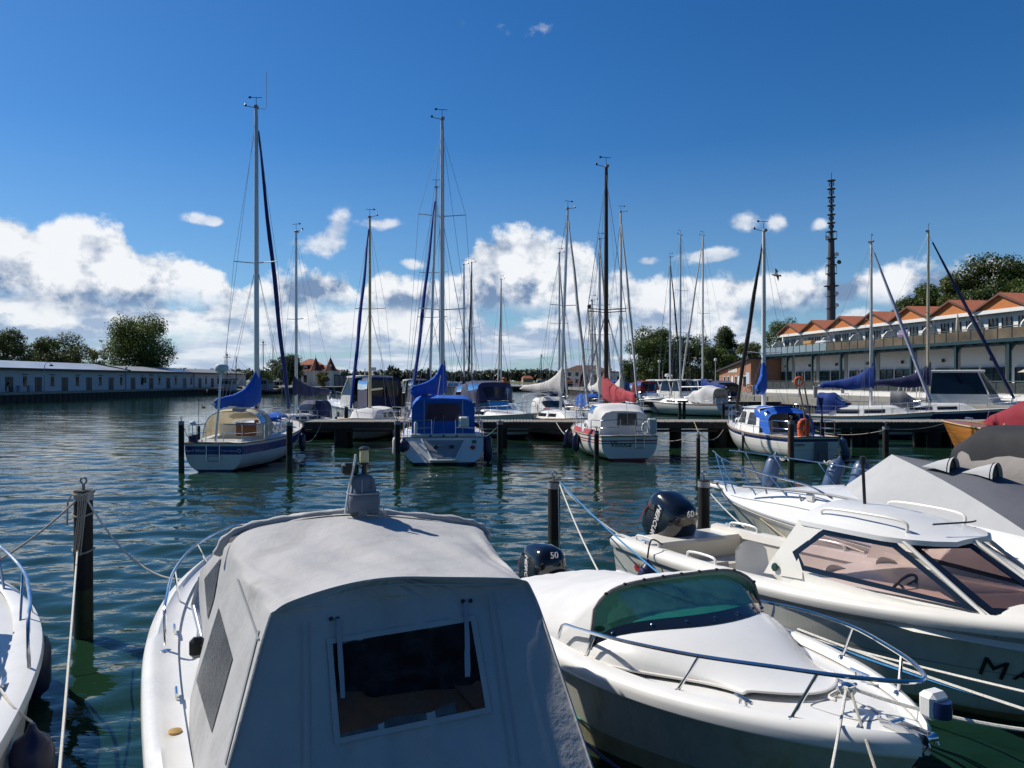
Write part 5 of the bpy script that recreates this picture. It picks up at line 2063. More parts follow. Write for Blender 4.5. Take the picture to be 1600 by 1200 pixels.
# ------------------------------------------------------------------ yacht 1: blue band, cream hood, radar pole
DEEPBLUE = mat('deep_blue_sailcloth', (.008, .022, .16), .8, var=.2, scale=4, bump=.01, bscale=9)
FRONT = 'yachts moored before the pier'
t1, H1, b1, m1 = sailboat('white sailing yacht with broad blue band, cream hood and radar pole', 401, 31.5, 170, 0, L=9.2, B=3.05, fs=1.0, fb=1.35, ms=.49, tw=.66, trake=-.06, rake=1.3,
                          hullrows=[(0, 0), (.10, 0), (.101, 1), (.40, 1), (.401, 2), (.43, 2), (.431, 0), (.93, 0), (.931, 3), (1.0, 3), (1.3, 3), (2, 3)], hullmats=[GELHULL, BLUEPAINT, LETTERWHITE, NAVY],
                          deckmat=GEL2, mastmat=ALU, cover=BLUECOVER, boom_len=.37, jib=DEEPBLUE, cabh=.46, cab=(.33, .84), mast_r=.105, kind=1, boom_z=1.12, cov_h=1.55, boom_az=-8,
                          cabin=GEL2, mast_base=1.15, group=FRONT)
c, rg = canopy(t1, [(1.75, 1.08, 1.05, 2.02, .25), (2.5, 1.10, 1.10, 2.14), (3.3, 1.02, 1.15, 2.06), (4.1, .82, 1.4, 1.62)], CREAMCOVER, 'cockpit_hood', sub=4, p=.6, q=.62)
canopy_window(c, rg, 1, 3, 2, 5, VINYL)
canopy_window(c, rg, 1, 3, 11, 14, VINYL)
canopy_window(c, rg, 9, 11, 4, 12, SMOKEVINYL)
mb = MB()
for h in ((1.74, 1.10, 1.05, 2.04, .25), (2.5, 1.12, 1.10, 2.16, 0)):
    mb.tube(arch(h[0], h[1], h[2], h[3], .6, .62, 15, 0, h[4]), .017, 5)
mb.build('hood_frame', STEEL, c)
mb = MB()
mb.box((.10, 2.98, 1.20), (.80, .06, .72), 0, .02)
mb.box((.10, 2.96, 1.40), (.7, .05, .03))
mb.build('companion_door', WOODBROWN, t1)
mb = MB()
mb.box((0, 2.99, 1.05), (1.9, .05, .95), 0, .02)
mb.build('cabin_bulkhead', GEL2, t1)
mb = MB()
for sx in (-1, 1):
    mb.box((sx * .72, 1.6, .98), (.30, 2.4, .22), 0, .06)
mb.box((0, .55, 1.0), (1.5, .24, .20), 0, .06)
mb.build('cockpit_coaming', GEL2, t1)
mb = MB()
mb.tube([(-.02, .18, .95), (.06, .30, 2.4), (.12, .34, 3.5)], [.045, .042, .04], 8)
rp = mb.build('radar_pole', ALU, t1)
mb = MB()
mb.lathe([(.08, 3.5), (.22, 3.53), (.24, 3.60), (.235, 3.70), (.18, 3.77), (.02, 3.80)], (.14, .34, 0), 18)
mb.box((.14, .34, 3.47), (.28, .2, .06))
mb.build('radar_dome', WHITEPL, rp)
mb = MB()
mb.lathe([(.02, 0), (.035, .18), (.03, .22)], (.07, .24, 2.0), 8)
mb.build('stern_light', WHITEPL, rp)
mb = MB()
for sx in (-.24, .22):
    mb.tube([(sx, -.03, .95), (sx, -.075, .95), (sx, -.09, .36)], .016, 6)
for z in (.38, .56, .74):
    mb.tube([(-.24, -.085, z), (.22, -.085, z)], .014, 6)
mb.build('boarding_ladder', STEEL, t1)
text('name_lettering', 'April Wind', LETTERWHITE, t1, frame((-.66, -.055, .735), (1, 0, 0), (0, 0, 1)), .15, .15, .003)
text('name_lettering', 'Traumtänzer', mat('pale_blue_lettering', (.45, .55, .75), .5), t1, frame((.54, -.055, .735), (1, 0, 0), (0, 0, 1)), .115, .25, .003)
mb = MB()
mb.tube([(.89 + .055 * math.cos(a), -.05, .735 + .055 * math.sin(a)) for a in np.linspace(0, 6.28, 14, endpoint=False)], .010, 5, closed=True)
mb.build('wheel_emblem', LETTERWHITE, t1)
mb = MB()
mb.lathe([(.01, .13), (.12, .05), (.13, 0), (.11, -.02)], (-.86, .25, 1.66), 12, M=Matrix.Rotation(R(25), 4, 'Y'))
mb.tube([(-.86, .25, 1.0), (-.86, .25, 1.66)], .015, 6)
mb.build('deck_lamp', WHITEPL, t1)
mb = MB()
mb.box((-.78, .12, 1.13), (.30, .2, .34), 0, .05)
mb.build('lifebelt_box', mat('navy_box', (.02, .03, .10), .6), t1)
mb = MB()
mb.tube([(-.62, .2, 1.0), (-.62, .2, 3.0)], .008, 5)
mb.box((-.62, .2, 1.35), (.09, .09, .5), 0, .02)
mb.build('whip_aerial', BLACK, t1)
for y, z in ((5.6, 1.55), (6.6, 1.58)):
    mb = MB()
    mb.lathe([(.55, 0), (.5, .1), (.25, .2), (.02, .26)], (.15, y, z), 14, sx=1.0, sy=.8)
    mb.build('hatch_cover_cloth', BLUECOVER, t1)
mb = MB()
mb.box((.03, 4.35, 1.75), (.12, .12, .8), 0, .03)
mb.build('red_flag_roll', mat('dark_red_cloth', (.22, .02, .03), .8), t1)
fender(t1, (1.68, 5.2, .62), .7, .14)
mb = MB()
for sx in (.9, 1.05):
    mb.tube(smoothpts([(sx, 4.0, 1.1), (sx + .05, 4.3, 1.75), (sx + .1, 5.0, 1.7), (sx + .1, 5.4, 1.15)], 5), .016, 6)
mb.build('mast_guard_rail', STEEL, t1)

# ------------------------------------------------------------------ yacht 2: blue cockpit tent and open transom
t2, H2, b2, m2 = sailboat('white cruising yacht with bright blue cockpit tent and step transom', 691, 33.0, 188, -6, L=8.6, B=3.45, fs=1.02, fb=1.2, ms=.505, tw=.88, trake=.80, rake=.5,
                          hullrows=[(0, 0), (.3, 0), (.6, 0), (.86, 0), (.87, 1), (1.0, 1), (1.3, 1), (2, 1)], hullmats=[GELHULL, mat('dark_green_black_boot', (.012, .02, .02), .4)], deckmat=GEL, mastmat=ALU, cover=BLUECOVER, boom_len=.40,
                          jib=DEEPBLUE, cabh=.42, cab=(.36, .82), mast_r=.105, boom_z=1.28, cov_h=1.45, boom_az=-22, spreaders=2, spr=(.37, .68), group=FRONT, cockpit=True, mast_base=1.45)
c, rg = canopy(t2, [(1.05, 1.22, 1.02, 2.50), (2.2, 1.26, 1.02, 2.62), (3.2, 1.20, 1.1, 2.50), (4.2, .95, 1.5, 1.75)], BLUECOVER, 'cockpit_tent', end0=True, p=.32, q=.36, wrinkle=.014)
end_window(c, rg[0], .92, .42, .88, -.015, BLUEGLASS, 'tent_window', -.60, .60)
for x in (-.74, .74):
    mb = MB()
    mb.box((x, 1.03, 1.75), (.045, .02, 1.40))
    mb.build('zip_seam', mat('pale_seam', (.25, .32, .45), .7), c, smooth=False)
mb = MB()
mb.loft([[(p.x * 1.015, p.y - .03, p.z + .012) for p in rg[0][2:15]], [(p.x * 1.015, p.y - .03, p.z - .10) for p in rg[0][2:15]]], 0)
mb.build('tent_valance', BLUECOVER, c, 60)
# transom: grey of a shaded recess painted on a flat panel, and a step
mb = MB()
mb.add([(-.80, .70, .92), (.80, .70, .92), (.42, .16, .26), (-.42, .16, .26)], [(0, 1, 2, 3)])
mb.build('painted_recess', mat('recess_shade_grey', (.30, .31, .33), .7), t2, smooth=False)
mb = MB()
for sx in (-1, 1):
    mb.tube([(sx * .84, .745, .96), (sx * .45, .14, .26)], .035, 6)
mb.tube([(-.45, .14, .26), (.45, .14, .26)], .045, 6)
mb.box((0, .10, .22), (1.1, .26, .06), 0, .02)
mb.build('step_frame', GEL, t2)
for sx in (-.30, .30):
    mb = MB()
    mb.box((sx, .47, .68), (.16, .06, .15), 0, .02)
    mb.build('step_hinge', BLACK, t2)
mb = MB()
mb.tube([(-.3, .46, .74), (.3, .46, .74)], .02, 6)
mb.box((0, .12, .30), (.6, .10, .07), 0, .02)
mb.build('bathing_ladder', STEEL, t2)
mb = MB()
mb.box((0, .90, 1.06), (2.5, .16, .20), 0, .03)
mb.build('coaming', mat('blue_grey_gelcoat', (.55, .58, .62), .4), t2)
for x in (-.5, 0, .5):
    mb = MB()
    mb.box((x, .812, 1.02), (.30, .008, .022))
    mb.lathe([(.02, 0), (.045, .02), (.05, .05), (.015, .09)], (x, .815, 1.03), 6, sy=.1)
    mb.build('maker_emblem', LETTERBLUE, t2, smooth=False)
text('name_lettering', 'LEVIA', mat('grey_lettering', (.35, .36, .38), .5), t2, frame((-1.06, .44, .66), (.62, -.45, -.50), (.5, .5, .6)), .13, 0, .003)
mb = MB()
mb.box((1.16, .62, .86), (.17, .02, .14), 0, .005, M=Matrix.Rotation(R(-38), 4, 'X'))
mb.build('green_sticker', mat('green_sticker_print', (.05, .16, .10), .5), t2)
mb = MB()
mb.lathe([(.01, -.01), (.10, 0), (.01, .01)], (1.10, .44, .66), 8, M=Matrix.Rotation(R(50), 4, 'X'))
mb.build('red_sticker', LETTERRED, t2)
mb = MB()
mb.loft([[Vector((.75 + x * .20, .35 + .02 * math.sin(z * 8), 1.42 + z * .42)) for x in (-1, -.6, .6, 1)] for z in np.linspace(0, 1, 6)], 0)
mb.box((.75, .36, 1.63), (.36, .14, .42), 0, .06)
mb.build('horseshoe_buoy', WHITEPL, t2)
mb = MB()
mb.lathe([(.06, 0), (.065, .4), (.03, .45)], (-1.05, .3, 1.20), 10)
mb.build('rescue_light', WHITEPL, t2)
ballfender(t2, (-1.52, .55, .72), .25)
fender(t2, (-1.85, 1.6, .62), .75, .13, WHITEPL)
fender(t2, (1.72, 1.0, .55), 1.0, .17)
for y in (2.6, 4.0):
    fender(t2, (-1.88, y, .95), .6, .13, FENDERBLUE)
mb = MB()
mb.tube([(-.45, .6, 1.0), (-.10, 2.0, 3.4)], .008, 4)
mb.build('backstay_tackle', ROPEWHITE, t2)

# ------------------------------------------------------------------ yacht 3: white tent, red sail cover, name Vinoca
t3, H3, b3, m3 = sailboat('white yacht with red sail cover, white cockpit tent and pale blue stern', 947, 34.4, 262, -7, L=7.3, B=3.0, fs=.98, fb=1.2, ms=.52, tw=.76, trake=-.04, rake=.8,
                          hullrows=[(0, 0), (.16, 0), (.161, 1), (.21, 1), (.211, 0), (.27, 0), (.271, 1), (.31, 1), (.311, 0), (.90, 0), (.901, 2), (1.0, 2), (1.4, 2), (2, 2)],
                          hullmats=[GELHULL, REDPAINT, REDPAINT], deckmat=GEL, mastmat=SPARWOOD, cover=REDCOVER, boom_len=.30, cabh=.45, cab=(.32, .82), mast_r=.10, boom_z=1.02, cov_h=1.15, boom_az=24, spreaders=2, spr=(.43, .44),
                          group=FRONT, mast_base=1.35)
c, rg = canopy(t3, [(.75, .98, 1.0, 1.95), (1.5, 1.12, 1.02, 2.22), (2.6, 1.10, 1.05, 2.22), (3.5, .84, 1.42, 1.62)], WHITECANVAS, 'cockpit_tent', end0=True, p=.42, q=.42)
end_window(c, rg[0], .90, .38, .90, -.015, SMOKEVINYL, 'tent_window', -.34, .62)
canopy_window(c, rg, 5, 8, 11, 14, SMOKEVINYL, 'tent_window')
canopy_window(c, rg, 5, 8, 2, 5, SMOKEVINYL, 'tent_window')
mb = MB()
for x in (.24, .58):
    mb.tube([(x, .02, 1.62), (x, -.05, 1.60), (x, -.09, .50)], .017, 6)
for z in (.52, .85, 1.18, 1.42):
    mb.tube([(.24, -.08, z), (.58, -.08, z)], .014, 6)
mb.build('boarding_ladder', STEEL, t3)
text('name_lettering', 'Vinoca', LETTERDARK, t3, frame((-.36, -.05, .66), (1, 0, 0), (0, 0, 1)), .32, .18, .004)
mb = MB()
mb.box((.95, .05, 1.38), (.36, .24, .62), 0, .06)
mb.build('outboard_bracket_box', mat('pale_grey_box', (.55, .56, .58), .5), t3)
for f0, f1, z0 in ((.10, .28, 1.06), (.32, .50, 1.2)):
    mb = MB()
    rows = []
    for f in np.linspace(f0, f1, 5):
        p = H3.deck(f, -.99)
        rows.append([p + Vector((-.02, 0, .03)), p + Vector((.04, 0, .24))])
    mb.loft(rows, 0)
    mb.build('red_side_cloth', REDCOVER, t3)
fender(t3, (-1.62, 2.6, .55), .75, .16)
fender(t3, (-1.66, 4.2, .6), .75, .16)
mb = MB()
mb.tube([(.75 + .17 * math.cos(a), .12, 1.3 + .22 * math.sin(a)) for a in np.linspace(.6, 5.7, 14)], .05, 8)
mb.build('white_horseshoe_buoy', WHITEPL, t3)

# ------------------------------------------------------------------ yacht 4: motor sailer with blue covers and orange horseshoe
t4, H4, b4, m4 = sailboat('white motor sailer with blue cover, wheelhouse and orange horseshoe buoy', 1193, 34.2, 362, -8, L=7.2, B=2.75, fs=.98, fb=1.32, ms=.58, tw=.74, trake=-.10, rake=.5,
                          hullrows=[(0, 0), (.06, 1), (.061, 1), (.18, 1), (.181, 2), (.22, 2), (.221, 0), (.5, 0), (.501, 3), (.512, 3), (.513, 0), (.90, 0), (.901, 1), (1.0, 1), (1.4, 1), (2, 1)],
                          hullmats=[GELHULL, NAVY, LETTERWHITE, GREYPL], deckmat=GEL, mastmat=ALUWHITE, cover=BLUECOVER, boom_len=.36, jib=mat('black_brown_sailcloth', (.02, .016, .016), .8), cab=(.58, .93), cabh=.34, mast_r=.09, boom_z=1.0, cov_h=1.5,
                          boom_az=-32, spr=(.33,), group=FRONT, mast_base=1.75)
mb = MB()
# wheelhouse: sloping front, side windows, roof
y0, y1, zr = 2.5, 4.6, 2.02
wh0, wh1 = [(-1.02, y0, 1.0), (-1.0, y1 + .35, 1.1), (1.0, y1 + .35, 1.1), (1.02, y0, 1.0)], [(-.86, y0 + .25, zr), (-.80, y1 - .25, zr), (.80, y1 - .25, zr), (.86, y0 + .25, zr)]
mb.loft([wh0, wh1], 0)
mb.loft([[Vector((x * .95, y, zr + .07 * (1 - (x / .9) ** 2))) for x in np.linspace(-.95, .95, 7)] for y in (y0 + .1, y0 + 1.0, y1 - .1)], 0)
wh = mb.build('wheelhouse', GEL, t4, 40)
for sx in (-1, 1):
    for ya, yb, z0, z1 in ((2.92, 3.72, 1.30, 1.82), (4.0, 4.62, 1.34, 1.84)):
        e = lambda y, z: Vector((sx * (lerp(1.015, .83, (z - 1.0) / 1.02) + .012), y, z))
        mb = MB()
        sh = .22 if ya > 3.8 else .05
        mb.poly([e(ya, z0), e(yb + .02, z0), e(yb - sh, z1), e(ya + .06, z1)])
        mb.build('window', DARKGLASS, wh, smooth=False)
mb = MB()
for sx in (-1, 1):
    mb.poly([(sx * .08, y1 + .20, 1.38), (sx * .85, y1 + .18, 1.36), (sx * .72, y1 - .16, 1.88), (sx * .08, y1 - .14, 1.88)])
mb.build('window', DARKGLASS, wh, smooth=False)
c, rg = canopy(t4, [(1.55, 1.0, 1.02, 1.85, .3), (2.2, .98, 1.02, 2.04), (3.2, .90, 1.75, 2.12)], BLUECOVER, 'cockpit_hood', p=.45, q=.4)
canopy_window(c, rg, 1, 4, 11, 14, VINYL)
for t_ in (.66, .72, .80):
    p = H4.deck(t_, -.665)
    mb = MB()
    mb.lathe([(.11, 0), (.10, .03), (.02, .03)], (p.x - .02, p.y, p.z + .13), 12, M=Matrix.Rotation(R(-90), 4, 'Y'))
    mb.build('porthole', DARKGLASS, t4)
mb = MB()
mb.tube(smoothpts([(-.40, .18, 1.02), (-.43, .17, 1.20), (-.44, .16, 1.42), (-.40, .15, 1.56), (-.30, .15, 1.60), (-.20, .15, 1.56), (-.16, .16, 1.42), (-.17, .17, 1.20), (-.20, .18, 1.02)], 5), .115, 12)
mb.build('horseshoe_buoy', LIFERED, t4)
mb = MB()
for x in (-.25, -.02):
    mb.tube([(x + .2, .25, 1.0), (x - .05, .5, 2.9)], .03, 6)
mb.build('wooden_boathook', TEAK, t4)
mb = MB()
mb.loft([[(.35 + .03 * k, .15, 1.05 + .25 * k), (.55 - .02 * k, .12, 1.0 + .25 * k), (.62 - .05 * k, .2, 1.05 + .25 * k)] for k in range(7)], 0)
mb.build('furled_ensign', NAVYCOVER, t4)
text('name_lettering', 'STEFFI', LETTERDARK, t4, frame((-.60, -.09, .68), (1, 0, 0), (0, -.1, 1)), .15, 0, .003)
mb = MB()
mb.box((.28, -.12, .42), (.55, .06, .75), 0, .02)
mb.box((.28, -.18, .15), (.30, .05, .6), 0, .02)
mb.build('rudder_board', mat('grey_rudder', (.16, .17, .18), .6), t4)
fender(t4, (1.30, -.05, .55), .80, .14, FENDERBLUE, tilt=R(-14))
fender(t4, (-1.42, 3.2, .35), .9, .04, BLACK)
mb = MB()
p = H4.deck(.45, -1.0)
mb.loft([[Vector((p.x - .02, p.y - .10, p.z)), Vector((p.x - .03, p.y + .10, p.z))], [Vector((p.x - .01, p.y - .10, .3)), Vector((p.x - .02, p.y + .10, .3))]], 0)
mb.build('side_cloth', GREYPL, t4)

# ------------------------------------------------------------------ boats behind the pier
BACK = 'boats berthed behind the pier'
s5 = sailboat('grey blue yacht with navy sprayhood behind the left pier end', 463, 43, 363, 205, L=7.2, B=2.6, fs=.95, fb=1.15, ms=.55, hullmats=[GELHULL, NAVY], hullrows=[(0, 0), (.35, 0), (.351, 1), (1, 1), (1.4, 1), (2, 1)], cover=NAVYCOVER, boom_len=.42, dodger=NAVYCOVER,
              group=BACK, cov_h=1.0, boom_z=1.1, cabin=GEL2, boom_az=0, mastmat=ALU)
s6 = sailboat('old white boat with wooden rails, bow on, blue furled sail', 578, 44, 340, 184, L=8.2, B=3.1, fs=.9, fb=1.2, ms=.50, hullmats=[mat('dull_white_hull', (.50, .52, .50), .6, var=.1, stain=(.30, .30, .24), stain_amt=.5), mat('dull_green_boot', (.05, .06, .05), .6), TEAK],
              hullrows=[(0, 2), (.10, 2), (.11, 0), (.6, 0), (.92, 1), (1, 1), (1.4, 1), (2, 1)], cover=None, boom_len=.36, jib=mat('mid_blue_sailcloth', (.012, .05, .30), .8), group=BACK, dodger=None, cab=(.2, .74), cabh=.75, cabin=WHITECANVAS, mastmat=SPARBUFF, strake=(.05, TEAK), rake=.7)
s6b = sailboat('yacht with blue furled headsail hidden behind the blue tent yacht', 670, 45, 294, 186, L=9, B=3.0, ms=.5, cover=NAVYCOVER, boom_len=.36, jib=mat('mid_blue_sailcloth', (.012, .05, .30), .8), group=BACK, cabh=.5, spreaders=2, spr=(.42, .62), lean=-.45)
s10 = sailboat('white yacht with white sail cover and orange stripe, bow on', 876, 44, 326, 160, L=8.4, B=2.9, fs=1.05, fb=1.2, ms=.54, hullmats=[mat('cream_hull', (.72, .68, .58), .35, coat=.3), ORANGEPAINT], hullrows=[(0, 0), (.16, 0), (.161, 1), (.24, 1), (.241, 0), (.78, 0), (.79, 1), (1, 1), (1.4, 1), (2, 1)],
               cover=WHITECOVER, boom_len=.44, jib=WHITECOVER, group=BACK, cov_h=1.35, boom_z=1.15, dodger=WHITECANVAS, cabh=.5, lean=-.45, boom_az=18)
mb = MB()
mb.add([(-.94, 5.9, 1.25), (-.95, 5.55, 1.40), (-.94, 5.45, 1.22), (-.94, 5.0, 1.34), (-.945, 5.45, 1.14)], [(0, 1, 2), (2, 3, 4), (0, 2, 4)])
mb.build('gull_emblem', LETTERDARK, s10[0], smooth=False)
mb = MB()
mb.tube([(-.9 + .30 * math.cos(a), .25, 1.75 + .36 * math.sin(a)) for a in np.linspace(0, 6.28, 18, endpoint=False)], .09, 8, closed=True)
mb.build('life_ring', LIFERED, s10[0])
mb = MB()
mb.tube(smoothpts([(-.9, .9, 1.0), (-.95, .8, 2.0), (-.6, .9, 2.35), (.6, .9, 2.35), (.95, .8, 2.0), (.9, .9, 1.0)], 5), .05, 8)
mb.build('stern_arch', WHITEPL, s10[0])
s13 = sailboat('white yacht with royal blue sail cover and blue sprayhood behind the pier', 1361, 43.2, 379, 128, L=7.2, B=2.7, fs=1.2, fb=1.5, ms=.56, hullmats=[GELHULL, NAVY], hullrows=[(0, 0), (.14, 0), (.141, 1), (.2, 1), (.201, 0), (.8, 0), (.81, 1), (1, 1), (1.4, 1), (2, 1)], cover=mat('royal_blue_sailcloth', (.008, .045, .26), .8, var=.2),
               boom_len=.40, jib=mat('lilac_grey_sailcloth', (.40, .42, .55), .8), dodger=mat('royal_blue_sailcloth', (.008, .045, .26), .8), group=BACK, cov_h=1.35, cabh=.6, cab=(.26, .86), boom_z=1.05, mastmat=ALUWHITE)
s14 = sailboat('navy hulled yacht with navy sail cover and buff mast', 1450, 46.5, 362, 118, L=9.2, B=3.0, fs=1.3, fb=1.6, ms=.50, hullmats=[GELHULL, NAVY, LETTERWHITE], hullrows=[(0, 0), (.08, 0), (.081, 1), (.9, 1), (.901, 2), (.93, 1), (1, 1), (1.4, 1), (2, 1)], cover=NAVYCOVER,
               boom_len=.40, jib=NAVYCOVER, group=BACK, cov_h=1.4, cabh=.55, boom_z=1.1, mastmat=SPARBUFF, dodger=mat('grey_hood_cloth', (.22, .22, .23), .8))
text('name_lettering', 'Alea Nova', LETTERWHITE, s14[0], frame((-0.0 - 1.5, 5.2, .80), (0, -1, 0), (0, 0, 1)) if False else frame((1.52, 5.0, .82), (0, 1, 0), (.1, 0, 1)), .34, .3, .003)

motorboat('white flybridge cruiser with navy canvas behind the old white boat', (-8.1, 52, 0), -38, L=9.5, B=3.4, fs=1.15, fb=1.75, style='hardtop', canvas=NAVYCOVER, group=BACK, top_h=2.25, radar=True)
motorboat('white hardtop cruiser with navy rear curtain far behind the blue tent yacht', (-7.6, 70, 0), -25, L=9, B=3.2, fs=1.1, fb=1.6, style='hardtop', canvas=NAVYCOVER, group=BACK, top_h=2.1, radar=False)
motorboat('white cruiser with navy camper top, bow towards the pier', (-2.9, 48.2, 0), 152, L=8.6, B=3.3, fs=1.05, fb=1.45, style='camper', canvas=NAVYCOVER, group=BACK, top_h=2.15)
motorboat('large white motor yacht with dished hardtop near the right quay', (27.2, 55.5, 0), 118, L=11.5, B=3.7, fs=1.25, fb=1.9, style='hardtop', canvas=None, group=BACK, top_h=2.5, roof_aft=2.7, rows=[(0, 0), (.12, 0), (.8, 0), (.9, 1), (1, 1), (1.4, 1), (2, 1)])

# ------------------------------------------------------------------ farther berths on the right and in the middle
FAR = 'boats in the far berths'
rnd = random.Random(8)
s11 = sailboat('white yacht with rounded white sprayhood before the second pier', 1063, 72, 368, -42, L=9.5, B=3.3, fs=1.1, fb=1.25, ms=.56, cover=None, boom_len=.36, dodger=WHITECANVAS, group=FAR, trake=.5, tw=.9, cabh=.5, spreaders=2, spr=(.40, .66), rigw=.009)
mb = MB()
for k in range(4):
    mb.box((-.75 + k * .5, .18 + .0 * k, .75), (.38, .05, .3))
mb.build('stern_panel', mat('navy_grey_panel', (.05, .06, .10), .4), s11[0], smooth=False)
mb = MB()
o_, r_ = canopy(s11[0], [(1.0, 1.2, 1.15, 2.5), (2.2, 1.25, 1.15, 2.75), (3.4, 1.0, 1.5, 2.1)], WHITECANVAS, 'cockpit_hood', end0=True)
end_window(o_, r_[0], .9, .35, .9, -.02, SMOKEVINYL, 'hood_window', -.9, .9)
for lab, px, Y, top, hd, cov, jib, mm, kw in (
        ('slim masted yacht with brown furled sail left of the white dodger yacht', 1047, 84, 402, 170, GREYPL, mat('black_brown_sailcloth', (.02, .016, .016), .8), ALU, {}),
        ('yacht with crumpled blue sail cover near the brick office', 1098, 80, 369, -30, mat('royal_blue_sailcloth', (.008, .045, .26), .8), WHITECOVER, ALUWHITE, {}),
        ('tall yacht with white furled headsail right of the brown mast', 970, 56, 332, 168, WHITECOVER, WHITECOVER, ALUWHITE, dict(spr=(.50,))),
        ('yacht with slim grey mast just left of the brown mast', 937, 58, 374, 172, WHITECOVER, WHITECOVER, ALU, dict(spr=(.42, .6), spreaders=2)),
        ('yacht with grey mast and white cover left of the brown mast', 925, 62, 470, 176, WHITECOVER, WHITECOVER, ALUWHITE, {}),
        ('left of two thin masted yachts beyond the camper cruiser', 725, 76, 414, 182, NAVYCOVER, None, ALU, {}),
        ('right of two thin masted yachts beyond the camper cruiser', 737, 82, 411, 183, NAVYCOVER, mat('black_brown_sailcloth', (.02, .016, .016), .8), ALU, {}),
        ('lone far yacht with short mast right of the camper cruiser', 783, 90, 437, 185, WHITECOVER, WHITECOVER, ALU, {}),
        ('far yacht with dark mast beside the white sail cover', 874, 70, 396, 172, BLUECOVER, WHITECOVER, ALU, {})):
    sailboat(lab, px, Y, top, hd, L=8.6 + rnd.uniform(-.4, .6), B=2.9, cover=cov, jib=jib, mastmat=mm, group=FAR, dodger=rnd.choice([NAVYCOVER, WHITECANVAS, BLUECOVER]), cov_h=1.15, rigw=.010, mast_r=.10, cabh=.5, **kw)
for lab, px, Y, hd, L, B, st, cv, rad in (
        ('white hardtop motor boat with aerial in the far right berths', 1016, 86, 150, 9.5, 3.4, 'hardtop', None, True),
        ('low white cabin boat beside the far hardtop boat', 1040, 84, 155, 8.0, 3.0, 'hardtop', WHITECANVAS, False),
        ('dark red covered boat in the far berths', 990, 82, 160, 7.0, 2.8, 'camper', mat('wine_canvas', (.16, .02, .03), .8), False),
        ('boat under a dark navy camper cover beside the brick office', 1143, 83, -8, 8.5, 3.4, 'camper', NAVYCOVER, False),
        ('boat with blue cover peeping behind the red sail cover', 945, 66, 165, 7.0, 2.7, 'camper', BLUECOVER, False),
        ('small white boat at the foot of the far tree clump', 1002, 92, 140, 7.5, 2.8, 'hardtop', NAVYCOVER, False),
        ('white cabin boat right of the far hardtop boat', 1075, 90, 160, 8.0, 3.0, 'hardtop', WHITECANVAS, False),
        ('small grey covered boat moored by the right quay wall', 1112, 95, 160, 6.5, 2.5, 'camper', TAUPECANVAS, False)):
    p = P(px, 600, Y)
    motorboat(lab, (p.x, p.y, 0), hd, L=L, B=B, fs=1.1, fb=1.5, style=st, canvas=cv, group=FAR, top_h=2.1, radar=rad)

# ------------------------------------------------------------------ working boats
def fishing_boat(label, loc, heading, L, B, hullm, house, roof, mast_h, group=None, derrick=True, bow_h=1.9):
    hd = R(heading)
    t = thing('fishing_boat', label, 'fishing boat', loc, -hd, group)
    H = Hull(L, B, 1.1, bow_h, tw=.72, rake=.8, trake=-.1, draft=.5, sag=.25)
    H.build(t, [(0, 1), (.12, 1), (.13, 0), (.9, 0), (1, 2), (1.4, 2), (2, 2)], [hullm, WHITEPL, ALGAE], mat('work_deck', (.18, .15, .11), .8), rail=(.07, hullm))
    mb = MB()
    y0, y1 = L * .14, L * .44
    zb, zt = 1.0, 3.4
    mb.loft([[(-B * .30, y0, zb), (B * .30, y0, zb), (B * .28, y1, zb), (-B * .28, y1, zb)], [(-B * .29, y0, zt), (B * .29, y0, zt), (B * .26, y1 - .2, zt), (-B * .26, y1 - .2, zt)]], 0, closed=True, cap1=True)
    w = mb.build('wheelhouse', house, t, smooth=False)
    for x in (-.6, 0, .6):
        for yy, s in ((y1 - .10, 1), (y0 - .01, -1)):
            mb = MB()
            mb.box((x * B * .3, yy + s * .02, 2.75), (B * .14, .12, .65))
            mb.build('window', DARKGLASS, w, smooth=False)
    for sx in (-1, 1):
        mb = MB()
        mb.box((sx * B * .285, (y0 + y1) / 2, 2.75), (.10, (y1 - y0) * .6, .65))
        mb.build('window', DARKGLASS, w, smooth=False)
    mb = MB()
    mb.box((0, (y0 + y1) / 2 - .05, zt + .10), (B * .68, y1 - y0 + .4, .2), 0, .05)
    mb.build('roof', roof, t)
    m = spar(t, (0, y0 + .5, zt), (0, y0 + .5, mast_h), .10, .05, mat('work_mast', (.05, .045, .04), .6))
    mb = MB()
    mb.tube([(-.9, y0 + .5, mast_h - 1.2), (.9, y0 + .5, mast_h - 1.2)], .05, 5)
    mb.box((.0, y0 + .5, mast_h - .6), (.35, .3, .4), 0, .05)
    mb.tube([(.6, y0 + .5, mast_h - 1.2), (.6, y0 + .5, mast_h - .2)], .02, 4)
    mb.build('crosstree', BLACK, m)
    rg = MB()
    for p in ((0, L * .97, bow_h), (B * .42, y0, 1.1), (-B * .42, y0, 1.1), (0, .2, 1.1)):
        rg.tube([(0, y0 + .5, mast_h - .4), p], .02, 4)
    if derrick:
        rg.tube([(0, L * .62, 1.1), (0, L * .62, mast_h * .92)], .09, 6)
        rg.tube([(0, L * .62, 2.0), (1.5, L * .86, mast_h * .62)], .06, 6)
        rg.tube([(0, L * .62, mast_h * .9), (1.5, L * .86, mast_h * .62)], .02, 4)
        rg.tube([(0, L * .62, mast_h * .9), (0, L * .97, bow_h)], .02, 4)
    rg.build('rigging', mat('work_mast', (.05, .045, .04), .6), t)
    mb = MB()
    mb.box((.3, L * .66, 1.4), (B * .4, 1.1, .8), 0, .1)
    mb.box((-.6, L * .08, 1.3), (.9, .6, .6), 0, .08)
    mb.build('deck_gear', mat('net_gear', (.12, .09, .07), .9, var=.4), t)
    return t


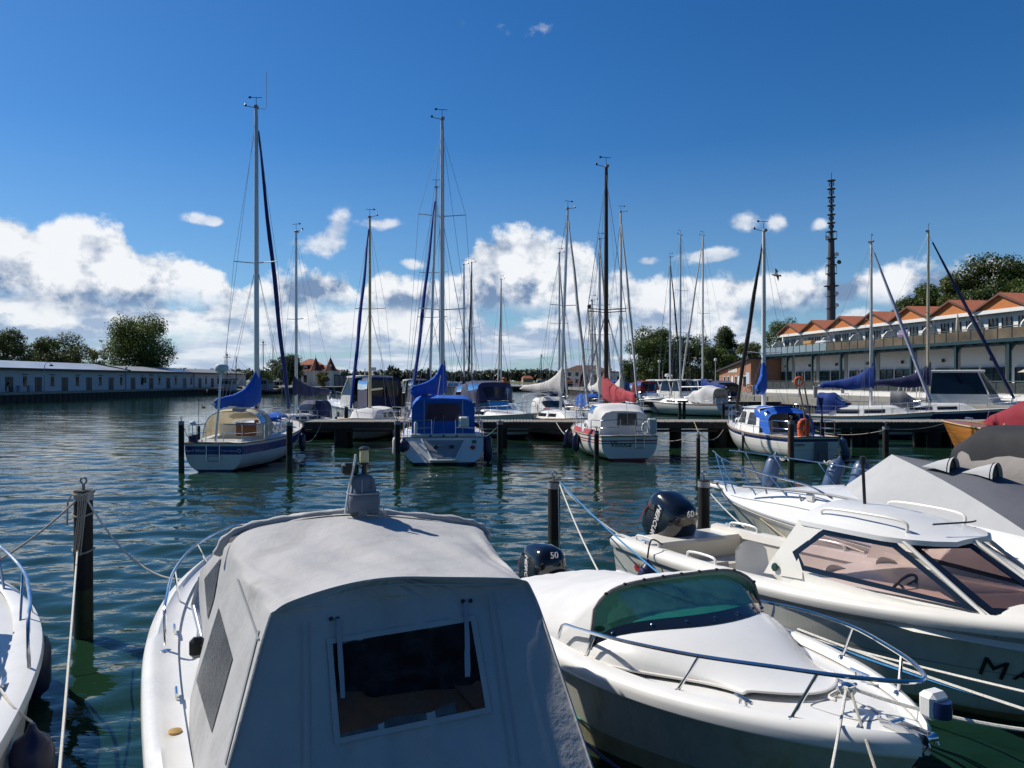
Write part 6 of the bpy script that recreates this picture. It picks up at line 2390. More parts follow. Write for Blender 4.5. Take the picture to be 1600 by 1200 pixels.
fishing_boat('dark trawler with white wheelhouse at the warehouse quay', (-64.6, 172, 0), 4, 11, 4.0, mat('blue_black_hull', (.015, .02, .045), .5), mat('dull_white_house', (.40, .42, .45), .6), DARKTRIM, 9.6, 'fishing boats at the left quay')
fishing_boat('trawler with tall brown derrick mast at the warehouse quay', (-60.5, 184, 0), 8, 12, 4.0, mat('black_hull', (.02, .018, .018), .5), mat('grey_blue_house', (.22, .26, .31), .6), DARKTRIM, 13.0, 'fishing boats at the left quay')
fishing_boat('small blue fishing boat with orange roof on the far quay', (6.0, 198, 0), 62, 9, 3.4, mat('bright_blue_hull', (.02, .06, .25), .5), WHITEPL, mat('orange_roof', (.55, .16, .03), .6), 10.2, derrick=False)
for lab, px, Y, hd in (('white topped motor boat below the dark tree by the turret house', 446, 205, -70), ('dark low launch at the far left quay', 418, 190, -80)):
    p = P(px, 600, Y)
    motorboat(lab, (p.x, p.y, 0), hd, L=8, B=3, fs=1.0, fb=1.4, style='hardtop', canvas=None, group='boats at the far left quay', top_h=2.0, radar=True, hullmats=[mat('dull_white_house', (.40, .42, .45), .6), NAVY])
t = thing('tour_boat', 'glass roofed tour boat beyond the camper cruiser', 'tour boat', (-4.6, 100, 0), R(80), FAR)
H = Hull(13, 3.6, 1.0, 1.4, tw=.85, rake=.6, chine=True)
H.build(t, [(0, 0), (.5, 0), (.7, 1), (1, 1), (1.4, 1), (2, 1)], [mat('pale_blue_hull', (.35, .42, .52), .4), NAVY], GEL, rail=(.04, WHITEPL))
o, rg = canopy(t, [(2, 1.5, 1.0, 2.9), (5, 1.55, 1.05, 3.2), (9, 1.4, 1.1, 2.9), (10.5, 1.0, 1.3, 1.9)], SMOKEVINYL, 'glass_roof', p=.5, q=.55, wrinkle=0)
mb = MB()
for r in rg[::2]:
    mb.tube([p * 1.0 + Vector((0, 0, .02)) for p in r], .05, 5)
for k in (3, 6, 8, 10, 13):
    mb.tube([r[k] + Vector((0, 0, .02)) for r in rg], .04, 5)
mb.build('roof_frame', mat('pale_blue_frame', (.38, .45, .55), .5), o)

# ------------------------------------------------------------------ birds
def gull(label, p, rz, span=1.1, m=None):
    t = thing('gull', label, 'bird', p, rz, 'gulls')
    mb = MB()
    mb.lathe([(.01, -.25), (.05, -.18), (.075, -.02), (.055, .14), (.045, .20), (.03, .25), (.005, .30)], (0, 0, 0), 10, M=Matrix.Rotation(R(-90), 4, 'X'))
    for s in (-1, 1):
        a = [(s * .05, .08, .03), (s * .05, -.10, .03)]
        b = [(s * span * .22, .10, .16), (s * span * .22, -.09, .15)]
        c = [(s * span * .5, .0, .08), (s * span * .5, -.05, .07)]
        up = [[Vector(x) for x in q] for q in (a, b, c)]
        mb.loft(up, 0)
        mb.loft([[v - Vector((0, 0, .012)) for v in q[::-1]] for q in up], 0)
    mb.add([(-.05, -.22, .0), (.05, -.22, 0), (.08, -.36, 0), (-.08, -.36, 0)], [(0, 1, 2, 3)])
    mb.build('body', m or mat('gull_grey', (.12, .12, .13), .8), t, 60)
    return t


g_ = gull('gull flying right of the motor sailer mast', P(1212, 430, 45), R(55), .85)
g_.rotation_euler = (R(20), R(50), R(55))
gull('gull gliding left of the biggest warehouse tree', P(158, 533, 90), R(80), 1.3)
dk = thing('duck', 'dark duck swimming near the left quay', 'duck', (*Wp(318, 637)[:2], 0), R(70))
mb = MB()
mb.lathe([(.02, -.28), (.11, -.2), (.15, -.02), (.12, .16), (.05, .24), (.01, .26)], (0, 0, .05), 12, M=Matrix.Rotation(R(-90), 4, 'X') @ Matrix.Scale(.75, 4, (0, 1, 0)))
mb.tube(smoothpts([(0, .18, .08), (0, .24, .2), (0, .26, .27)], 3), .045, 8)
mb.lathe([(.01, -.07), (.055, -.02), (.06, .03), (.03, .08), (.015, .14)], (0, .28, .29), 10, M=Matrix.Rotation(R(-90), 4, 'X'))
mb.build('body', mat('duck_brown', (.05, .04, .03), .8), dk, 60)

# ------------------------------------------------------------------ outboard motors
def superring(w, d, z, y0=0.0, n=20, p=.55, lean=0.0):
    return [Vector((w * math.copysign(abs(math.cos(a)) ** p, math.cos(a)), y0 + d * math.copysign(abs(math.sin(a)) ** p, math.sin(a)), z)) for a in np.linspace(0, 2 * math.pi, n, endpoint=False)]


def outboard(root, loc, tilt, s, letter='MERCURY', number='60', face=1):
    """outboard hung on a transom; +y is forward, tilt leans the cowl forward"""
    e = bpy.data.objects.new('outboard_motor', None)
    COL.objects.link(e)
    M = Matrix.Translation(Vector(loc)) @ Matrix.Rotation(-tilt, 4, 'X') @ Matrix.Scale(s, 4)
    gloss = mat('black_cowl_lacquer', (.006, .007, .010), .12, var=.05, coat=.6)
    mb = MB()
    mb.loft([superring(.10, .16, .02, -.10), superring(.09, .14, -.35, -.08), superring(.07, .13, -.85, -.04), superring(.03, .20, -.95, -.02)], 0, closed=True, cap0=True, cap1=True)
    mb.box((0, .16, -.05), (.26, .14, .35), 0, .03)
    body = mb.build('outboard_motor', BLACK, root)
    bpy.data.objects.remove(e)
    body.matrix_basis = M
    mb = MB()
    mb.loft([superring(.165, .25, -.02, -.08), superring(.205, .315, .06, -.08), superring(.225, .34, .20, -.07), superring(.225, .335, .36, -.06), superring(.205, .30, .50, -.05), superring(.165, .24, .585, -.04), superring(.09, .14, .625, -.03), superring(.02, .03, .63, -.03)], 0, closed=True, cap0=True, cap1=True)
    cowl = mb.build('cowl', gloss, body, 50)
    mb = MB()
    for sx in (-1, 1):
        mb.loft([[Vector((sx * .232, -.34 + .03 * k, .10)), Vector((sx * .236, -.30 + .03 * k, .30)), Vector((sx * .225, -.24 + .02 * k, .46))] for k in (0, .5)], 0)
    mb.build('cowl_stripe', mat('silver_red_stripe', (.30, .03, .03), .4), body)
    for sx in (-1, 1):
        text('maker_lettering', letter, LETTERWHITE, body, frame((sx * .232, .03, .27), (0, 0.06, -1), (sx * -0.0, -sx if False else (1 if sx < 0 else -1) * -1.0 * (1 if sx > 0 else 1), 0)) if False else
             frame((sx * .233, .05 if sx < 0 else -.05, .28), (0, 0, -1), (0, -1 if sx < 0 else 1, 0)), .105, .15, .004)
    text('power_number', number, LETTERWHITE, body, frame((0, .235, .555), (-1, 0, 0), (0, -.55, 1)), .11, .1, .003)
    mb = MB()
    mb.tube([(0, .2, .0), (0, .42, .08)], .03, 6)
    mb.build('steering_arm', BLACK, body)
    return body


FG = 'small motor boats moored along the near quay'

# ------------------------------------------------------------------ boat B: white cuddy boat with green windscreen
hdB = math.atan2(.42, -.907)
tB = thing('cuddy_boat', 'white cuddy motor boat with green windscreen and pale canvas cover', 'motor boat', (.48, 9.39, 0), -hdB, FG)
LB = 5.05
HB = Hull(LB, 2.34, .72, .90, tw=.86, rake=.55, trake=.05, chine=True, draft=.3, sag=.02, wide=.40, flare=.42)
HULLB = mat('grubby_white_hull', (.52, .53, .48), .28, var=.06, coat=.3, stain=(.34, .29, .13), stain_amt=.55, stretch=(1, 1, .25))
HB.build(tB, [(0, 0), (.02, 1), (.075, 1), (.08, 0), (.30, 0), (.66, 3), (.86, 3), (.88, 2), (1, 2), (1.3, 2), (2, 2)], [HULLB, WHITEPL, ALGAE, mat('scummy_waterline', (.34, .32, .22), .5, var=.3, scale=3, stain=(.16, .15, .06), stain_amt=.8)], GEL, n=40)
# rounded gunwale moulding above the strake
mb = MB()
for side in (1, -1):
    rr = []
    for i in range(41):
        t = min(.9995, i / 40)
        p = HB.pt(t, 0, side)
        nx = side
        inn = HB.deck(t, side * .86)
        rr.append([p + Vector((nx * .035, 0, -.05)), p + Vector((nx * .040, 0, .0)), p + Vector((nx * .028, 0, .045)), p.lerp(inn, .35) + Vector((0, 0, .075)), p.lerp(inn, .75) + Vector((0, 0, .075)), inn + Vector((0, 0, .01))])
    mb.loft(rr, 0)
gB = mb.build('gunwale', GEL, tB, 60)
mb = MB()
for side in (1, -1):
    mb.tube([HB.pt(min(.9995, i / 40), 0.06, side) + Vector((side * .035, 0, 0)) for i in range(41)], .022, 6)
mb.build('rubbing_strake', WHITEPL, tB)


def yB(u):
    return LB - u


# cuddy: raised white moulding from the foredeck to the windscreen
def cuddy_z(u, v):
    """height of the cuddy moulding at distance u from the bow, v across (local x)"""
    w = lerp(.44, .99, sstep(.80, 2.25, u))
    zb = HB.sheer(1 - u / LB) + .05
    h = lerp(.03, .29, sstep(.85, 2.15, u)) + .05 * sstep(1.9, 2.6, u)
    q = max(0.0, 1 - abs(v / w) ** 3.0)
    return zb + h * q ** .55, w


rings = []
for u in np.linspace(.86, 2.42, 24):
    z_, w = cuddy_z(u, 0)
    row = []
    for k in range(25):
        f = -1 + 2 * k / 24
        f = math.copysign(1 - (1 - abs(f)) ** 1.5, f)
        v = f * w
        row.append(Vector((v, yB(u) - .30 * (v / w) ** 2 * (1 - .35 * sstep(.9, 2.2, u)), cuddy_z(u, v)[0] if abs(f) < .999 else HB.sheer(1 - u / LB) + .03)))
    rings.append(row)
mb = MB()
mb.loft(rings, 0, cap0=True)
cB = mb.build('cuddy', GEL, tB, 60)
# a moulding line round the foot of the cuddy
mb = MB()
mb.tube([r[0] + Vector((-.01, 0, .015)) for r in rings[::-1]] + [p + Vector((0, .012, .012)) for p in rings[0][1:-1]] + [r[-1] + Vector((.01, 0, .015)) for r in rings], .012, 5)
mb.build('cuddy_foot_moulding', GEL2, tB)
# windscreen
N_ = 29
base, mid, top = [], [], []
bvL = BVHTree.FromPolygons([tuple(v.co) for v in cB.data.vertices], [tuple(p.vertices) for p in cB.data.polygons])
for k in range(N_):
    f = -1 + 2 * k / (N_ - 1)
    v = f * 1.02
    a = abs(f)
    vb, yb = v * .955, yB(1.98 + .50 * a ** 2.2)
    hit = bvL.ray_cast(Vector((vb, yb, 3)), Vector((0, 0, -1)))[0]
    pb = Vector((vb, yb, (hit.z if hit else .93) + .004))
    pt_ = Vector((v * .95, yB(2.62 + .02 * a ** 2 - .10 * a ** 6), lerp(1.37, 1.13, a ** 6) - .045 * max(0, f) ** 1.5))
    if a > .985:
        pt_ = pb + Vector((0, -.04, .02))
    base.append(pb)
    top.append(pt_)
    mid.append(pb.lerp(pt_, .20))
mb = MB()
mb.loft([base, mid], 0)
mb.loft([[p + Vector((0, .01, .006)) for p in base], [p + Vector((0, .012, .006)) for p in mid]], 0)
mb.build('windscreen_band', mat('black_screen_band', (.008, .012, .022), .15, coat=.4), tB, 60)
mb = MB()
mb.loft([mid, top], 0)
mb.build('windscreen', GREENGLASS, tB, 60)
for k in range(2, N_ - 2, 4):
    mb = MB()
    mb.lathe([(.012, -.006), (.012, .006)], base[k].lerp(mid[k], .5) + Vector((0, .02, .012)), 8, M=Matrix.Rotation(R(-40), 4, 'X'))
    mb.build('screen_screw', STEEL, tB)
mb = MB()
mb.loft([[Vector((x, yB(2.02 + .35 * (x / .9) ** 2), 1.0)) for x in np.linspace(-.82, .82, 9)], [Vector((x, yB(2.5), 1.02)) for x in np.linspace(-.86, .86, 9)], [Vector((x, yB(2.72), .80)) for x in np.linspace(-.86, .86, 9)]], 0)
mb.tube([(.2, yB(2.45), 1.05), (.62, yB(2.25), 1.10)], .02, 6)
mb.build('dashboard', mat('pale_dash', (.42, .46, .42), .7), tB)
# canvas from the windscreen aft
cov = [[p + Vector((0, .035, .012)) for p in top], [p + Vector((0, -.03, .014)) for p in top]]
rngB = random.Random(5)
for u, w, zt in ((2.95, .99, 1.32), (3.3, 1.03, 1.20), (3.7, 1.05, 1.10), (4.1, 1.05, 1.02), (4.5, 1.03, .95), (4.85, .99, .90), (5.0, .96, .84)):
    row = []
    zb = .70
    for k in range(N_):
        f = -1 + 2 * k / (N_ - 1)
        row.append(Vector((math.copysign(min(1, abs(f) * 1.12), f) * w, yB(u), zb + (zt - zb) * max(0, 1 - abs(f) ** 2.6) ** .8 + rngB.uniform(-.008, .008))))
    cov.append(row)
# side flaps reach the gunwale from the windscreen ends
fixed = []
for i, row in enumerate(cov):
    fixed.append(row)
mb = MB()
mb.loft(fixed, 0, cap1=True)
for side in (0, -1):
    e = [r[side] for r in fixed]
    mb.loft([e, [Vector((p.x * 1.02, p.y, min(p.z, HB.sheer(min(1, max(0, p.y / LB))) + .02))) for p in e]], 0)
kB = mb.build('canvas_cover', WHITECANVAS, tB, 70)
mb = MB()
mb.tube([p + Vector((0, .04, .016)) for p in top], .016, 6)
mb.build('cover_hem', TAUPECANVAS, tB)
for k in range(1, N_ - 1, 3):
    mb = MB()
    mb.lathe([(.017, -.004), (.017, .012), (.004, .018)], top[k] + Vector((0, .045, .022)), 8)
    mb.build('cover_stud', BLACK, tB)
for p in [r[0] for r in fixed[2:]]:
    mb = MB()
    mb.lathe([(.016, -.01), (.016, .012)], p + Vector((-.015, 0, .03)), 8, M=Matrix.Rotation(R(90), 4, 'Y'))
    mb.build('cover_stud', BLACK, tB)
# portholes, rail, cleats, bow roller, light, hatch line
bvB = bvh_of(cB)
IB = tB.matrix_basis.inverted()
h, n = onto(bvB, 938, 985, .004)
if h is None:
    h, n = tB.matrix_basis @ Vector((.90, yB(2.2), 1.0)), Vector((-.8, -.3, .5))
n = (n + Vector((0, 0, .15))).normalized()
hl, nl_ = IB @ h, (IB.to_3x3() @ n).normalized()
for sx in (1, -1):
    c0, n0 = Vector((hl.x * sx, hl.y, hl.z)), Vector((nl_.x * sx, nl_.y, nl_.z))
    yv = (Vector((0, 1, .10)) - n0 * n0.y).normalized()
    Mp = Matrix((n0.cross(yv) * -1, yv, n0)).transposed().to_4x4() @ Matrix.Scale(2.0, 4, (0, 1, 0))
    mb = MB()
    mb.lathe([(.060, -.02), (.082, .004), (.070, .016), (.055, .010)], c0, 24, M=Mp)
    p = mb.build('porthole', STEEL, tB)
    mb = MB()
    mb.lathe([(.057, .006), (.03, .012), (.01, .013)], c0, 18, M=Mp)
    mb.build('pane', DARKGLASS, p)
rl = [(2.95, 1.03, .84), (2.86, 1.03, .98), (2.6, 1.02, 1.02), (2.0, .98, 1.10), (1.3, .80, 1.18), (.72, .52, 1.24), (.28, .26, 1.28), (.05, .0, 1.30)]
pts = [Vector((x, yB(u), z)) for u, x, z in rl] + [Vector((-x, yB(u), z)) for u, x, z in rl[::-1][1:]]
mb = MB()
mb.tube(smoothpts(pts, 6), .0155, 8)
for u, x, z, uf in ((2.35, 1.0, 1.055, 2.45), (1.25, .78, 1.185, 1.42), (.50, .40, 1.262, .62)):
    for sx in (-1, 1):
        tt = 1 - uf / LB
        f = HB.deck(tt, sx * .90)
        mb.tube([Vector((sx * x, yB(u), z)), f + Vector((0, 0, .06))], .0125, 7)
        mb.lathe([(.035, 0), (.03, .012), (.015, .02)], f + Vector((0, 0, .055)), 10)
mb.build('bow_rail', STEEL, tB)
mb = MB()
mb.box((0, yB(.0) + .04, 1.19), (.16, .12, .17), 0, .03)
nl = mb.build('navigation_light', WHITEPL, tB)
mb = MB()
mb.lathe([(.062, -.05), (.066, 0), (.062, .05)], (0, yB(.0) + .09, 1.18), 14)
mb.build('lens', NAVY, nl)
mb = MB()
mb.tube([Vector((p.x, p.y, HB.deck(p.y / LB, p.x / HB.half(p.y / LB)).z + .003)) for p in smoothpts([(-.14, yB(.80), 0), (.14, yB(.80), 0), (.17, yB(.70), 0), (.09, yB(.42), 0), (-.09, yB(.42), 0), (-.17, yB(.70), 0)], 5, True)], .004, 5, closed=True)
mb.build('locker_outline', GREYPL, tB)
for sx in (-1, 1):
    mb = MB()
    q = HB.deck(.80, sx * .74) + Vector((0, 0, .03))
    mb.tube([q + Vector((0, -.09, .045)), q + Vector((0, .09, .045))], .013, 6)
    for d in (-.03, .03):
        mb.tube([q + Vector((0, d, 0)), q + Vector((0, d, .045))], .012, 6)
    mb.build('cleat', STEEL, tB)
mb = MB()
for x in (-.045, .045):
    mb.slab([(x, LB - .34, .97), (x, LB + .02, .99), (x, LB + .05, .93), (x, LB - .30, .93)], (.010 if x < 0 else -.010, 0, 0))
mb.lathe([(.03, -.045), (.018, 0), (.03, .045)], (0, LB + .015, .965), 12, M=Matrix.Rotation(R(90), 4, 'Y'))
mb.tube([(-.06, LB - .22, .98), (.06, LB - .22, .98)], .014, 6)
mb.build('bow_roller', STEEL, tB)
mb = MB()
q = Vector((0, LB - .62, .99))
mb.lathe([(.05, 0), (.03, .02), (.028, .08), (.04, .09), (.01, .10)], q, 12)
mb.tube([q + Vector((-.09, 0, .07)), q + Vector((.09, 0, .07))], .014, 6)
mb.build('bow_bollard', STEEL, tB)
# thin red pinstripe and drip stains stay in the moulding
mb = MB()
for sx in (-1, 1):
    mb.tube([r[0 if sx < 0 else -1].lerp(r[3 if sx < 0 else -4], .30) + Vector((sx * .004, 0, .004)) for r in rings[6:]], .004, 4)
mb.build('red_pinstripe', LETTERRED, tB)
outboard(tB, (0, -.18, .52), R(2), 1.02, 'MERCURY', '50')

# ------------------------------------------------------------------ boat C: white fishing boat with cabin and rose tinted windows
hdC = math.atan2(.45, -.89)
tC = thing('cabin_fishing_boat', 'white open fishing boat with low cabin and rose tinted windows', 'motor boat', (2.45, 12.05, 0), -hdC, FG)
LC = 6.5
HC = Hull(LC, 2.36, .80, 1.08, tw=.90, rake=.7, trake=.0, chine=True, draft=.32, sag=.03, wide=.42, flare=.36)
HULLC = mat('sea_stained_white_hull', (.56, .57, .53), .28, var=.06, coat=.3, stain=(.40, .36, .20), stain_amt=.45, stretch=(1, 1, .25))
HC.build(tC, [(0, 0), (.10, 0), (.101, 1), (.16, 1), (.165, 0), (.46, 0), (.47, 2), (.485, 0), (.86, 0), (.90, 3), (1, 3), (1.3, 3), (2, 3)], [HULLC, HULLGREY, GREYPL, mat('yellowed_waterline', (.25, .22, .10), .6, var=.3)], GEL2, n=40, cockpit=(.09, .52, .82, .18))
mb = MB()
for side in (1, -1):
    rr = []
    for i in range(41):
        t = min(.9995, i / 40)
        p = HC.pt(t, 0, side)
        inn = HC.deck(t, side * .82)
        rr.append([p + Vector((side * .015, 0, -.075)), p + Vector((side * .035, 0, -.02)), p + Vector((side * .03, 0, .03)), p.lerp(inn, .4) + Vector((0, 0, .085)), inn + Vector((0, 0, .06)), inn + Vector((-side * .03, 0, -.04))])
    mb.loft(rr, 0)
mb.build('gunwale', GEL2, tC, 60)
# foredeck crown
zc = lambda y: HC.sheer(y / LC)
mb = MB()
rr = []
for y in np.linspace(3.35, 6.3, 14):
    w = HC.half(y / LC) * .84
    h = .12 * (1 - sstep(5.2, 6.3, y) * .8)
    rr.append([Vector((f * w, y, zc(y) + .06 + h * (1 - abs(f) ** 2.5))) for f in np.linspace(-1, 1, 13)])
mb.loft(rr, 0)
mb.build('foredeck', GEL2, tC, 60)
# cabin: lower band, windows with black borders, roof
CB = {}
zb0, zs, zt = .98, 1.06, 1.60
CF = .62
bo = [(x, y + CF) for x, y in ((-.88, 2.55), (-.86, 4.2), (-.52, 5.0), (0, 5.2), (.52, 5.0), (.86, 4.2), (.88, 2.55))]
bt = [(x, y + CF) for x, y in ((-.70, 2.95), (-.68, 3.75), (-.40, 4.12), (0, 4.22), (.40, 4.12), (.68, 3.75), (.70, 2.95))]
lo = [Vector((x, y, zb0 - .10)) for x, y in bo]
sl = [Vector((x * .985, y - .01, zs)) for x, y in bo]
hi = [Vector((x, y, zt)) for x, y in bt]
mb = MB()
mb.loft([[p + Vector((p.x * .10, .05, -.06)) for p in lo], lo, sl], 0)
cabC = mb.build('cabin_coaming', GEL2, tC, 60)
mb = MB()
for k in range(2, 11, 1):
    q = lo[0].lerp(lo[-1], 0)
for a, b in zip(lo, lo[1:]):
    for f in (.25, .75):
        p = a.lerp(b, f)
        mb.lathe([(.012, -.006), (.012, .006)], p * 1.0 + Vector((p.x * .03, .03, .02)), 8)
mb.build('coaming_screw', BLACK, tC)


def framed_pane(root, outline, border, m_pane, nrm_off, name='window'):
    """glazed opening: black border ring and the pane inside it"""
    c = sum(outline, Vector()) / len(outline)
    inner = []
    n = len(outline)
    for i in range(n):
        a, b, d = outline[i - 1], outline[i], outline[(i + 1) % n]
        e1, e2 = (b - a).normalized(), (d - b).normalized()
        nn = e1.cross(e2)
        if nn.length < 1e-6:
            nn = (b - a).cross(c - a)
        nn.normalize()
        i1, i2 = nn.cross(e1), nn.cross(e2)
        if i1.dot(c - b) < 0:
            i1, i2 = -i1, -i2
        bis = (i1 + i2)
        bis = bis / max(.35, bis.length ** 2) * 2
        inner.append(b + bis * border)
    mb = MB()
    mb.loft([[p + nrm_off for p in outline + outline[:1]], [p + nrm_off for p in inner + inner[:1]]], 0)
    mb.loft([[p - nrm_off for p in outline + outline[:1]], [p - nrm_off for p in inner + inner[:1]]], 0)
    fr = mb.build(name, mat('black_screen_band', (.008, .012, .022), .15, coat=.4), root, smooth=False)
    mb = MB()
    mb.poly(inner)
    mb.build('pane', m_pane, fr, smooth=False)
    return fr


for sx in (-1, 1):
    i = 0 if sx < 0 else 6
    j = 1 if sx < 0 else 5
    k = 2 if sx < 0 else 4
    # side pane reaches from the aft pillar to the front pillar
    A = sl[i].lerp(sl[j], .10)
    B = sl[i].lerp(sl[j], .0) + Vector((0, .12, .20))
    Cc = hi[i].lerp(hi[j], .04) + Vector((0, .0, -.05))
    D = hi[j].lerp(hi[k], .15) + Vector((0, 0, -.04))
    E = sl[j].lerp(sl[k], .62) + Vector((0, 0, .02))
    # lay all five points into one plane
    nn = (E - A).cross(Cc - A).normalized()
    pl = [p - nn * (p - A).dot(nn) for p in (A + Vector((0, .1, .02)), B, Cc, D, E)]
    w = framed_pane(tC, pl, .058, PINKGLASS, nn * .006 * (1 if nn.x * sx > 0 else -1), 'side_window')
    pf = [sl[j].lerp(sl[k], .72) + Vector((0, 0, .02)), sl[3] + Vector((sx * .02, -.02, .02)), hi[3] + Vector((sx * .02, .0, -.03)), hi[j].lerp(hi[k], .42) + Vector((0, 0, -.03))]
    nn = (pf[1] - pf[0]).cross(pf[2] - pf[0]).normalized()
    pf[3] = pf[3] - nn * (pf[3] - pf[0]).dot(nn)
    framed_pane(tC, pf, .07, PINKGLASS, nn * .006 * (1 if nn.y > 0 else -1), 'front_window')
    mb = MB()
    mb.loft([[Vector((sx * .885, CF + a, .93)), Vector((sx * .885, CF + b, .99))] if z < 1 else [Vector((sx * lerp(.872, .70, (z - 1.06) / .54), CF + a, z)), Vector((sx * lerp(.872, .70, (z - 1.06) / .54), CF + b, z))] for z, a, b in ((.95, 2.28, 2.86), (1.08, 2.36, 2.84), (1.26, 2.46, 2.70), (1.56, 2.62, 2.98), (1.61, 2.66, 3.02))], 0)
    mb.build('cabin_pillar', GEL2, tC, 60)
mb = MB()
for a, b in ((sl[2].lerp(sl[1], .33), hi[2].lerp(hi[1], .72)), (sl[4].lerp(sl[5], .33), hi[4].lerp(hi[5], .72)), (sl[3], hi[3])):
    mb.tube([a, b], .022, 6)
mb.build('window_pillar', GEL2, tC)
rr = []
for y, w in ((2.62, .70), (2.72, .73), (3.2, .715), (3.7, .695), (3.95, .60), (4.12, .46), (4.24, .28)):
    y += CF
    rr.append([Vector((f * w, y, zt + .005 + .185 * (1 - abs(f) ** 2.2) * (1 - .92 * sstep(3.3 + CF, 4.2 + CF, y)) * sstep(2.4 + CF, 2.9 + CF, y + .2))) for f in np.linspace(-1, 1, 15)])
mb = MB()
mb.loft(rr, 0)
mb.loft([[p - Vector((0, 0, .05)) for p in r] for r in rr][::-1], 0)
mb.loft([[r[0] for r in rr], [r[0] - Vector((0, 0, .05)) for r in rr]], 0)
mb.loft([[r[-1] - Vector((0, 0, .05)) for r in rr], [r[-1] for r in rr]], 0)
mb.loft([[p - Vector((0, 0, .05)) for p in rr[0]], rr[0]], 0)
mb.loft([rr[-1], [p - Vector((0, 0, .05)) for p in rr[-1]]], 0)
mb.build('cabin_roof', GEL, tC, 60)
mb = MB()
for sx in (-1, 1):
    mb.tube(smoothpts([(sx * .56, CF + 2.85, zt + .05), (sx * .56, CF + 2.88, zt + .15), (sx * .53, CF + 3.35, zt + .17), (sx * .48, CF + 3.80, zt + .15), (sx * .47, CF + 3.83, zt + .05)], 4), .016, 7)
mb.build('roof_grab_rail', GEL2, tC)
mb = MB()
mb.tube([(.05, CF + 3.0, zt + .14), (.05, CF + 2.97, zt + .66)], .018, 8)
mb.lathe([(.035, 0), (.04, .05), (.03, .09)], (.05, CF + 2.97, zt + .64), 10)
mb.build('mast_light', BLACK, tC)
mb = MB()
mb.tube(smoothpts([(-.4, CF + 4.0, zt + .12), (-.1, CF + 4.12, zt + .15), (.3, CF + 4.0, zt + .14)], 5), .010, 5)
mb.build('wiper_arm', BLACK, tC)
# interior: two bucket seats, wheel, dash, bench, sole
def bucket_seat(x, y, rz, name='helm_seat'):
    M = Matrix.Translation((x, y, 0)) @ Matrix.Rotation(rz, 4, 'Z')
    mb = MB()
    rows = []
    for f, yy, zz, w in ((0, .24, .62, .23), (.2, .20, .60, .25), (.5, -.05, .58, .25), (.7, -.18, .62, .25), (.85, -.24, .82, .24), (1, -.29, 1.05, .22), (1.1, -.30, 1.10, .17)):
        rows.append([M @ Vector((q * w, yy + .06 * q * q, zz + (.07 if f < .75 else -.05) * q * q)) for q in np.linspace(-1, 1, 7)])
    mb.loft(rows, 0)
    mb.loft([[p + Vector((0, .0, -.035)) for p in r] for r in rows[::-1]], 0)
    s = mb.build(name, WHITEPL, tC, 60)
    mb = MB()
    mb.tube([M @ Vector((0, 0, .24)), M @ Vector((0, 0, .58))], .05, 8)
    mb.build('pedestal', ALU, s)


bucket_seat(-.42, 3.15 + CF, 0)
bucket_seat(.42, 3.15 + CF, 0)
bucket_seat(.40, 2.35, R(-15), 'fishing_seat')
mb = MB()
mb.loft([[Vector((x, CF + 3.85, .93)) for x in np.linspace(-.84, .84, 5)], [Vector((x, CF + 4.1, .98)) for x in np.linspace(-.82, .82, 5)], [Vector((x * (1 - .35 * abs(x)), CF + 4.85 - .3 * abs(x), 1.03)) for x in np.linspace(-.72, .72, 5)]], 0)
mb.loft([[Vector((x, CF + 3.85, .93)) for x in (-.84, .84)], [Vector((x, CF + 3.75, .3)) for x in (-.80, .80)]], 0)
mb.build('dashboard', mat('tan_dash', (.50, .40, .33), .6), tC)
mb = MB()
Mw = Matrix.Translation((.42, CF + 3.76, 1.06)) @ Matrix.Rotation(R(60), 4, 'X')
mb.tube([Mw @ Vector((.17 * math.cos(a), .17 * math.sin(a), 0)) for a in np.linspace(0, 6.28, 24, endpoint=False)], .016, 7, closed=True)
for a in (.5, 2.6, 4.7):
    mb.tube([Mw @ Vector((0, 0, 0)), Mw @ Vector((.17 * math.cos(a), .17 * math.sin(a), 0))], .012, 6)
mb.tube([Mw @ Vector((0, 0, 0)), Vector((.42, CF + 3.92, .98))], .03, 8)
mb.build('steering_wheel', BLACK, tC)
mb = MB()
mb.box((0, .92, .36), (1.70, .50, .36), 0, .05)
mb.box((0, .62, .50), (1.80, .10, .66), 0, .04)
mb.build('aft_bench', mat('cockpit_liner', (.56, .52, .44), .6, var=.06), tC)
mb = MB()
mb.box((.30, 1.20, .40), (.9, .05, .40), 0, .02, M=Matrix.Rotation(R(6), 4, 'X'))
mb.build('bench_cloth', TAUPECANVAS, tC)
mb = MB()
mb.box((0, 2.0, .20), (1.75, 2.7, .02))
mb.build('sole', mat('cockpit_liner', (.56, .52, .44), .6), tC, smooth=False)
for sx in (-1, 1):
    for y0 in (.35, 1.9) if sx < 0 else (.5, 1.7):
        mb = MB()
        q = lambda y: HC.deck(y / LC, sx * .88) + Vector((0, 0, .05))
        mb.tube(smoothpts([q(y0), q(y0 + .03) + Vector((0, 0, .10)), q(y0 + .5) + Vector((0, 0, .10)), q(y0 + .53)], 4), .017, 7)
        mb.build('grab_rail', GEL, tC)
    mb = MB()
    q = HC.deck(.05 if sx < 0 else .12, sx * .90) + Vector((0, 0, .06))
    mb.tube([q + Vector((0, -.1, .05)), q + Vector((0, .1, .05))], .016, 6)
    mb.tube([q, q + Vector((0, 0, .05))], .03, 8)
    mb.build('cleat', STEEL, tC)
mb = MB()
mb.lathe([(.03, -.01), (.05, .0), (.04, .012), (.01, .014)], (.895, 3.08, 1.04), 14, M=Matrix.Rotation(R(78), 4, 'Y'))
mb.build('round_vent', mat('dark_green_vent', (.01, .05, .035), .4), tC)
